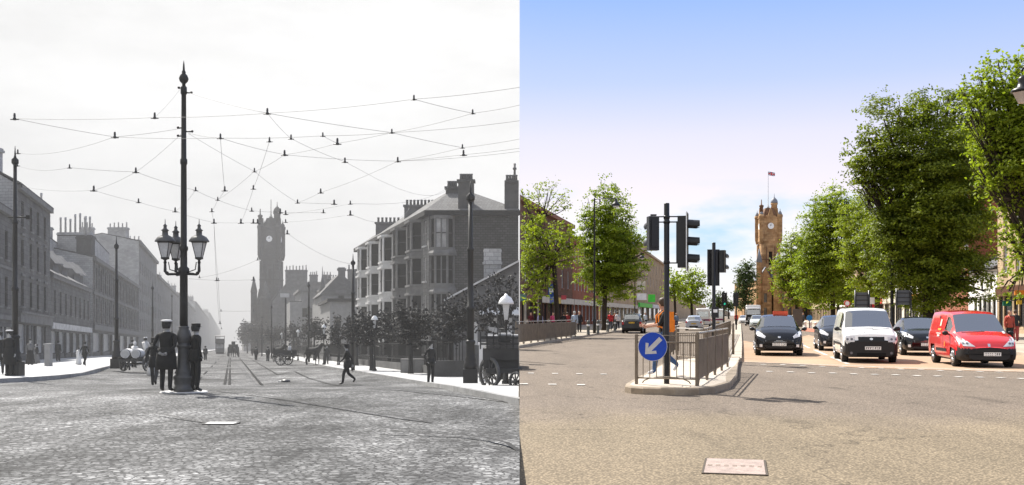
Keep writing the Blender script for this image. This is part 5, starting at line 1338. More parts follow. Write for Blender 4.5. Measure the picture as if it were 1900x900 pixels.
for lab, n in WL: wire(lab, [q for i, q in enumerate(n) if i == 0 or q != n[i - 1]])

# ------------------------------------------------------------------ carts, horses, tram
m_wood = mat('dark_cart_wood', 0.03, .8, var=.4); m_woodl = mat('grey_cart_wood', 0.09, .8, var=.4); m_tyre = mat('iron_tyre', 0.16, .5); m_sack = mat('pale_sacking', 0.5, .9, var=.2)
def wheel(par, x, y, z, r, axis='x', spokes=12, w_=.08, ang=0.0):
    m = MB(); M = Matrix.Translation((x, y, z)) @ Matrix.Rotation(ang, 4, 'Z'); m.M = M
    N = 28
    for i in range(N):
        a0, a1 = 2 * math.pi * i / N, 2 * math.pi * (i + 1) / N
        pr = []
        for a in (a0, a1):
            for rr_ in (r, r * .86):
                for xx in (-w_ / 2, w_ / 2): pr.append((xx, rr_ * math.cos(a), rr_ * math.sin(a)))
        m.poly([pr[0], pr[1], pr[5], pr[4]]); m.poly([pr[2], pr[3], pr[7], pr[6]]); m.poly([pr[0], pr[2], pr[6], pr[4]], 0); m.poly([pr[1], pr[3], pr[7], pr[5]], 0)
    for i in range(spokes):
        a = 2 * math.pi * i / spokes; m.tube([(0, 0, 0), (0, r * .88 * math.cos(a), r * .88 * math.sin(a))], .022, 5)
    m.tube([(-.13, 0, 0), (.13, 0, 0)], r * .16, 10)
    m.build('wheel', m_woodl, par)
def horse(label, loc, face, s=1.0, mt=None, group=None):
    J = [(0, .55, 1.30), (0, .2, 1.27), (0, -.25, 1.30), (0, -.62, 1.42), (0, -.85, 1.72), (0, -.98, 1.92), (0, -1.2, 1.80), (0, -1.4, 1.62), (0, .72, 1.22), (0, .85, .95), (0, .86, .6)]
    Rr = [(.30, .30), (.29, .31), (.29, .30), (.22, .26), (.13, .18), (.11, .13), (.09, .11), (.065, .07), .05, .045, .03]
    E = [(1, 0), (1, 2), (2, 3), (3, 4), (4, 5), (5, 6), (6, 7), (0, 8), (8, 9), (9, 10)]
    for sx in (-1, 1):
        b = len(J); o = .06 * sx
        J += [(.17 * sx, .50, 1.05), (.17 * sx, .42 + o, .78), (.17 * sx, .66 + o, .50), (.17 * sx, .60 + o, .12), (.17 * sx, .55 + o, .04)]; Rr += [.17, .11, .06, .045, .065]; E += [(0, b), (b, b + 1), (b + 1, b + 2), (b + 2, b + 3), (b + 3, b + 4)]
        b = len(J)
        J += [(.16 * sx, -.48, 1.0), (.16 * sx, -.50 - o, .56), (.16 * sx, -.48 - o, .12), (.16 * sx, -.53 - o, .04)]; Rr += [.12, .06, .04, .06]; E += [(2, b), (b, b + 1), (b + 1, b + 2), (b + 2, b + 3)]
        b = len(J); J += [(.06 * sx, -.93, 2.05)]; Rr += [.025]; E += [(5, b)]
    me = sk_mesh('horse', J, E, Rr, [mt], lambda c: 0, 1, root=1)
    o = link(bpy.data.objects.new('horse', me)); o.location = loc; o.rotation_euler = (0, 0, R(face)); o.scale = (s, s, s); tag(o, label, 'horse', group); return o
# loaded cart at the right, partly cut by the edge of the old photograph
yc = 29.6; zc = gL((915 - CX) * yc / F, yc)
cart = thing('cart', 'dark loaded four wheeled cart with spoked wheels at the right kerb', 'cart', ((930 - CX) * yc / F, yc, zc)); X = lambda px: (px - 930) * yc / F
m = MB(); m.box((X(934), .9, 1.02), (X(972) - X(896), 2.2, .34)); m.box((X(932), .9, .72), (X(968) - X(900), 2.0, .26)); 
for i in range(7): m.box((X(892 + i * 12), -.24, 1.42), (.04, .04, .5))
m.box((X(934), -.24, 1.5), (X(972) - X(890), .04, .08)); m.box((X(934), -.24, 1.32), (X(972) - X(890), .04, .06)); o = m.build('body', m_wood, cart); clip_left(o)
m = MB(); m.box((X(935), .1, 1.22), (X(966) - X(904), .5, .1)); o = m.build('tailboard', m_woodl, cart); clip_left(o)
m = MB(); m.box((X(935), .2, .55), (X(968) - X(902), 1.2, .12)); m.build('axle', m_wood, cart)
wheel(cart, X(908), -.1, .47, .47, ang=R(38)); wheel(cart, X(957), -.75, .27, .28, ang=R(38), spokes=9)
wheel(cart, X(912), 1.7, .47, .47, ang=R(38))
for i, (px, w_, h_, mt_, lab) in enumerate(((913, .34, .30, m_woodl, 'slatted crate at the left end of the cart load'), (936, .38, .36, m_wood, 'dark crate in the middle of the cart load'), (955, .22, .32, m_woodl, 'tall crate at the right end of the cart load'))):
    cr_ = thing('crate', lab, 'crate', Vector(cart.location) + Vector((X(px), .35, 1.19)), 0, 'crates loaded on the dark cart'); m = MB()
    for k in range(4): m.box((0, -.3, .05 + k * h_ / 4), (w_, .03, h_ / 4 - .03)); 
    m.box((0, 0, h_ / 2), (w_ * .94, .56, h_)); m.build('box', mt_, cr_)
    m = MB(); m.box((0, 0, h_ + .04), (w_ * .9, .5, .06)); m.build('lining', m_sack, cr_)
# barrel cart on the left
yb = 56.5; zb_ = gL((240 - CX) * yb / F, yb); bc = thing('cart', 'two wheeled cart seen from behind carrying two pale barrels', 'cart', ((240 - CX) * yb / F, yb, zb_), R(-12))
m = MB(); m.box((0, .8, .62), (1.15, 1.9, .12)); m.box((-.6, .8, .72), (.06, 1.9, .16)); m.box((.6, .8, .72), (.06, 1.9, .16)); m.tube([(-.75, .6, .42), (.75, .6, .42)], .05, 6); m.tube([(-.12, -.2, .1), (-.1, -.2, .6)], .05, 6); m.tube([(.14, -.2, .1), (.12, -.2, .6)], .05, 6); m.build('bed', m_wood, bc)
wheel(bc, -.72, .6, .44, .44); wheel(bc, .72, .6, .44, .44)
for s, lab in ((-1, 'left pale barrel lying end on aboard the cart'), (1, 'right pale barrel lying end on aboard the cart')):
    br = thing('barrel', lab, 'barrel', Vector(bc.location) + Vector((s * .29, .1, .98)), 0, 'barrels on the cart'); m = MB(); m.M = Matrix.Rotation(R(-90), 4, 'X')
    m.lathe([(.24, 0), (.28, .25), (.285, .45), (.28, .65), (.24, .9)], n=16); m.build('staves', m_sack, br)
    m = MB(); m.M = Matrix.Rotation(R(-90), 4, 'X'); m.lathe([(.2, -.01), (.2, .02)], n=16); m.build('head', mat('barrel_head', .38, .8), br)
    m = MB(); m.M = Matrix.Rotation(R(-90), 4, 'X'); m.lathe([(.262, .08), (.268, .14)], n=16); m.lathe([(.262, .76), (.262, .82)], n=16); m.build('hoop', m_iron, br)
person('carter in white shirt and cap sitting up behind the barrels', Vector(bc.location) + Vector((.35, 1.5, .35)), 170, 1.5, 'stand', g_wht, g_mid, g_skin, g_shoe, g_dark, 'boater', arms='fwd', lod=0)
person('lad in white sleeves bent over the barrels', Vector(bc.location) + Vector((-.25, 1.35, .15)), 170, 1.45, 'stand', g_wht, g_mid, g_skin, g_shoe, g_wht, None, arms='fwd', lod=0, lean=.2)
horse('dark horse drawing the barrel cart', Vector(bc.location) + Vector((.0, 3.6, 0)), 180, .95, g_dark)
# far horse cart right of centre and distant carriage
hp = LP(553, 92); horse('dark horse standing side on before the far cart', hp + Vector((1.3, 0, 0)), 70, 1.0, g_black)
fc = thing('cart', 'small dark cart behind the side on horse near the far kerb', 'cart', hp + Vector((-1.2, .2, 0)), R(70 - 90)); m = MB(); m.box((0, 0, .85), (1.9, 1.1, .12)); m.box((0, -.5, 1.15), (1.8, .05, .45)); m.box((0, .5, 1.15), (1.8, .05, .45)); m.tube([(.9, -.3, .9), (2.2, -.3, 1.0)], .03, 5); m.build('body', m_wood, fc)
m = MB()
wheel(fc, -.1, -.6, .55, .55, ang=R(90)); wheel(fc, -.1, .6, .55, .55, ang=R(90))
person('driver in pale shirt on the far cart', hp + Vector((-.8, .2, .45)), 70, 1.5, 'stand', g_wht, g_dark, g_skin, g_shoe, g_dark, 'cap', lod=0)
hp2 = LP(516, 112); horse('second dark horse farther down the right kerb', hp2, 60, 1.0, g_black)
hp3 = LP(433, 170); horse('distant dark horse coming head on along the tram track', hp3, 0, 1.05, g_black)
cg = thing('carriage', 'distant dark carriage behind its horse in mid street', 'carriage', LP(433, 172.5)); m = MB(); m.box((0, 0, 1.2), (1.5, 1.6, 1.0)); m.box((0, 0, 1.9), (1.3, 1.2, .5)); m.box((0, 0, 2.3), (.5, .5, .7)); m.build('body', m_wood, cg); wheel(cg, -.85, 0, .5, .5, ang=0); wheel(cg, .85, 0, .5, .5, ang=0)
tr = thing('tram', 'distant open topped double deck tram on the left track', 'tram', LP(408, 240), R(15.4)); m = MB(); m.box((0, 3, 1.55), (2.0, 7, 2.1)); m.build('lower_deck', mat('tram_panel', .12, .6), tr)
m = MB(); m.box((0, 3, 2.72), (2.15, 8, .2)); 
for x in (-1.0, 1.0): m.box((x, 3, 3.2), (.06, 8, .9))
m.box((0, -1.0, 3.2), (2.1, .06, .9)); m.box((0, 3, 4.2), (2.2, 8, .12))
for x in (-1, 1): 
    for y in (-1, 3, 7): m.tube([(x, y, 2.7), (x, y, 4.2)], .05, 5)
m.build('upper_deck', mat('tram_rail_panel', .05, .6), tr)
m = MB(); m.box((0, -.52, 1.9), (1.6, .05, .9)); m.build('windscreen', m_gglass2, tr)
m = MB(); m.box((0, 3, .4), (1.8, 6, .5)); m.build('truck', m_wood, tr)
# ------------------------------------------------------------------ modern street furniture
m_blk = mat('signal_black', (.008, .008, .010), .4, spec=.5); m_pole = mat('black_painted_pole', (.012, .011, .012), .35)
m_galv = mat('weathered_guardrail', (.17, .135, .10), .6, var=.25, scale=3); m_galvp = mat('worn_handrail_top', (.42, .40, .37), .4)
m_slab = mat('pale_tactile_slab', (.44, .38, .31), .85, var=.1); m_isk = mat('island_kerb_stone', (.28, .225, .165), .85, var=.35)
m_lamp_off = glassy('unlit_signal_lens', (.02, .01, .012), .15); m_alu = mat('signal_board_edge', (.75, .75, .75), .5)
ISZ = .14
def island():
    fr = [(-2.15, 31.5), (-2.3, 21.2), (-2.26, 20.6), (-2.1, 20.25), (-1.85, 20.05), (-1.2, 19.85), (-.75, 19.9), (-.45, 20.3), (-.15, 21.6), (.0, 24.5), (.02, 30), (.1, 34.5)]
    P = [RA(a, y) for a, y in fr] + [RA(-1.3, 34.5)]
    root = thing('traffic_island', 'raised stone kerbed traffic island with rounded nose in the junction', 'traffic island', P[3]); off = Vector(root.location)
    m = MB(off); n = len(P); c = sum(P, Vector()) / n
    inn = [p + (c - p).normalized() * .28 for p in P]
    U = Vector((0, 0, ISZ))
    for i in range(n):
        j = (i + 1) % n
        m.poly([P[i], P[j], P[j] + U * .8, P[i] + U * .8]); m.poly([P[i] + U * .8, P[j] + U * .8, P[j].lerp(inn[j], .1) + U, P[i].lerp(inn[i], .1) + U]); m.poly([P[i].lerp(inn[i], .1) + U, P[j].lerp(inn[j], .1) + U, inn[j] + U, inn[i] + U])
    m.build('kerb', m_isk, root); m = MB(off); m.poly([p + U * .985 for p in inn]); m.build('paving', m_slab, root)
island()
def guard(label, A, B, z0=ISZ, h=1.0, sp=.11, arcs=True, bar=.011, name='guard_railing', group='guard railings', thin=False):
    A = Vector(A); B = Vector(B); A.z = B.z = z0; L_ = (B - A).length; d = (B - A) / L_
    root = thing(name, label, 'railing', A, 0, group); off = Vector(root.location); np_ = max(1, round(L_ / 2.0))
    for i in range(np_ + 1):
        m = MB(off); p = A + d * L_ * i / np_; m.box((p.x, p.y, z0 + h / 2), (.055, .055, h + .04), math.atan2(d.y, d.x)); m.build('post', m_galv, root)
    m = MB(off)
    for z in (.13, h - .14): m.tube([A + Vector((0, 0, z)), B + Vector((0, 0, z))], .017, 6)
    m.build('rail', m_galv, root)
    m = MB(off); m.tube([A + Vector((0, 0, h)), B + Vector((0, 0, h))], .009 if thin else .022, 6); m.build('top_rail', m_galv if thin else m_galvp, root)
    m = MB(off); t = sp
    while t < L_ - .03:
        p = A + d * t; m.tube([p + Vector((0, 0, .13)), p + Vector((0, 0, h - .14))], bar, 4, caps=False); t += sp
    if arcs:
        for i in range(np_):
            c = A + d * L_ * (i + .5) / np_; r = L_ / np_ / 2 * .8
            m.tube([c + d * r * math.cos(math.pi * k / 8) + Vector((0, 0, .03 + .22 * math.sin(math.pi * k / 8) * .6)) for k in range(9)], .012, 4)
    m.build('bars', m_galv, root); return root
guard('front panel of thin vertical bars facing the camera behind the blue arrow disc', RP(1181, 21.0), RP(1293, 20.5), sp=.14, bar=.009, thin=True)
guard('brown railing panel seen edge on along the right side of the island', RP(1294.5, 20.5), RP(1350, 28.0), h=1.05, bar=.014)
guard('short brown railing panel edge on behind the black signal pole', RA(-2.3, 33.5), RA(-2.35, 41), bar=.016)
guard('long brown railing receding along the central reserve', RA(-.98, 30), RA(-.5, 76), bar=.018, arcs=False)
guard('open thin railing across the back of the island', RP(1256, 32.5), RP(1307, 30.2), sp=.16, bar=.010)
guard('dark kerbside railing on the left pavement before the shoppers', RA(-10.6, 49), RA(-10.75, 68), z0=.12, h=1.12, bar=.02)
r = thing('marker_post', 'thin lone steel post at the right edge of the central reserve', 'post', RP(1360.5, 37, .12)); m = MB(); m.lathe([(.045, 0), (.045, 1.12), (.03, 1.15)], n=10); m.build('shaft', m_galv, r)

def sig_head(par, c, ang, n=3, board=True, w_=.30, h=1.05, lens=None, dp=.20, hood=True, edge=True):
    """signal head: local +x is the way the lamps look"""
    M = Matrix.Translation(c) @ Matrix.Rotation(ang, 4, 'Z')
    m = MB(); m.M = M; m.box((0, 0, 0), (dp, w_ * .82, h)); m.box((-dp * .55, 0, 0), (.04, w_ * .5, h * .8)); m.build('signal_housing', m_blk, par)
    m = MB(); m.M = M
    if board:
        m.box((dp * .45, 0, 0), (.014, w_ + .14, h + .12)); o = m.build('backing_board', m_blk, par)
        if edge:
            m = MB(); m.M = M
            for s in (-1, 1): m.box((dp * .45, s * (w_ / 2 + .078), 0), (.02, .018, h + .13)); m.box((dp * .45, 0, s * (h / 2 + .068)), (.02, w_ + .15, .016))
            m.build('board_edge', m_alu, o)
    for i in range(n):
        z = h / 2 - h / n * (i + .5); rr_ = min(.105, h / n * .36)
        m = MB(); m.M = M
        N = 16
        if hood:
            for k in range(N):
                a0 = R(-215) + R(250) * k / N + R(90) * 0; a1 = R(-215) + R(250) * (k + 1) / N
                a0, a1 = R(-35) + R(250) * k / N, R(-35) + R(250) * (k + 1) / N
                pts = [(dp / 2, rr_ * math.cos(a0), z + rr_ * math.sin(a0)), (dp / 2, rr_ * math.cos(a1), z + rr_ * math.sin(a1)), (dp / 2 + .24, rr_ * .96 * math.cos(a1), z + rr_ * .96 * math.sin(a1) - .015), (dp / 2 + .24 * (1 if .1 < k / N < .9 else .7), rr_ * .96 * math.cos(a0), z + rr_ * .96 * math.sin(a0) - .015)]
                m.poly(pts); m.poly([(p[0], p[1] * 1.05, z + (p[2] - z) * 1.05) for p in pts][::-1])
            m.build('hood', m_blk, par)
        m = MB(); m.M = M; m.poly([(dp / 2 + .012, rr_ * .95 * math.cos(2 * math.pi * k / 16), z + rr_ * .95 * math.sin(2 * math.pi * k / 16)) for k in range(16)])
        m.build('lens', (lens or {}).get(i, m_lamp_off), par)
def sig_pole(label, px, y, toprow, z0=ISZ, r=.057):
    b = RP(px, y, z0); H = CAMZ + (HR - toprow) * y / F - z0
    root = thing('traffic_light', label, 'traffic light', b, 0, 'traffic lights of the modern junction')
    m = MB(); m.lathe([(r * 1.02, 0), (r, .02), (r, H - .01), (r * .9, H)], n=18); m.build('pole', m_pole, root); return root
Y1 = 21.1; g = sig_pole('nearest tall black signal pole with one head seen sideways and one from behind', 1237, Y1, 377)
zz = lambda row, y=Y1: CAMZ + (HR - row) * y / F - ISZ
sig_head(g, ((1267 - 1237) * Y1 / F, 0, zz(449)), R(-14), 3, True, .30, 1.06)
sig_head(g, ((1212 - 1237) * Y1 / F, .05, zz(433)), R(98), 2, False, .26, .70, hood=True)
m = MB()
for row in (402, 412, 488): m.tube([(0, 0, zz(row)), (.24, 0, zz(row))], .014, 5)
for row in (402, 412): m.tube([(0, 0, zz(row)), (-.22, 0.03, zz(row))], .014, 5)
for row in (403, 412, 487): m.lathe([(.066, -.03), (.066, .03)], (0, 0, zz(row)), 14)
m.box((-.27, .02, zz(399)), (.12, .08, .03)); m.build('bracket', m_pole, g)
m = MB(); m.box((0, .09, 1.05), (.13, .10, .26)); m.build('push_button_unit', m_blk, g)
Y2 = 33; g = sig_pole('second black signal pole farther back on the island with push button box', 1324.5, Y2, 450)
zz2 = lambda row: CAMZ + (HR - row) * Y2 / F - ISZ
sig_head(g, (.03, .12, zz2(496)), R(92), 3, True, .26, 1.06, edge=False)
sig_head(g, ((1341 - 1324.5) * Y2 / F, .02, zz2(485)), R(60), 2, False, .2, .72)
m = MB(); m.box((.02, -.09, zz2(580)), (.22, .12, .34)); o = m.build('push_button_unit', m_blk, g); m = MB(); m.box((.02, -.155, zz2(577)), (.13, .01, .1)); m.build('label_plate', m_alu, o)
green = bpy.data.materials.new('green_signal_lamp'); green.use_nodes = True; q = green.node_tree.nodes['Principled BSDF']; q.inputs['Base Color'].default_value = (.02, .4, .25, 1); q.inputs['Emission Color'].default_value = (.05, .8, .5, 1); q.inputs['Emission Strength'].default_value = .35
g = sig_pole('small far signal with lit green lamp over the railings', 1343, 90, 540, z0=.1, r=.07); sig_head(g, (0, -.15, CAMZ + (HR - 556) * 90 / F - .1), R(-90), 3, True, .34, 1.1, {2: green}, edge=False)
g = sig_pole('small far dark signal head left of the parked lorry', 1366, 100, 540, z0=0, r=.07); sig_head(g, (0, .1, CAMZ + (HR - 556) * 100 / F), R(80), 3, True, .4, 1.2, edge=False)

# keep left disc on the near pole
def disc_sign():
    y = 20.42; c = RP(1211, y, CAMZ + (HR - 643) * y / F); rr_ = .292
    root = thing('road_sign', 'round blue keep left sign with pale arrow pointing down left beside the near signal pole', 'road sign', c)
    bl = mat('sign_blue', (.004, .055, .42), .35, var=.03); wh = mat('sign_pale_grey', (.55, .53, .51), .5, var=.04)
    m = MB(); m.M = Matrix.Rotation(R(90), 4, 'X'); m.lathe([(rr_, -.006), (rr_, .006)], n=48, sm=False); m.build('back_plate', wh, root)
    m = MB(); m.M = Matrix.Rotation(R(90), 4, 'X'); m.lathe([(rr_ * .965, .0), (rr_ * .965, .009)], n=48, sm=False); m.build('blue_disc', bl, root)
    a = R(225); dx, dz = math.cos(a), math.sin(a); nx, nz = -dz, dx; m = MB()
    def T(u, v): return (dx * u + nx * v, -.0125, dz * u + nz * v)
    wv = .045
    m.poly([T(-.225, -wv), T(-.225, wv), T(.085, wv), T(.085, -wv)])
    for s in (-1, 1): m.poly([T(.215, 0), T(.085, s * wv), T(.010, s * .105), T(.045, s * .155)][::s])
    m.poly([T(.215, 0), T(.085, -wv), T(.085, wv)])
    m.build('arrow', wh, root)
    m = MB()
    for z in (-.12, .12): m.tube([(-.05, .03, z), (.22, .35, z), (.29, .66, z)], .012, 5)
    m.box((.0, .02, .12), (.5, .02, .03)); m.box((.0, .02, -.12), (.5, .02, .03)); m.build('mounting_bracket', m_pole, root)
disc_sign()
# manhole cover
y0, y1 = F * CAMZ / (881 - HR), F * CAMZ / (853.5 - HR); yc = (y0 + y1) / 2; wd_ = (1418 - 1311) * yc / F
root = thing('manhole_cover', 'pale worn rectangular metal access cover set in the asphalt foreground', 'manhole cover', RP(1363.5, yc, .006), R(-12.6))
m = MB(); m.box((0, 0, 0), (wd_, y1 - y0, .012)); m.build('plate', mat('worn_cover_metal', (.32, .245, .205), .6, var=.28, scale=6, fine=.25), root)
m = MB(); 
for s in (-1, 1): m.box((s * (wd_ / 2 + .012), 0, -.001), (.02, y1 - y0 + .05, .012)); m.box((0, s * ((y1 - y0) / 2 + .012), -.001), (wd_, .02, .012))
m.build('frame', mat('cover_frame_dark', (.06, .045, .03), .8), root)
m = MB(); 
for s in (-1, 1):
    for k in range(7): m.box((-.25 + k * .083, s * .035, .0065), (.045, .018, .004))
m.box((-wd_ * .42, 0, .0065), (.03, .05, .004)); m.box((wd_ * .42, 0, .0065), (.03, .05, .004)); m.build('lifting_slots', mat('cover_recess', (.22, .17, .13), .8), root)

def column_lamp(label, px, y, toprow, arms, z0=.12, r=.08, style='lantern'):
    b = RP(px, y, z0); H = CAMZ + (HR - toprow) * y / F - z0; root = thing('street_lamp', label, 'street lamp', b, 0, 'black street lamps of the modern road')
    m = MB(); m.lathe([(r * 1.6, 0), (r * 1.6, 1.1), (r * 1.1, 1.2), (r, 2.2), (r * .7, H - .2), (r * .9, H - .1), (.02, H + .1)], n=12); m.build('post', m_pole, root)
    for dx in arms:
        m = MB(); m.tube([(0, 0, H - .1), (dx * .6, 0, H + .02), (dx, 0, H - .02)], .04, 6); m.tube([(0, 0, H - .8), (dx * .4, 0, H - .5), (dx * .7, 0, H - .04)], .02, 5); m.build('arm', m_pole, root)
        m = MB(); m.lathe([(.06, 0), (.10, -.1), (.12, -.25), (.28, -.38), (.36, -.55), (.3, -.58)], (dx, 0, H - .02), 12); o = m.build('lamp_head', m_blk, root); m = MB(); m.lathe([(.28, -.59), (.2, -.68), (.05, -.72)], (dx, 0, H - .02), 12); m.build('lamp_glass', m_lglass, o)
column_lamp('tall black lamp post with one long arm before the left tree', 1103, 81, 368, [1.7])
column_lamp('tall black lamp post among the trees above the white van', 1655, 69.5, 372, [-.9, .9], r=.11)
column_lamp('slim dark lamp post by the cream building right of the left tree', 1178, 130, 470, [.9])
# lantern at the top right
root = thing('street_lamp', 'heritage street lantern at the right edge high among the leaves', 'street lamp', RP(1913, 30, .12)); zl = CAMZ + (HR - 172) * 30 / F - .12
m = MB(); m.lathe([(.12, 0), (.12, 1.2), (.08, 1.3), (.06, zl + .8), (.02, zl + 1.0)], n=12); m.tube([(0, 0, zl + .75), (-.15, 0, zl + .85), (-.28, 0, zl + .62)], .03, 6); m.build('post', m_pole, root)
m = MB(); m.lathe([(.34, .02), (.30, .10), (.16, .16), (.12, .34), (.15, .40), (.05, .5)], (-.24, 0, zl), 12); o = m.build('lamp_head', m_blk, root); m = MB(); m.lathe([(.30, .0), (.14, -.30), (.04, -.32)], (-.24, 0, zl), 6, sm=False); m.build('lamp_glass', mat('warm_lamp_glass', (.45, .38, .33), .3), o)

def bollard(label, px, y, h, mt, r=.09, group=None, band=None, z0=.12):
    root = thing('bollard', label, 'bollard', RP(px, y, z0), 0, group); m = MB(); m.lathe([(r * 1.2, 0), (r * 1.2, .08), (r, .1), (r * .95, h * .8), (r * 1.15, h * .82), (r * 1.1, h * .9), (r * .6, h)], n=12); m.build('body', mt, root)
    if band: m = MB(); m.lathe([(r * 1.02, h * .6), (r * 1.0, h * .72)], n=12); m.build('band', band, root)
mb1 = mat('grey_bollard', (.10, .10, .09), .6); mb2 = mat('white_bollard', (.75, .75, .72), .5)
for px, y, lab in ((1091.5, 75, 'grey bollard left of the lamp post on the left kerb'), (1109.5, 80, 'grey bollard right of the lamp post on the left kerb'), (1127.5, 88, 'grey bollard under the left tree nearest the dark car'), (1141, 96, 'grey bollard hidden half behind the dark car')):
    bollard(lab, px, y, 1.05, mb1, .11, 'grey bollards on the left kerb', m_alu)
for i, px in enumerate((1494, 1504, 1514, 1523, 1532)):
    bollard(['first', 'second', 'third', 'fourth', 'fifth'][i] + ' short white bollard from the left in the row by the red lane', px, 118 - i * 5, .72, mb2, .16, 'white bollards by the red lane')
def sign_plate(label, px, y, row, w_, h, mt, post=True, shape='rect', z0=.12, name='road_sign', face=None, group=None, back=None):
    b = RP(px, y, z0); zc_ = CAMZ + (HR - row) * y / F - z0; root = thing(name, label, 'sign', b, 0, group)
    if post:
        m = MB()
        for dx in ((-w_ * .46, w_ * .46) if w_ > .7 else (0,)): m.lathe([(.055, 0), (.055, zc_ + h / 2 + (.12 if w_ > .7 else 0))], (dx, -.08 if w_ > .7 else .05, 0), 8)
        if w_ > .7 and post:
            for q in (-.3, 0, .3): m.box((0, -.03, zc_ + h * q), (w_ * .96, .04, .05))
        m.build('post', m_pole, root)
    m = MB()
    if shape == 'rect': m.box((0, 0, zc_), (w_, .03, h))
    else: m.M = Matrix.Translation((0, 0, zc_)) @ Matrix.Rotation(R(90), 4, 'X'); m.lathe([(w_ / 2, -.015), (w_ / 2, .015)], n=24, sm=False)
    m.build('plate', mt, root)
    if face:
        m = MB(); m.M = Matrix.Translation((0, 0, zc_)) @ Matrix.Rotation(R(90), 4, 'X'); m.lathe([(w_ / 2 * .7, .0), (w_ / 2 * .7, .02)], n=24, sm=False); m.build('face', face, root)
    return root
m_signback = mat('grey_sign_back', (.075, .08, .088), .5); m_sred = mat('sign_red', (.55, .03, .03), .4); m_swht = mat('sign_white', (.75, .75, .75), .4); m_sblue = mat('sign_bright_blue', (.01, .16, .45), .4)
sign_plate('dark grey back of a large direction sign above the white van', 1599, 62, 557, .9, .95, m_signback)
sign_plate('dark grey back of a sign beside the tall lamp post', 1676, 66, 552, 1.0, .95, m_signback)
sign_plate('small round sign with red ring left of the grey sign back', 1572, 70, 563, .42, .42, m_sred, shape='disc', face=m_swht)
sign_plate('small white sign with red foot right of the grey sign back', 1617, 70, 558, .42, .46, m_swht)
sign_plate('small red plate under the white sign above the van', 1617, 70.2, 568.5, .40, .22, m_sred)
sign_plate('small bright blue round sign standing above the white bollards', 1502, 112, 590, .65, .65, m_sblue, shape='disc')
sign_plate('grey green information pillar right of the black hatchback roof', 1480, 125, 590, 1.2, 2.2, mat('pillar_taupe', (.12, .10, .09), .6), post=False)

# ------------------------------------------------------------------ modern street buildings
N_BEFORE = set(o.name for o in COL.objects)
def rbld(name, label, px0, px1, a0, z0=.1, P=None, cat='building'):
    if P is None:
        y0 = F * a0 / (px0 - 1368); y1 = F * a0 / (px1 - 1368); P = ((a0 + KR * y0, y0), (a0 + KR * y1, y1))
    return Bld(name, label, cat, P[0], P[1], -1 if a0 < 0 else 1, z0, 0.0)
dR = (KR, 1)
c_redst = stone('red_sandstone', (.12, .060, .038), (.15, .078, .05), (.08, .045, .03), dR, .8, .35); c_brick = stone('red_brick', (.27, .075, .035), (.32, .10, .05), (.20, .10, .07), (1, .2), .24, .08)
c_beige = stone('buff_sandstone', (.34, .25, .16), (.40, .30, .19), (.24, .18, .12), dR, .8, .35); c_beigeg = stone('buff_sandstone_gable', (.34, .25, .16), (.40, .30, .19), (.24, .18, .12), (1, 0), .8, .35)
c_cream = mat('cream_render', (.55, .50, .42), .85); c_whiter = mat('white_render', (.72, .70, .68), .8); c_slate = stone('modern_slate', (.09, .09, .10), (.13, .13, .14), (.06, .06, .06), (1, .2), .3, .2)
c_glass = glassy('blue_window_glass', (.05, .07, .09), .08); mat('blind_glass', (.32, .33, .34), .2, var=.5, scale=1.0); c_wfr = mat('white_window_frame', (.7, .7, .68), .5); c_trim = mat('buff_trim', (.42, .33, .23), .85); c_trimr = mat('red_trim', (.22, .10, .06), .85)
c_shop = glassy('shop_window_glass', (.04, .04, .045), .06); c_door = mat('dark_shop_frame', (.03, .025, .02), .5)
def fascia(b, u0, u1, v, h, mt, lab=None, out=.25):
    o = b.band(v, h, out, mt, u0, u1, name='shop_sign'); 
    if lab: o['label'] = lab
    return o
c_green = mat('green_fascia', (.01, .13, .09), .5); c_lime = mat('lime_green_fascia', (.06, .55, .05), .5); c_yel = mat('yellow_fascia', (.60, .42, .05), .5); c_blue = mat('blue_fascia', (.02, .08, .32), .5); c_pink = mat('pink_red_fascia', (.6, .09, .10), .5); c_orng = mat('orange_fascia', (.65, .22, .03), .5)
# left side
b = rbld('tenement', 'red brown sandstone tenement with green and cream shopfronts behind the left pavement', 925, 1062, -23)
ops = winrow(1, b.L - 1, 9, 5.0, 7.4, 1.2) + winrow(1, b.L - 1, 9, 9.3, 11.6, 1.2); sh = shops(b, 7, 3.8, None, None, None)
b.shell(14, 12, c_redst, ops + sh, ridge=0, rm=c_slate); b.windows(ops, c_glass, c_wfr, msill=c_trimr); b.windows(sh[::2], c_shop, c_door, 'plain'); b.windows(sh[1::2], c_shop, c_door, 'plain', name='shop_door')
b.band(13.5, .5, .4, c_trimr)
L_ = b.L
for u0, u1, mt, lab in ((0, .27, c_green, 'dark green shop sign'), (.27, .42, c_trimr, 'brown shop sign'), (.42, .58, c_cream, 'cream shop sign'), (.58, .70, c_blue, 'blue and white shop sign'), (.70, .76, c_yel, 'yellow shop sign'), (.76, 1, c_cream, 'pale shop sign')):
    fascia(b, L_ * u0 + .1, L_ * u1 - .1, 2.95, .75, mt, lab)
for u0, u1, mt in ((0.02, .10, c_green), (.28, .40, c_cream), (.44, .56, c_cream), (.72, .84, c_cream)):
    m = b.mb(); m.hexa([b.P(L_ * u0, -.05, 0), b.P(L_ * u0 + .35, -.05, 0), b.P(L_ * u0 + .35, .15, 0), b.P(L_ * u0, .15, 0), b.P(L_ * u0, -.05, 2.9), b.P(L_ * u0 + .35, -.05, 2.9), b.P(L_ * u0 + .35, .15, 2.9), b.P(L_ * u0, .15, 2.9)]); m.build('pilaster', mt, b.root)
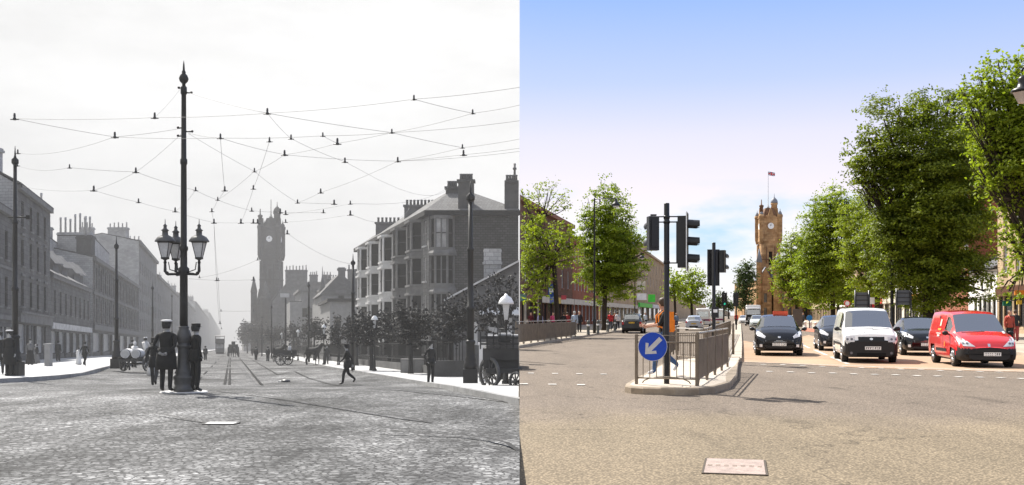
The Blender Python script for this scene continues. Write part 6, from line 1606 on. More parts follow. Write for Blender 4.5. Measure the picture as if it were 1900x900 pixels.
def hang_sign(label, px, y, row, w_, h, mt, inner=None):
    root = thing('hanging_sign', label, 'sign', RP(px, y, CAMZ + (HR - row) * y / F)); m = MB(); m.box((0, 0, 0), (w_, .12, h)); m.build('panel', mt, root)
    if inner: m = MB(); m.box((0, -.07, h * .0), (w_ * .7, .02, h * .3)); m.build('lettering_panel', inner, root)
    m = MB(); m.tube([(-w_ * .5 - .5, 0, h * .4), (w_ / 2, 0, h * .4)], .03, 5); m.build('bracket', m_pole, root)
hang_sign('blue and white projecting sign left of the leaning trunk', 1023, 118, 539, .75, 1.5, c_blue, c_swh if False else m_swht)
hang_sign('small pinkish red round projecting sign right of the leaning trunk', 1046, 120, 552, .6, .5, c_pink)
b = rbld('tenement', 'brick red block with pale ground floor between the two left trees', 1062.5, 1110, -23)
ops = winrow(1, b.L - 1, 8, 5.0, 7.4, 1.3) + winrow(1, b.L - 1, 8, 9.0, 11.4, 1.3); sh = shops(b, 7, 3.8, None, None, None)
b.shell(12.5, 12, c_brick, ops + sh, ridge=0, rm=c_slate); b.windows(ops, c_glass, c_wfr); b.windows(sh[::2], c_shop, c_wfr, 'plain'); fascia(b, .2, b.L - .2, 2.95, .75, c_cream, 'pale shop sign'); b.band(12.1, .4, .35, c_trim)
b = rbld('shop_row', 'grey stone shop row seen through and under the big left tree', 1110.5, 1182, -23)
ops = winrow(1, b.L - 1, 12, 5.0, 7.4, 1.3); sh = shops(b, 9, 3.8, None, None, None)
b.shell(9.5, 12, c_beige, ops + sh, ridge=2.5, rm=c_slate); b.windows(ops, c_glass, c_wfr); b.windows(sh[::2], c_shop, c_wfr, 'plain'); fascia(b, .2, b.L - .2, 2.95, .75, c_cream, 'pale shop sign')
b = rbld('tenement', 'tall buff sandstone tenement with lime green shop sign behind the near signal pole', 1184, 1234, -23)
ops = [q for v in (5.2, 9.0, 12.8) for q in winrow(1, b.L - 1, 9, v, v + 2.6, 1.9)]; sh = shops(b, 6, 4.2, None, None, None)
gops = [q for v in (5.2, 9.0, 12.8) for q in winrow(5.0, 7.6, 1, v, v + 2.4, 1.3)]
b.shell(17.4, 8, c_beige, ops + sh, gops=gops, ridge=0, rm=c_slate, gm=c_beigeg); b.windows(ops, c_glass, c_wfr); b.windows(sh[::2], c_shop, c_wfr, 'plain'); b.windows(gops, c_glass, c_wfr, gable=True)
b.band(17.0, .5, .5, c_trim); b.chimney(1, 3, 3.0, 1.4, 20.5, c_beigeg, 5); b.chimney(40, 3, 3.0, 1.4, 20.5, c_beigeg, 5)
fascia(b, .2, b.L * .4, 3.4, 1.0, c_lime, 'bright lime green shop sign', .4); fascia(b, b.L * .45, b.L - .2, 3.4, 1.0, c_whiter, 'white shop sign')
def kiosk(label, pxa, pxb, ra, rb, y, mt):
    x0, x1 = (pxa - CX) * y / F, (pxb - CX) * y / F; z0_, z1_ = CAMZ + (HR - rb) * y / F, CAMZ + (HR - ra) * y / F
    root = thing('shop_sign', label, 'sign', ((x0 + x1) / 2, y, z0_)); m = MB(); m.box((0, 0, (z1_ - z0_) / 2), (x1 - x0, .15, z1_ - z0_)); m.build('panel', mt, root); m = MB()
    for s in (-1, 1): m.box((s * (x1 - x0) / 2, 0, (z1_ - z0_) / 2), (.08, .2, z1_ - z0_ + .1)); m.box((0, 0, (z1_ - z0_) / 2 + s * (z1_ - z0_) / 2), (x1 - x0 + .1, .2, .08))
    m.build('frame', c_trim, root)
kiosk('bright lime green sign panel between the pole and the dark car', 1202, 1216, 546, 561, 200, c_lime); kiosk('white sign panel with green foot left of the lime sign', 1181, 1200, 544, 557, 200, m_swht)
kiosk('large plain white board above the white sign panel', 1181, 1198, 521, 538, 215, c_cream)
b = rbld('shop_row', 'far pale shop row behind the mid distance trees', 1236, 1310, -23)
b.shell(8.5, 12, c_beige, winrow(1, b.L - 1, 14, 4.4, 6.6, 1.6), ridge=2, rm=c_slate)
for o in list(COL.objects):
    if o.name in N_BEFORE or o.type != 'MESH' or o.name.split('.')[0] in ('window', 'window_frame', 'sill', 'shop_door'): continue
    if any((o.parent.location if o.parent else Vector()).x + v.co.x < DIV * ((o.parent.location if o.parent else Vector()).y + v.co.y) for v in o.data.vertices): clip_left(o, False)
for o in [o for o in COL.objects if o.name not in N_BEFORE and o.type == 'MESH' and o.name.split('.')[0] in ('window', 'shop_door')]:
    c = o.parent.location + o.location
    if c.x < DIV * c.y + .3:
        for k in list(tree_of.get(o.name, [])): bpy.data.objects.remove(k)
        bpy.data.objects.remove(o)
# right side
b = rbld('tenement', 'buff sandstone building with white sash windows at the right edge behind leaves', 2030, 1851, 22)
ops = winrow(.5, b.L - .6, 6, 4.9, 7.2, 1.2) + winrow(.5, b.L - .6, 6, 8.6, 10.9, 1.2); sh = shops(b, 5, 3.9, None, None, None)
b.shell(12.4, 10, c_beige, ops + sh, ridge=3, rm=c_slate, gm=c_beigeg); b.windows(ops, c_glass, c_wfr, 'cross', msill=c_trim); b.windows(sh[::2], c_shop, c_door, 'plain'); b.windows(sh[1::2], c_shop, c_door, 'plain', name='shop_door'); fascia(b, .2, b.L - .2, 3.0, .8, mat('dark_brown_fascia', (.08, .03, .015), .5), 'dark brown shop sign'); b.band(12, .4, .35, c_trim)
hang_sign('orange projecting shop sign at the right edge', 1893, 74, 543, .8, .35, c_orng); hang_sign('small green projecting shop sign at the right edge', 1868, 80, 563, .6, .4, c_green); hang_sign('small yellow projecting shop sign at the right edge', 1891, 74, 561, .35, .3, c_yel)
b = rbld('shop', 'low white rendered shop with grey pitched roof and square pillars beside the red brick gable', 1850, 1797, 22)
sh = [(u, .1, u + 1.15, 3.0) for u in [.4 + 1.75 * i for i in range(int((b.L - 1) / 1.75))]]
b.shell(5.4, 9, c_whiter, sh + winrow(.4, b.L - .4, 3, 3.7, 4.8, .9), ridge=2.6, rm=c_slate, gm=c_whiter); b.windows(winrow(.4, b.L - .4, 3, 3.7, 4.8, .9), c_glass, c_door); b.windows(sh, c_shop, c_door, 'plain')
b = rbld('tenement', 'tall red brick building rising behind the low white shop', 1796.5, 1735, 22)
ops = [q for v in (4.9, 8.8, 12.4) for q in winrow(1, b.L - 1, 8, v, v + 2.2, 1.2)]
b.shell(16.4, 12, c_brick, ops, ridge=3, rm=c_slate, gm=c_brick); b.windows(ops, c_glass, c_wfr)
m = b.mb(); m.hexa([b.P(0, -.3, 6), b.P(.2, -.3, 6), b.P(.2, 0, 6), b.P(0, 0, 6), b.P(0, -.3, 16), b.P(.2, -.3, 16), b.P(.2, 0, 16), b.P(0, 0, 16)]); m.build('downpipe', c_wfr, b.root)
pal = [(1734.5, 1690, 'white pillared shopfront block right of the big trunk', c_whiter, c_brick, 9.0), (1689.5, 1640, 'cream shopfront block left of the big trunk', c_cream, c_redst, 10.0), (1639.5, 1590, 'red sandstone block behind the grey sign back', c_redst, c_redst, 12), (1589.5, 1540, 'orange tinted stone shop block behind the dark car', c_beige, c_trimr, 12), (1539.5, 1480, 'long buff shop block behind the right hand trees', c_beige, c_beige, 11)]
for pa, pb_, lab, c1, c2, H in pal:
    b = rbld('shop_row', lab, pa, pb_, 22); n = max(3, int(b.L / 5))
    ops = winrow(1, b.L - 1, n, 5.0, 7.3, 1.6); sh = [(b.L * (i + .15) / n, .1, b.L * (i + .85) / n, 3.1) for i in range(n)]
    b.shell(H, 12, c1, ops + sh, ridge=2.5, rm=c_slate, gm=c2); b.windows(ops, c_glass, c_wfr); b.windows(sh, c_shop, c_door, 'cross')
    fascia(b, .2, b.L - .2, 3.2, .8, (c_orng, c_cream, m_sred, c_whiter, c_trim)[pal.index((pa, pb_, lab, c1, c2, H))], None)
# town hall of today
ctw = stone('warm_tower_sandstone', (.31, .175, .085), (.48, .305, .16), (.19, .105, .055), (1, 0), 1.3, .7, var=.45); ctd = mat('tower_louvre_brown', (.03, .022, .015), .9); ctr = mat('lead_grey_cap', (.20, .21, .24), .6)
rt, xc, cy, hw = clock_tower('clock_tower', 'warm sandstone Victorian clock tower with union flag against the pale blue sky', 1411, 1451, 317, 390, .1, ctw, ctd, mck, mhd, mdk=mat('weathered_tower_trim', (.17, .095, .055), .9, var=.3), flag=True, poleh=14.2, mroof=ctr)
hall_body(xc, cy, hw, .1, ctw, ctr, 'warm sandstone gabled town hall at the foot of the modern clock tower', mw=glassy('hall_window_glass', (.10, .10, .10), .1))
b = rbld('tenement', 'distant pale stone houses at the end of the modern street', 1340, 1355, -20)
b.shell(9, 10, c_beige, [], ridge=2, rm=c_slate)
# ------------------------------------------------------------------ vehicles
c_tyre = mat('tyre_rubber', (.012, .012, .012), .8); c_rim = mat('alloy_rim', (.45, .45, .46), .3, metal=.7); c_plast = mat('black_bumper_plastic', (.012, .012, .013), .6)
c_carglass = bpy.data.materials.new('car_glass'); c_carglass.use_nodes = True
def _cg():
    t = c_carglass.node_tree; t.nodes.clear(); o = nd(t, 'ShaderNodeOutputMaterial'); tr_ = nd(t, 'ShaderNodeBsdfTransparent'); tr_.inputs[0].default_value = (.62, .70, .68, 1)
    gl = nd(t, 'ShaderNodeBsdfGlossy'); gl.inputs['Roughness'].default_value = .02; gl.inputs[0].default_value = (1, 1, 1, 1); fr = nd(t, 'ShaderNodeFresnel'); fr.inputs['IOR'].default_value = 3.8; mx = nd(t, 'ShaderNodeMixShader')
    t.links.new(fr.outputs[0], mx.inputs[0]); t.links.new(tr_.outputs[0], mx.inputs[1]); t.links.new(gl.outputs[0], mx.inputs[2]); t.links.new(mx.outputs[0], o.inputs[0])
_cg(); c_lampc = mat('headlamp_clear', (.62, .62, .64), .12, var=.3, scale=9, spec=.8, coat=1.0); c_lampd = mat('headlamp_inner', (.12, .12, .14), .15, spec=.8)
c_plate = mat('plate_white', (.72, .72, .70), .4); c_platey = mat('plate_yellow', (.70, .42, .03), .4); c_pltx = mat('plate_black_marks', (.02, .02, .02), .5); c_tail = mat('tail_lamp_red', (.45, .01, .015), .15, coat=1.0); c_chrome = mat('chrome_badge', (.7, .7, .7), .15, metal=.9); c_under = mat('underbody_dark', (.006, .006, .006), .9)
c_int = mat('interior_dark_grey', (.07, .07, .072), .8); c_seat = mat('seat_fabric', (.045, .045, .05), .9)
def kf(keys, x):
    if x <= keys[0][0]: return keys[0][1]
    for (a, va), (b, vb) in zip(keys, keys[1:]):
        if x <= b:
            t = (x - a) / (b - a); return va + (vb - va) * t
    return keys[-1][1]
def smoothkf(keys, x, w_=.06):
    return sum(kf(keys, x + d * w_) for d in (-1, -.5, 0, .5, 1)) / 5
def vehicle(name, label, cat, S, loc, rotz, paintm, scale=1.0, group=None):
    L_, Wd = S['L'], S['W'] / 2
    xs = []; x = 0
    while x < L_: xs.append(x); x += (.02 if x < .12 or x > L_ - .14 else .055)
    xs.append(L_)
    def sec(x):
        zb = smoothkf(S['zb'], x, .03); zs = smoothkf(S['zs'], x, .05); zt = smoothkf(S['zt'], x, .05); w_ = smoothkf(S['w'], x, .02) * Wd; wt = smoothkf(S['wt'], x) * Wd * min(1, smoothkf(S['w'], x, .02) + .02)
        zt = max(zt, zs + .03); gw = w_ * .955
        P = [(0, zb), (.8 * w_, zb), (.97 * w_, zb + .06), (w_, zb + .18), (w_, zb + (zs - zb) * .5), (w_ * .99, zb + (zs - zb) * .78), (w_ * .975, zs - .04), (gw, zs)]
        for t in (.10, .5, .90): P.append((gw + (wt - gw) * t, zs + (zt - .07 - zs) * t))
        P += [(wt * .965, zt - .03), (wt * .86, zt - .004), (wt * .5, zt + .018), (0, zt + .028)]
        return P
    secs = [sec(x) for x in xs]; n = len(secs[0])
    V = []; ring = []
    for x, P in zip(xs, secs):
        r_ = [(x, y, z) for y, z in P] + [(x, -y, z) for y, z in P[-2:0:-1]]
        ring.append(len(V)); V += r_
    N = 2 * n - 2; F_ = []
    for i in range(len(xs) - 1):
        for k in range(N):
            F_.append(((ring[i] + k, ring[i] + (k + 1) % N, ring[i + 1] + (k + 1) % N, ring[i + 1] + k), i, k))
    root = thing(name, label, cat, loc, rotz, group); root.scale = (scale,) * 3
    T = lambda p: (p[1], p[0] - L_ / 2, p[2])   # front looks to -y
    full = [tuple(f[0]) for f in F_] + [tuple(range(ring[0], ring[0] + N)), tuple(range(ring[-1], ring[-1] + N))]
    bvh = BVHTree.FromPolygons([Vector(v) for v in V], full)
    xc, xr = S['ws']; side = S.get('side'); rear = S.get('rear')
    parts = {'body': [], 'windscreen': [], 'side_window': [], 'rear_window': []}
    wr = S['wr']; wx = S['wx']
    for f, i, k in F_:
        x = (xs[i] + xs[i + 1]) / 2; kk = k if k < n - 1 else N - 1 - k
        c = sum((Vector(V[j]) for j in f), Vector()) / 4
        if kk >= 3 and kk <= 5 and False: continue
        if any((c.x - a) ** 2 + (c.z - wr) ** 2 < (wr + .045) ** 2 for a in wx) and abs(c.y) > Wd * .6 and c.z < S['zarch']: continue
        if xc < x < xr and kk >= 11: parts['windscreen'].append((f, 0))
        elif rear and rear[0] < x < rear[1] and kk >= 11: parts['rear_window'].append((f, 0))
        elif side and any(a < x < b for a, b in side) and kk in (8, 9) and (V[f[0]][2] > 0): 
            hgt = smoothkf(S['zt'], x) - smoothkf(S['zs'], x)
            parts['side_window' if hgt > .2 else 'body'].append((f, 0))
        else: parts['body'].append((f, S['slot'](c) if 'slot' in S else 0))
    def mk(nm, fl, mats, par):
        used = {}; vs = []; fs = []; mi = []
        for f, m_ in fl:
            ff = []
            for j in f:
                if j not in used: used[j] = len(vs); vs.append(T(V[j]))
                ff.append(used[j])
            fs.append(ff[::-1]); mi.append(m_)
        me = bpy.data.meshes.new(nm); me.from_pydata(vs, [], fs)
        for m_ in mats: me.materials.append(m_)
        me.polygons.foreach_set('material_index', mi); me.polygons.foreach_set('use_smooth', [len(f) <= 4 for f in fs]); me.update()
        return mobj(nm, me, par)
    fc = tuple(range(ring[0], ring[0] + N)); rc = tuple(range(ring[-1], ring[-1] + N))
    parts['body'] += [(fc, S['slot'](Vector((0, 0, .4))) if 'slot' in S else 0), (rc, 0)]
    body = mk('body', parts['body'], [paintm, c_plast, c_blk2], root)
    for nm in ('windscreen', 'side_window', 'rear_window'):
        if parts[nm]: mk(nm, parts[nm], [c_carglass], root)
    # projected details
    def decal(nm, poly, mt, axis='front', off=.012, par=body, cuts=3, sd=1, wrapin=False):
        bm = bmesh.new(); vs = [bm.verts.new((p[0], p[1], 0)) for p in poly]; bm.faces.new(vs)
        bmesh.ops.triangulate(bm, faces=bm.faces[:]); bmesh.ops.subdivide_edges(bm, edges=bm.edges[:], cuts=cuts, use_grid_fill=True)
        m = MB(); ids = {}
        for v in bm.verts:
            a, b_ = v.co.x, v.co.y
            if axis == 'front': o, d = Vector((-2, a, b_)), Vector((1, 0, 0))
            elif axis == 'rear': o, d = Vector((L_ + 2, a, b_)), Vector((-1, 0, 0))
            else: o, d = Vector((a, sd * 3, b_)), Vector((0, -sd, 0))
            h, nn, ix, ds = bvh.ray_cast(o, d)
            if h is None: h = o + d * (2.2 if axis != 'side' else 3 - Wd)
            ids[v] = m.add(T(h - d * off))
        for f in bm.faces: m.f.append([ids[v] for v in f.verts]); m.m.append(0); m.sm.append(True)
        bm.free(); return m.build(nm, mt, par)
    S['det'](decal, root, body, Wd, L_, paintm)
    # wheels
    for a in wx:
        for s in (-1, 1):
            c = Vector((s * (Wd - .115), a - L_ / 2, wr)); o = thing_part('wheel', root, c)
            M = Matrix.Rotation(R(90) * s, 4, 'Y'); m = MB(); m.M = M
            m.lathe([(wr * .62, -.10), (wr * .93, -.10), (wr, -.07), (wr, .07), (wr * .95, .098), (wr * .64, .105)], n=28); m.build('tyre', c_tyre, o)
            m = MB(); m.M = M; m.lathe([(wr * .655, .07), (wr * .655, .108), (wr * .60, .109), (wr * .58, .08), (.07, .075), (.05, .10)], n=28)
            for k in range(5):
                a_ = 2 * math.pi * k / 5; m.tube([(0, 0, .092), (wr * .6 * math.cos(a_), wr * .6 * math.sin(a_), .098)], [.04, .05], 6)
            m.build('rim', c_rim, o)
    m = MB()
    m.box((0, 0, .34), (Wd * 1.5, L_ * .86, .3)); m.build('underbody', c_under, root)
    if S['ws'][0] < 50:
        xw = S['ws'][0]; bz = kf(S['zs'], xw + .6)
        m = MB(); m.box((0, xw + .32 - L_ / 2, bz - .10), (Wd * 1.66, .5, .16)); m.box((0, xw + .25 - L_ / 2, .7), (Wd * 1.6, .1, .5)); m.build('dashboard', c_int, root)
        for s in (-1, 1):
            m = MB(); m.box((s * .38, xw + 1.35 - L_ / 2, .62), (.5, .5, .2)); m.box((s * .38, xw + 1.62 - L_ / 2, .98), (.48, .14, .62)); m.box((s * .38, xw + 1.66 - L_ / 2, 1.36 * min(1, kf(S['zt'], xw + 1.6) / 1.5)), (.26, .1, .16)); m.build('seat', c_seat, root)
        m = MB(); c0 = Vector((-.38, xw + .72 - L_ / 2, bz + .02)); m.tube([c0 + Vector((.18 * math.cos(k * math.pi / 8), -.05 * math.sin(k * math.pi / 8), .18 * math.sin(k * math.pi / 8))) for k in range(17)], .016, 6); m.build('steering_wheel', c_int, root)
        m = MB(); m.box((.30, xw + .2 - L_ / 2, bz + .0), (.22, .16, .015)); m.build('papers', c_plate, root)
        if S is WVAN or S is PVAN: m = MB(); m.box((0, xw + 1.95 - L_ / 2, 1.0), (Wd * 1.7, .04, 1.2)); m.build('bulkhead', c_int, root)
    # mirrors
    if 'mir' in S:
        mx, mz, mt_ = S['mir']
        for s in (-1, 1):
            m = MB(); m.ball((s * (Wd + .10), mx - L_ / 2, mz), (.10, .07, .075), 10); m.tube([(s * (Wd - .06), mx - L_ / 2 + .02, mz - .05), (s * (Wd + .06), mx - L_ / 2, mz - .02)], .03, 6); m.build('door_mirror', mt_, root)
    return root
def thing_part(name, par, loc):
    o = link(bpy.data.objects.new(name, None)); setpar(o, par); o.location = loc; o.empty_display_size = .1; return o
c_blk2 = mat('satin_black_trim', (.01, .01, .011), .4)
def numplate(decal, par, y0, z0, w_=.50, h=.11, axis='front', mt=None):
    decal('number_plate', [(y0 - w_ / 2, z0 - h / 2), (y0 + w_ / 2, z0 - h / 2), (y0 + w_ / 2, z0 + h / 2), (y0 - w_ / 2, z0 + h / 2)], mt or c_plate, axis, .03, par, 1)
    r2 = random.Random(int(z0 * 1000)); x = y0 - w_ / 2 + .04
    for k in range(7):
        cw = .042
        decal('plate_marks', [(x, z0 - .034), (x + cw, z0 - .034), (x + cw, z0 - .018), (x, z0 - .018)] if r2.random() < .4 else [(x, z0 - .034), (x + cw * .5, z0 - .034), (x + cw * .5, z0 + .034), (x, z0 + .034)], c_pltx, axis, .034, par, 0)
        decal('plate_marks', [(x, z0 + .018), (x + cw, z0 + .018), (x + cw, z0 + .034), (x, z0 + .034)], c_pltx, axis, .034, par, 0)
        x += .062 if k != 3 else .085
def mirror(p): return [(-a, b) for a, b in p][::-1]
def hatch_det(decal, root, body, W_, L_, pm):
    lt = [(W_ * .60, .66), (W_ * .95, .76), (W_ * .97, .93), (W_ * .86, .93), (W_ * .56, .74)]
    for p in (lt, mirror(lt)):
        o = decal('headlight', p, c_lampc, 'front', .012, root); q = [(a * .93 + (1 if a > 0 else -1) * .02, b * .94 + .03) for a, b in p]
    decal('grille', [(-.46, .50), (.46, .50), (.56, .60), (.30, .625), (-.30, .625), (-.56, .60)], c_blk2, 'front', .01, root)
    for z in (.535, .575): decal('grille_bar', [(-.5, z), (.5, z), (.5, z + .008), (-.5, z + .008)], c_chrome, 'front', .016, root, 1)
    decal('bumper_intake', [(-.52, .26), (.52, .26), (.60, .36), (-.60, .36)], c_plast, 'front', .01, root)
    for s in (-1, 1): decal('fog_lamp', [(s * .66 - .05, .34), (s * .66 + .05, .34), (s * .66 + .05, .44), (s * .66 - .05, .44)], c_lampc, 'front', .012, root, 1)
    decal('badge', [(-.045, .68), (.045, .68), (.05, .74), (-.05, .74)], c_chrome, 'front', .014, root, 1)
    numplate(decal, root, 0, .44)
    seams(decal, root, [1.15, 2.25], .32, .95)
    if L_: side_extras(decal, root, 1.2)
def seams(decal, root, xs, z0, z1, two=True):
    for x in xs:
        for s in (-1, 1): decal('door_seam', [(x, z0), (x + .014, z0), (x + .014, z1), (x, z1)], c_under, 'side', .004, root, 1, s)
def side_extras(decal, root, x):
    for s in (-1, 1): decal('door_handle', [(x + .85, .80), (x + 1.03, .80), (x + 1.03, .83), (x + .85, .83)], c_blk2, 'side', .02, root, 1, s)
def rear_det(decal, root, body, W_, L_, pm, ym=c_platey, pz=.70):
    lt = [(W_ * .72, .78), (W_ * .95, .74), (W_ * .95, 1.0), (W_ * .78, 1.0)]
    for p in (lt, mirror(lt)): decal('tail_light', p, c_tail, 'rear', .012, root)
    decal('rear_bumper', [(-W_ * .9, .28), (W_ * .9, .28), (W_ * .9, .48), (-W_ * .9, .48)], c_plast, 'rear', .012, root)
    numplate(decal, root, 0, pz, axis='rear', mt=ym)
    seams(decal, root, [1.2, 2.3], .32, .95)
def slot_low(zc):
    return lambda c: 1 if c.z < zc else 0
HATCH = dict(L=3.95, W=1.74, zb=[(0, .30), (.1, .20), (.5, .18), (3.5, .18), (3.85, .26), (3.95, .36)], zs=[(0, .52), (.05, .60), (.25, .78), (.7, .90), (1.2, .97), (3.0, 1.02), (3.8, 1.02), (3.95, .9)],
    zt=[(0, .56), (.05, .66), (.25, .84), (.6, .97), (.95, 1.06), (1.75, 1.47), (2.2, 1.53), (3.0, 1.50), (3.45, 1.42), (3.85, 1.05), (3.95, .95)], w=[(0, .62), (.04, .78), (.14, .90), (.35, .97), (.8, 1), (3.3, 1), (3.8, .93), (3.95, .82)],
    wt=[(0, .80), (.6, .82), (1.0, .80), (1.8, .70), (3.2, .68), (3.6, .70), (3.95, .8)], ws=(.98, 1.78), side=[(1.35, 2.12), (2.2, 3.1)], rear=(3.45, 3.82), wr=.305, wx=(.72, 3.2), zarch=.72, det=hatch_det, mir=(1.25, 1.0, c_blk2))
HATCHR = dict(HATCH, det=rear_det)
def van_det(decal, root, body, W_, L_, pm):
    lt = [(W_ * .60, .70), (W_ * .93, .70), (W_ * .94, .86), (W_ * .88, .90), (W_ * .58, .88)]
    for p in (lt, mirror(lt)):
        decal('headlight', p, c_lampc, 'front', .014, root)
        a = sum(q[0] for q in p) / 5
        for dx in (-.055, .075): decal('headlight_bulb', [(a + dx + .042 * math.cos(k * math.pi / 4), .79 + .042 * math.sin(k * math.pi / 4)) for k in range(8)], c_lampd, 'front', .02, root, 1)
    decal('grille', [(-.40, .69), (.40, .69), (.41, .87), (-.41, .87)], c_blk2, 'front', .012, root)
    decal('badge', [(.055 * math.cos(k * math.pi / 4), .80 + .04 * math.sin(k * math.pi / 4)) for k in range(8)], c_chrome, 'front', .02, root, 1)
    decal('bumper_intake', [(-.45, .24), (.45, .24), (.45, .34), (-.45, .34)], c_under, 'front', .012, root)
    for s in (-1, 1): decal('fog_lamp', [(s * .62 + .045 * math.cos(k * math.pi / 4), .34 + .045 * math.sin(k * math.pi / 4)) for k in range(8)], c_lampd, 'front', .014, root, 1)
    numplate(decal, root, .05, .50); seams(decal, root, [1.05, 2.0], .40, 1.10)
    for s in (-1, 1):
        decal('rub_strip', [(1.1, .58), (3.4, .58), (3.4, .66), (1.1, .66)], c_plast, 'side', .012, root, 3, s)
        decal('door_handle', [(1.85, .96), (2.0, .96), (2.0, 1.0), (1.85, 1.0)], c_plast, 'side', .02, root, 1, s)
    decal('wiper', [(-.55, 1.10), (.15, 1.13), (.15, 1.142), (-.55, 1.115)], c_blk2, 'front', .02, root, 2); decal('wiper', [(.1, 1.10), (.66, 1.13), (.66, 1.142), (.1, 1.115)], c_blk2, 'front', .02, root, 2)
    for s in (-1, 1): decal('washer_jet', [(s * .2 - .02, .99), (s * .2 + .02, .99), (s * .2 + .02, 1.01), (s * .2 - .02, 1.01)], c_blk2, 'front', .01, root, 0)
WVAN = dict(L=4.15, W=1.74, zb=[(0, .24), (.1, .20), (3.9, .22), (4.15, .3)], zs=[(0, .60), (.03, .84), (.12, .92), (.6, 1.02), (.9, 1.06), (1.6, 1.10), (4.1, 1.12), (4.15, 1.1)],
    zt=[(0, .66), (.03, .88), (.12, .97), (.55, 1.07), (.80, 1.13), (1.42, 1.72), (1.75, 1.80), (3.0, 1.83), (4.0, 1.80), (4.15, 1.70)], w=[(0, .80), (.03, .90), (.12, .96), (.35, 1), (3.9, 1), (4.15, .96)],
    wt=[(0, .90), (.75, .92), (1.4, .80), (2, .80), (4.15, .80)], ws=(.82, 1.46), side=[(1.22, 1.95)], rear=None, wr=.31, wx=(.78, 3.35), zarch=.72, det=van_det, mir=(1.12, 1.12, c_plast), slot=lambda c: 1 if c.z < .66 and (c.x < .42) else (1 if c.z < .30 else 0))
def post_det(decal, root, body, W_, L_, pm):
    lt = [(W_ * .45, .66), (W_ * .93, .68), (W_ * .96, .92), (W_ * .88, .98)]
    for p in (lt, mirror(lt)):
        decal('headlight', p, c_lampc, 'front', .014, root); sgn = 1 if p[1][0] > 0 else -1
        for a in (.70, .82): decal('headlight_bulb', [(sgn * W_ * a + .04 * math.cos(k * math.pi / 4), .76 + .035 * math.sin(k * math.pi / 4)) for k in range(8)], c_lampd, 'front', .02, root, 1)
        decal('indicator', [(sgn * W_ * .84, .62), (sgn * W_ * .95, .62), (sgn * W_ * .95, .66), (sgn * W_ * .84, .66)], mat('indicator_orange', (.7, .12, .02), .3), 'front', .016, root, 0)
    decal('grille', [(-.42, .50), (.42, .50), (.47, .58), (-.47, .58)], c_blk2, 'front', .012, root); decal('badge', [(-.035, .66), (.035, .66), (.04, .75), (-.04, .75)], c_chrome, 'front', .016, root, 1)
    numplate(decal, root, .08, .43); seams(decal, root, [1.1, 2.05], .40, 1.0)
    for s in (-1, 1):
        decal('rub_strip', [(1.55, .46), (2.9, .46), (2.9, .56), (1.55, .56)], c_plast, 'side', .014, root, 2, s)
        decal('side_emblem', [(2.55, 1.28), (2.72, 1.28), (2.74, 1.50), (2.58, 1.50)], mat('emblem_pale', (.8, .6, .45), .5), 'side', .012, root, 1, s)
        decal('side_emblem', [(2.45, 1.14), (2.85, 1.14), (2.85, 1.20), (2.45, 1.20)], mat('emblem_gold', (.75, .30, .04), .5), 'side', .012, root, 1, s)
        decal('side_lettering', [(2.35, 1.02), (2.95, 1.02), (2.95, 1.05), (2.35, 1.05)], mat('lettering_pale', (.8, .65, .6), .5), 'side', .012, root, 1, s)
        decal('side_lettering', [(2.5, .93), (2.8, .93), (2.8, .99), (2.5, .99)], MATS['lettering_pale'], 'side', .012, root, 1, s)
        decal('side_crest', [(1.72, .62), (1.8, .62), (1.8, .78), (1.72, .78)], MATS['emblem_gold'], 'side', .012, root, 1, s)
    decal('wiper', [(-.6, 1.08), (.1, 1.12), (.1, 1.135), (-.6, 1.095)], c_blk2, 'front', .02, root, 2); decal('tax_disc', [(.62, 1.06), (.70, 1.06), (.70, 1.13), (.62, 1.13)], c_plate, 'front', .02, root, 0)
PVAN = dict(L=4.2, W=1.78, zb=[(0, .26), (.1, .20), (3.9, .22), (4.2, .3)], zs=[(0, .52), (.04, .60), (.2, .76), (.5, .90), (.9, 1.02), (1.6, 1.08), (4.15, 1.12), (4.2, 1.1)],
    zt=[(0, .58), (.04, .66), (.2, .83), (.5, .97), (.95, 1.10), (1.75, 1.66), (2.1, 1.74), (3.0, 1.78), (4.05, 1.75), (4.2, 1.66)], w=[(0, .66), (.04, .82), (.15, .92), (.38, .98), (.6, 1), (3.9, 1), (4.2, .96)],
    wt=[(0, .86), (.9, .88), (1.75, .76), (2.2, .78), (4.2, .80)], ws=(.97, 1.78), side=[(1.32, 2.05)], rear=None, wr=.31, wx=(.82, 3.4), zarch=.72, det=post_det, mir=(1.28, 1.06, c_plast), slot=lambda c: 1 if (c.z < .60 and c.x < .45) or c.z < .28 else 0)
def bus_det(decal, root, body, W_, L_, pm):
    for s in (-1, 1): decal('headlight', [(s * W_ * .72 - .12, .55), (s * W_ * .72 + .12, .55), (s * W_ * .72 + .12, .75), (s * W_ * .72 - .12, .75)], c_lampc, 'front', .014, root, 1); decal('tail_light', [(s * W_ * .88 - .07, .7), (s * W_ * .88 + .07, .7), (s * W_ * .88 + .07, 1.1), (s * W_ * .88 - .07, 1.1)], c_tail, 'rear', .014, root, 1)
    st = mat('purple_stripe', (.16, .01, .06), .4)
    decal('stripe', [(-W_ * .92, .78), (W_ * .92, .78), (W_ * .92, 1.02), (-W_ * .92, 1.02)], st, 'rear', .012, root); decal('stripe', [(-W_ * .92, .85), (W_ * .92, .85), (W_ * .92, 1.0), (-W_ * .92, 1.0)], st, 'front', .010, root)
    decal('rear_window', [(-W_ * .74, 1.35), (W_ * .74, 1.35), (W_ * .70, 2.05), (-W_ * .70, 2.05)], c_carglass, 'rear', .016, root); numplate(decal, root, 0, .5, axis='rear', mt=c_platey)
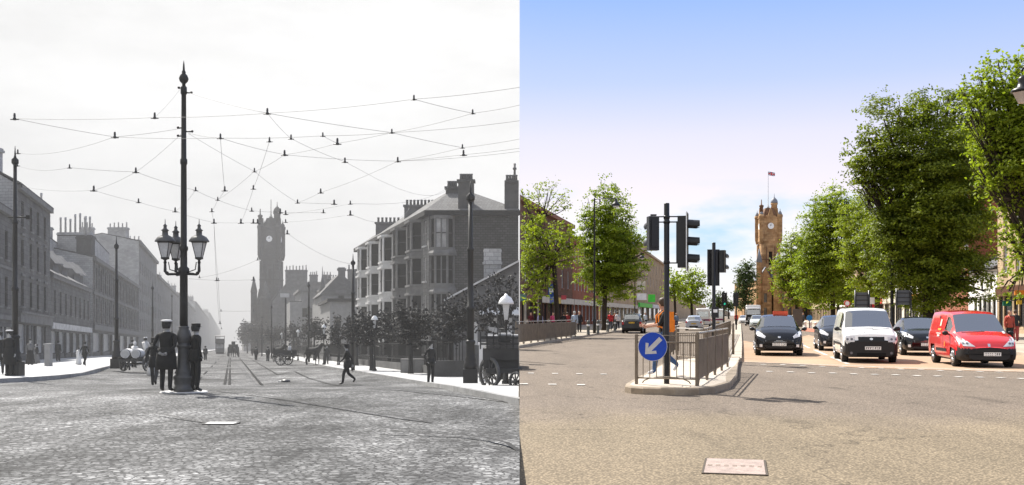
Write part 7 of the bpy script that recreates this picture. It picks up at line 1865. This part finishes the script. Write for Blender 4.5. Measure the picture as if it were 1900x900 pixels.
BUS = dict(L=6.0, W=2.0, zb=[(0, .3), (6, .3)], zs=[(0, .7), (.1, .95), (.6, 1.15), (6, 1.2)], zt=[(0, .8), (.1, 1.05), (.6, 1.3), (1.3, 2.3), (1.8, 2.5), (5.8, 2.5), (6, 2.35)], w=[(0, .85), (.1, .95), (.3, 1), (5.9, 1), (6, .95)], wt=[(0, .9), (.6, .9), (1.4, .84), (6, .86)], ws=(.62, 1.35), side=[(1.2, 5.6)], rear=None, wr=.35, wx=(1.0, 4.7), zarch=.8, det=bus_det, mir=(1.2, 1.5, c_blk2))
def suv_det(decal, root, body, W_, L_, pm):
    rear_det(decal, root, body, W_, L_, pm, c_platey, .92)
SUV = dict(L=4.2, W=1.78, zb=[(0, .36), (4.2, .36)], zs=[(0, .6), (.05, .8), (.3, .95), (1.2, 1.05), (4.1, 1.08), (4.2, 1.0)], zt=[(0, .7), (.05, .88), (.3, 1.02), (1.1, 1.12), (1.75, 1.62), (2.2, 1.70), (3.5, 1.68), (3.95, 1.58), (4.12, 1.15), (4.2, 1.05)], w=[(0, .75), (.1, .93), (.4, 1), (3.9, 1), (4.2, .93)], wt=[(0, .86), (1, .84), (1.8, .74), (4.2, .74)], ws=(1.12, 1.8), side=[(1.5, 2.3), (2.4, 3.4)], rear=(3.90, 4.11), wr=.34, wx=(.8, 3.4), zarch=.8, det=suv_det, mir=(1.35, 1.1, c_blk2))
SUV['slot'] = lambda c: 1 if c.z < .62 else 0
def lorry_det(decal, root, body, W_, L_, pm):
    decal('windscreen', [(-W_ * .82, 1.75), (W_ * .82, 1.75), (W_ * .78, 2.5), (-W_ * .78, 2.5)], c_carglass, 'front', .014, root); decal('grille', [(-W_ * .7, .9), (W_ * .7, .9), (W_ * .7, 1.35), (-W_ * .7, 1.35)], mat('lorry_grille', (.2, .2, .22), .5), 'front', .014, root)
    for s in (-1, 1): decal('headlight', [(s * W_ * .78 - .14, .65), (s * W_ * .78 + .14, .65), (s * W_ * .78 + .14, .82), (s * W_ * .78 - .14, .82)], c_lampc, 'front', .014, root, 1)
LORRY = dict(L=7.5, W=2.4, zb=[(0, .45), (7.5, .5)], zs=[(0, 1.4), (7.5, 1.4)], zt=[(0, 2.6), (.1, 2.78), (2.0, 2.85), (2.05, 3.2), (7.5, 3.2)], w=[(0, .94), (.1, .99), (7.5, 1)], wt=[(0, .9), (2, .92), (7.5, .97)], ws=(90, 91), side=None, rear=None, wr=.45, wx=(1.3, 5.8), zarch=1.0, det=lorry_det, mir=(.6, 2.1, c_blk2))
LORRY['slot'] = lambda c: 1 if c.z < .75 else 0
SALOON = dict(HATCH, L=4.3, W=1.78, wx=(.75, 3.45), zt=[(0, .56), (.05, .66), (.25, .82), (.6, .93), (1.05, 1.02), (1.95, 1.42), (2.4, 1.47), (3.2, 1.42), (3.75, 1.15), (4.2, 1.02), (4.3, .95)], zs=[(0, .52), (.05, .60), (.25, .76), (.7, .87), (1.2, .94), (3.0, .98), (4.2, .98), (4.3, .9)], ws=(1.08, 1.98), side=[(1.5, 2.3), (2.38, 3.3)], rear=(3.3, 3.8), zb=[(0, .28), (.1, .20), (3.9, .2), (4.3, .36)], w=[(0, .62), (.04, .78), (.14, .90), (.35, .97), (.8, 1), (3.7, 1), (4.15, .93), (4.3, .82)])
AR = math.atan2(KR, 1)
def place(S, px, row, away=False, dt=0.0, k=1.0):
    f = RR(px, row); d = Vector((math.sin(AR - dt), math.cos(AR - dt), 0)); c = f + d * S['L'] / 2 * k
    return c, (-(AR - dt) + (math.pi if away else 0))
pb_ = mat('black_car_paint', (.004, .004, .005), .18, var=.05, spec=.35, coat=.25); pw_ = paint('white_van_paint', (.88, .87, .84)); pr_ = paint('post_red_paint', (.62, .012, .012)); pn_ = mat('dark_navy_paint', (.008, .009, .014), .2, var=.05, spec=.35, coat=.3); ps_ = paint('silver_paint', (.38, .40, .45)); pg_ = paint('charcoal_paint', (.02, .022, .026)); pwt = paint('pale_bus_paint', (.62, .60, .58))
c, a = place(HATCH, 1446, 661); v = vehicle('hatchback', 'glossy black hatchback waiting at the line nearest the central railings', 'car', HATCH, c, a, pb_, 1.02)
m = MB(); m.box((.12, .3, 1.60), (.55, .28, .17)); m.build('roof_sign', mat('orange_roof_sign', (.75, .10, .04), .5), v)
c, a = place(WVAN, 1617, 674.5); vehicle('van', 'white van with black bumper in the middle of the queue', 'van', WVAN, c, a, pw_, .985)
c, a = place(PVAN, 1838, 683.5, dt=.05); vehicle('van', 'red post van with black bumper at the right of the queue', 'van', PVAN, c, a, pr_, .95)
c, a = place(HATCH, 1560, 652); vehicle('car', 'dark car half hidden behind the left of the white van', 'car', HATCH, c, a, pn_, 1.0)
c, a = place(SALOON, 1722, 661); vehicle('car', 'black car between the white van and the red van', 'car', SALOON, c, a, pb_, 1.0)
c, a = place(SUV, 1172, 619, True); vehicle('car', 'dark boxy car seen from behind driving away on the left carriageway', 'car', SUV, c, a, pg_)
c, a = place(HATCH, 1287, 613.5, True); vehicle('car', 'silver hatchback seen from behind beyond the railings', 'car', HATCHR, c, a, ps_)
c, a = place(BUS, 1304, 606, True); vehicle('minibus', 'white minibus with purple stripe behind the silver hatchback', 'minibus', BUS, c, a, pwt)
c, a = place(BUS, 1332, 604, True); vehicle('minibus', 'second white minibus with purple stripe behind the second signal pole', 'minibus', BUS, c, a, pwt)
c, a = place(LORRY, 1398, 605); vehicle('lorry', 'white lorry approaching before the town hall', 'lorry', LORRY, c, a, pwt, .95)
c, a = place(HATCH, 1405, 609); vehicle('car', 'pale silver car approaching just in front of the white lorry', 'car', HATCH, c, a, paint('pale_green_silver', (.5, .55, .53)))
c, a = place(HATCH, 1380, 602); vehicle('car', 'small white car left of the lorry cab', 'car', HATCH, c, a, pwt)
# ------------------------------------------------------------------ trees
lm_mid = leafmat('lime_leaves', (.09, .13, .012), (.29, .35, .030), .43); lm_yel = leafmat('yellow_green_leaves', (.10, .14, .013), (.29, .33, .030), .42); lm_dk = leafmat('deep_green_leaves', (.035, .058, .007), (.23, .27, .022), .40); lm_far = leafmat('distant_leaves', (.05, .075, .028), (.085, .115, .045), .35)
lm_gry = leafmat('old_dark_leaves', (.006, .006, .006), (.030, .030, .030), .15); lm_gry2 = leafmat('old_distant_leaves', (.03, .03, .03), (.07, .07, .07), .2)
bark_m = mat('tree_bark', (.035, .025, .017), .95, var=.3, bump=.4); bark_g = mat('old_tree_bark', .03, .95, var=.3)
def tree(label, base, blobs, leaf, mt, bark, dens=1.0, tr=.22, fork=None, seed=0, side=None, name='tree', group=None, sparse=0.0, depth=1.0, lean=None, grow=1.14):
    y = base.y; rg = random.Random(seed + int(base.x * 10)); s = F / y
    root = thing(name, label, 'tree', base, 0, group); off = Vector(base)
    B = []
    for (px, row, rp) in blobs:
        r_ = rp / s * (1.0 if side == 'L' else grow); c = W(px, row, y + rg.uniform(-.45, .45) * r_ * depth); c.x = (px - CX) * c.y / F; B.append((c, r_))
    cen = sum((b[0] for b in B), Vector()) / len(B); rmax = max(b[1] for b in B)
    spread = (max(b[0].x + b[1] for b in B) - min(b[0].x - b[1] for b in B)) / 2
    # extra lobes front and back so the crown is as deep as it is wide
    for (c, r_) in list(B):
        for sg in (-1, 1):
            if rg.random() < .75:
                k = rg.uniform(.45, .9) * depth
                dyy = sg * min(spread * .6, r_ * 1.2) * k
                nc = c + Vector(((cen.x - c.x) * .3, dyy, (cen.z - c.z) * .12)); nc.x += 0; B.append((nc, r_ * .85))
    vs, fs = [], []
    def leafq(p, n, sz):
        a = n.cross(Vector((rg.gauss(0, 1), rg.gauss(0, 1), rg.gauss(0, 1)))); 
        if a.length < 1e-3: return
        a.normalize(); b = n.cross(a).normalized(); a *= sz * .5; b *= sz * .30
        i = len(vs); k = n * sz * .1
        vs.extend([p - a, p + b + k, p + a, p - b + k]); fs.append((i, i + 1, i + 2, i + 3))
    for c, r_ in B:
        ncl = max(3, int(9 * dens * (r_ / 1.3) ** 2 * (.3 / leaf) ** .5))
        for _ in range(ncl):
            d = Vector((rg.gauss(0, 1), rg.gauss(0, 1), rg.gauss(0, 1))).normalized(); rr_ = r_ * (rg.random() ** .4)
            cc = c + d * rr_ * .95; cr = r_ * rg.uniform(.24, .44)
            nl = int(34 * dens * (cr / .45) ** 2 * (.22 / leaf) ** 2 * (1 - sparse)) + 5
            for _ in range(nl):
                q = Vector((rg.gauss(0, 1), rg.gauss(0, 1), rg.gauss(0, .75))); q = q.normalized() * (rg.random() ** .45)
                p = cc + Vector((q.x * cr * 1.15, q.y * cr * 1.15, q.z * cr * .5 - .22 * cr * (q.x * q.x + q.y * q.y))); n = (q * .35 + d * .3 + Vector((0, 0, .75)) + Vector((rg.gauss(0, .33), rg.gauss(0, .33), rg.gauss(0, .33)))).normalized()
                if side == 'L' and p.x > DIV * p.y - leaf * .5: continue
                if side == 'R' and p.x < DIV * p.y + leaf * .5: continue
                leafq(p - off, n, leaf * rg.uniform(.7, 1.3))
        # loose sprays that break the outline
        for _ in range(int(7 * dens * r_)):
            d = Vector((rg.gauss(0, 1), rg.gauss(0, .7), rg.gauss(0, 1))).normalized(); p0 = c + d * r_ * rg.uniform(.95, 1.22)
            for k in range(7):
                p = p0 + Vector((rg.gauss(0, 1), rg.gauss(0, 1), rg.gauss(0, 1))) * leaf * .8
                if side == 'L' and p.x > DIV * p.y - leaf * .5: continue
                if side == 'R' and p.x < DIV * p.y + leaf * .5: continue
                leafq(p - off, Vector((rg.gauss(0, 1), rg.gauss(0, 1), rg.gauss(0, 1))).normalized(), leaf)
    me = bpy.data.meshes.new('crown'); me.from_pydata([tuple(v) for v in vs], [], fs); me.materials.append(mt); me.update(); mobj('crown', me, root)
    zlow = min(b[0].z for b in B); fk = off + Vector((0, 0, max(1.8, (zlow - off.z) * .85))) if fork is None else Vector(fork)
    m = MB(off); p1 = off.lerp(fk, .5) + Vector((rg.uniform(-.08, .08), 0, 0)); top = cen + Vector((0, 0, rmax * .6)); top.x = fk.x + (cen.x - fk.x) * .7
    m.tube([off + Vector((0, 0, -.1)), off + Vector((0, 0, .35)), p1, fk, fk.lerp(top, .5), top], [tr * 1.35, tr * 1.05, tr * .9, tr * .8, tr * .5, tr * .15], 10); m.build('trunk', bark, root)
    m = MB(off)
    for i, (c, r_) in enumerate(B[:len(blobs)]):
        st = fk.lerp(top, rg.uniform(0, .55)); mid = st.lerp(c, .5) + Vector((0, 0, -.08 * (c - st).length)) + Vector((rg.uniform(-.2, .2), rg.uniform(-.2, .2), 0)); rb = tr * rg.uniform(.28, .42)
        m.tube([st, mid, c], [rb, rb * .65, rb * .3], 6)
        for _ in range(4):
            e = c + Vector((rg.gauss(0, 1), rg.gauss(0, 1), rg.gauss(0, 1))).normalized() * r_ * .95; m.tube([mid.lerp(c, rg.random()), (mid + e * 2) / 3 + Vector((0, 0, .1)), e], [rb * .35, rb * .2, rb * .08], 4, caps=False)
    o = m.build('limbs', bark, root)
    if side: clip_left(o, side == 'L')
    return root
GR = 'street trees along the modern road'
tree('huge dark broad tree towering behind the red van', RP(1722, 69, .12), [(1640, 222, 42), (1612, 285, 36), (1690, 215, 40), (1740, 200, 34), (1785, 215, 42), (1655, 320, 55), (1715, 290, 65), (1780, 300, 55), (1675, 395, 62), (1740, 390, 72), (1790, 400, 42), (1645, 450, 45), (1700, 480, 70), (1765, 475, 60), (1668, 520, 42), (1725, 535, 55), (1785, 530, 45), (1600, 320, 22), (1610, 255, 22), (1665, 205, 24), (1830, 540, 14), (1815, 250, 30), (1825, 300, 26), (1820, 360, 22), (1590, 300, 22), (1625, 250, 30), (1720, 180, 18), (1760, 180, 16), (1600, 350, 20), (1842, 205, 30), (1850, 260, 34), (1845, 330, 34), (1832, 420, 24), (1800, 180, 24), (1592, 288, 26), (1605, 325, 26), (1590, 330, 18), (1840, 480, 24), (1825, 510, 24)], .21, lm_dk, bark_m, 1.0, .42, seed=1, group=GR)
tree('leafy tree overhanging from the right edge with bright upper sprays', RP(1945, 45, .12), [(1845, 150, 32), (1885, 118, 26), (1808, 175, 22), (1868, 200, 34), (1905, 190, 40), (1825, 222, 26), (1848, 270, 34), (1895, 270, 40), (1838, 320, 24), (1880, 345, 38), (1910, 410, 34), (1875, 400, 20), (1900, 480, 26), (1880, 465, 14), (1896, 530, 22), (1872, 540, 14), (1960, 300, 80), (1960, 180, 70), (1960, 420, 70), (1820, 345, 16), (1805, 290, 20), (1850, 230, 30), (1870, 300, 36), (1835, 190, 26), (1850, 340, 26), (1860, 240, 30), (1895, 150, 26), (1890, 310, 34), (1815, 200, 22), (1825, 260, 26), (1885, 230, 34), (1875, 375, 26), (1865, 430, 18), (1818, 142, 24), (1788, 172, 18), (1852, 116, 20), (1835, 165, 26), (1800, 215, 24)], .19, lm_mid, bark_m, 1.25, .3, seed=2, group=GR)
tree('rounded yellow green tree behind the white van', RP(1628, 98, .12), [(1600, 385, 28), (1635, 380, 22), (1650, 415, 30), (1588, 425, 30), (1618, 450, 42), (1655, 465, 34), (1590, 490, 34), (1635, 510, 36), (1570, 470, 22), (1600, 540, 24), (1645, 545, 24), (1660, 380, 22), (1680, 430, 24), (1570, 400, 22), (1680, 500, 22)], .25, lm_yel, bark_m, 1.1, .3, seed=3, group=GR)
tree('tall tree with high crown left of the yellow green one', RP(1545, 125, .12), [(1548, 365, 22), (1525, 385, 20), (1572, 372, 18), (1510, 375, 12), (1535, 420, 32), (1565, 430, 30), (1505, 445, 26), (1545, 480, 36), (1510, 500, 30), (1570, 505, 34), (1530, 540, 30), (1575, 545, 26), (1500, 410, 20), (1590, 400, 22), (1490, 480, 22), (1500, 540, 26), (1555, 390, 24)], .27, lm_mid, bark_m, 1.1, .32, seed=4, group=GR)
tree('bright green tree nearest the clock tower', RP(1478, 175, .12), [(1468, 452, 18), (1485, 440, 16), (1455, 485, 20), (1485, 490, 26), (1460, 520, 22), (1490, 530, 24), (1448, 530, 14), (1505, 545, 16), (1460, 555, 12), (1500, 460, 20), (1515, 500, 22), (1440, 500, 10), (1480, 560, 16)], .34, lm_yel, bark_m, 1.1, .3, seed=5, group=GR)
tree('low dark tree filling in under the taller right hand crowns', RP(1555, 150, .12), [(1540, 545, 22), (1570, 540, 22), (1600, 550, 20), (1520, 560, 14), (1500, 556, 16), (1620, 545, 18)], .30, lm_dk, bark_m, 1.0, .25, seed=6, group=GR)
tree('big full light green tree on the left pavement', RP(1122, 97, .12), [(1128, 345, 16), (1112, 362, 18), (1145, 368, 20), (1100, 390, 22), (1130, 395, 28), (1160, 410, 22), (1090, 425, 22), (1118, 440, 34), (1155, 450, 34), (1182, 455, 18), (1085, 465, 20), (1110, 490, 32), (1150, 495, 34), (1183, 490, 20), (1092, 520, 24), (1128, 530, 32), (1165, 530, 24), (1195, 470, 10), (1108, 548, 18), (1078, 440, 14), (1192, 440, 12), (1080, 500, 14), (1196, 500, 14), (1085, 400, 12), (1170, 400, 12)], .23, lm_mid, bark_m, 1.15, .28, seed=7, group=GR)
b1 = RP(1035, 73, .12)
tree('yellowish thin crowned tree with leaning trunk at the left of the modern street', b1, [(978, 405, 24), (1005, 425, 24), (975, 450, 26), (1035, 435, 22), (1060, 430, 18), (1000, 470, 26), (972, 500, 24), (1045, 470, 20), (1020, 500, 20), (975, 540, 18), (990, 560, 12), (1070, 455, 14), (1005, 520, 16), (966, 352, 10), (990, 480, 22), (1012, 545, 12), (985, 520, 20), (1060, 480, 14), (990, 430, 20)], .22, lm_yel, bark_m, 1.15, .2, seed=8, side='R', group=GR, fork=W(1028, 492, 73))
tree('bare topped sparse tree crown above the leaning tree', RP(1003, 86, .12), [(1000, 350, 14), (1025, 345, 12), (1045, 360, 12), (1010, 375, 16), (1035, 385, 14), (1055, 385, 12), (985, 380, 14)], .20, lm_yel, bark_m, .55, .16, seed=9, side='R', group=GR, sparse=.4)
tree('mid distance tree between the signal poles', RP(1283, 165, .1), [(1278, 512, 14), (1298, 518, 14), (1262, 530, 14), (1285, 535, 18), (1303, 540, 12), (1256, 548, 10), (1275, 552, 14), (1296, 556, 12)], .42, lm_mid, bark_m, 1.0, .25, seed=10, group=GR)
tree('second mid distance tree behind the first signal head', RP(1252, 150, .1), [(1250, 515, 12), (1245, 530, 12), (1258, 540, 14), (1240, 545, 10)], .38, lm_mid, bark_m, 1.0, .22, seed=11, group=GR)
tree('grey green tree immediately left of the clock tower', RP(1383, 250, .1), [(1388, 492, 10), (1378, 505, 11), (1390, 515, 13), (1374, 525, 10), (1386, 538, 13), (1372, 545, 9), (1390, 558, 10), (1376, 565, 8)], .55, lm_far, bark_m, 1.2, .3, seed=12, group=GR)
tree('tiny farthest tree at the vanishing end of the road', RP(1352, 420, .1), [(1350, 566, 7), (1358, 570, 6), (1343, 562, 7)], .8, lm_far, bark_m, 1.0, .3, seed=13, group=GR)
tree('small far tree beside the far green signal', RP(1332, 330, .1), [(1328, 560, 8), (1336, 552, 8), (1322, 566, 7), (1333, 570, 8)], .7, lm_far, bark_m, 1.0, .3, seed=14, group=GR)
GL = 'dark street trees in the old gardens'
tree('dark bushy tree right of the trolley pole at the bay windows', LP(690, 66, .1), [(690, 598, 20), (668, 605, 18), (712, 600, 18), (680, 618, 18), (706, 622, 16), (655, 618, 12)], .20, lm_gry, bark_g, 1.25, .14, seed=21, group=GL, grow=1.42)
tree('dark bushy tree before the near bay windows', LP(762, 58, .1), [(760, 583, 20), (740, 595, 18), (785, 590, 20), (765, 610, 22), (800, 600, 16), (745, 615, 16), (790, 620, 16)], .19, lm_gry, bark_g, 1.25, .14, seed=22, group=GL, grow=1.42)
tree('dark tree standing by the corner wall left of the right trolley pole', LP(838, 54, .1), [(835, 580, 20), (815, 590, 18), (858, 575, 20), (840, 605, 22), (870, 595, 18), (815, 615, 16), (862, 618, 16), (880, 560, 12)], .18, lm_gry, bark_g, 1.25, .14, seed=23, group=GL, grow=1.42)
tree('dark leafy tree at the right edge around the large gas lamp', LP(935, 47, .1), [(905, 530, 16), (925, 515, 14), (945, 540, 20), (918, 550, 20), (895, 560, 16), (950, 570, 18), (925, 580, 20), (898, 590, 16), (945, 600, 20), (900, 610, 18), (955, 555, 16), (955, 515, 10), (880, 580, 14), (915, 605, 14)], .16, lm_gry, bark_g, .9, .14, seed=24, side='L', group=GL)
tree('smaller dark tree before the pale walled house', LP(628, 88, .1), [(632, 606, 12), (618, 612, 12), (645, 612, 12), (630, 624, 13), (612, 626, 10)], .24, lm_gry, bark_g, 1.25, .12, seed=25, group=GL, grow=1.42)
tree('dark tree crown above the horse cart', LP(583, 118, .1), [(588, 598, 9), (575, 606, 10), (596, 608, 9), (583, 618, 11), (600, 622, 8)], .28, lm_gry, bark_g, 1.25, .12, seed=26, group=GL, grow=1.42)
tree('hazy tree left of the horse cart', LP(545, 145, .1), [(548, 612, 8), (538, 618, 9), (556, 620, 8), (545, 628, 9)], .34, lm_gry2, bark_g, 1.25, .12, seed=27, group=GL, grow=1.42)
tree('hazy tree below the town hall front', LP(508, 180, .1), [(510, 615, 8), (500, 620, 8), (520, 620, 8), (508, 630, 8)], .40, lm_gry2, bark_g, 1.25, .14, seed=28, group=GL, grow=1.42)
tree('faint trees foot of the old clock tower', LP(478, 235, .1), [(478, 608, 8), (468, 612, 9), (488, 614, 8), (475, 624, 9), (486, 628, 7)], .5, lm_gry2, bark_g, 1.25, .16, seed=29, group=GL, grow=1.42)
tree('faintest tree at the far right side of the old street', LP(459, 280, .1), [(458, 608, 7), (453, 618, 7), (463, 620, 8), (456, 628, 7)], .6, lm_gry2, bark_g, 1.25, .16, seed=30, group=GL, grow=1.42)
tree('dark tree filling the gap between the bay window trees', LP(722, 75, .1), [(722, 592, 16), (735, 605, 16), (712, 612, 16), (728, 622, 16)], .22, lm_gry, bark_g, 1.2, .13, seed=31, group=GL, grow=1.3)
tree('dark tree between the pale walled house and the kerb pole', LP(662, 84, .1), [(660, 600, 14), (650, 610, 12), (672, 612, 13), (660, 622, 13)], .24, lm_gry, bark_g, 1.2, .13, seed=32, group=GL, grow=1.3)
haze()
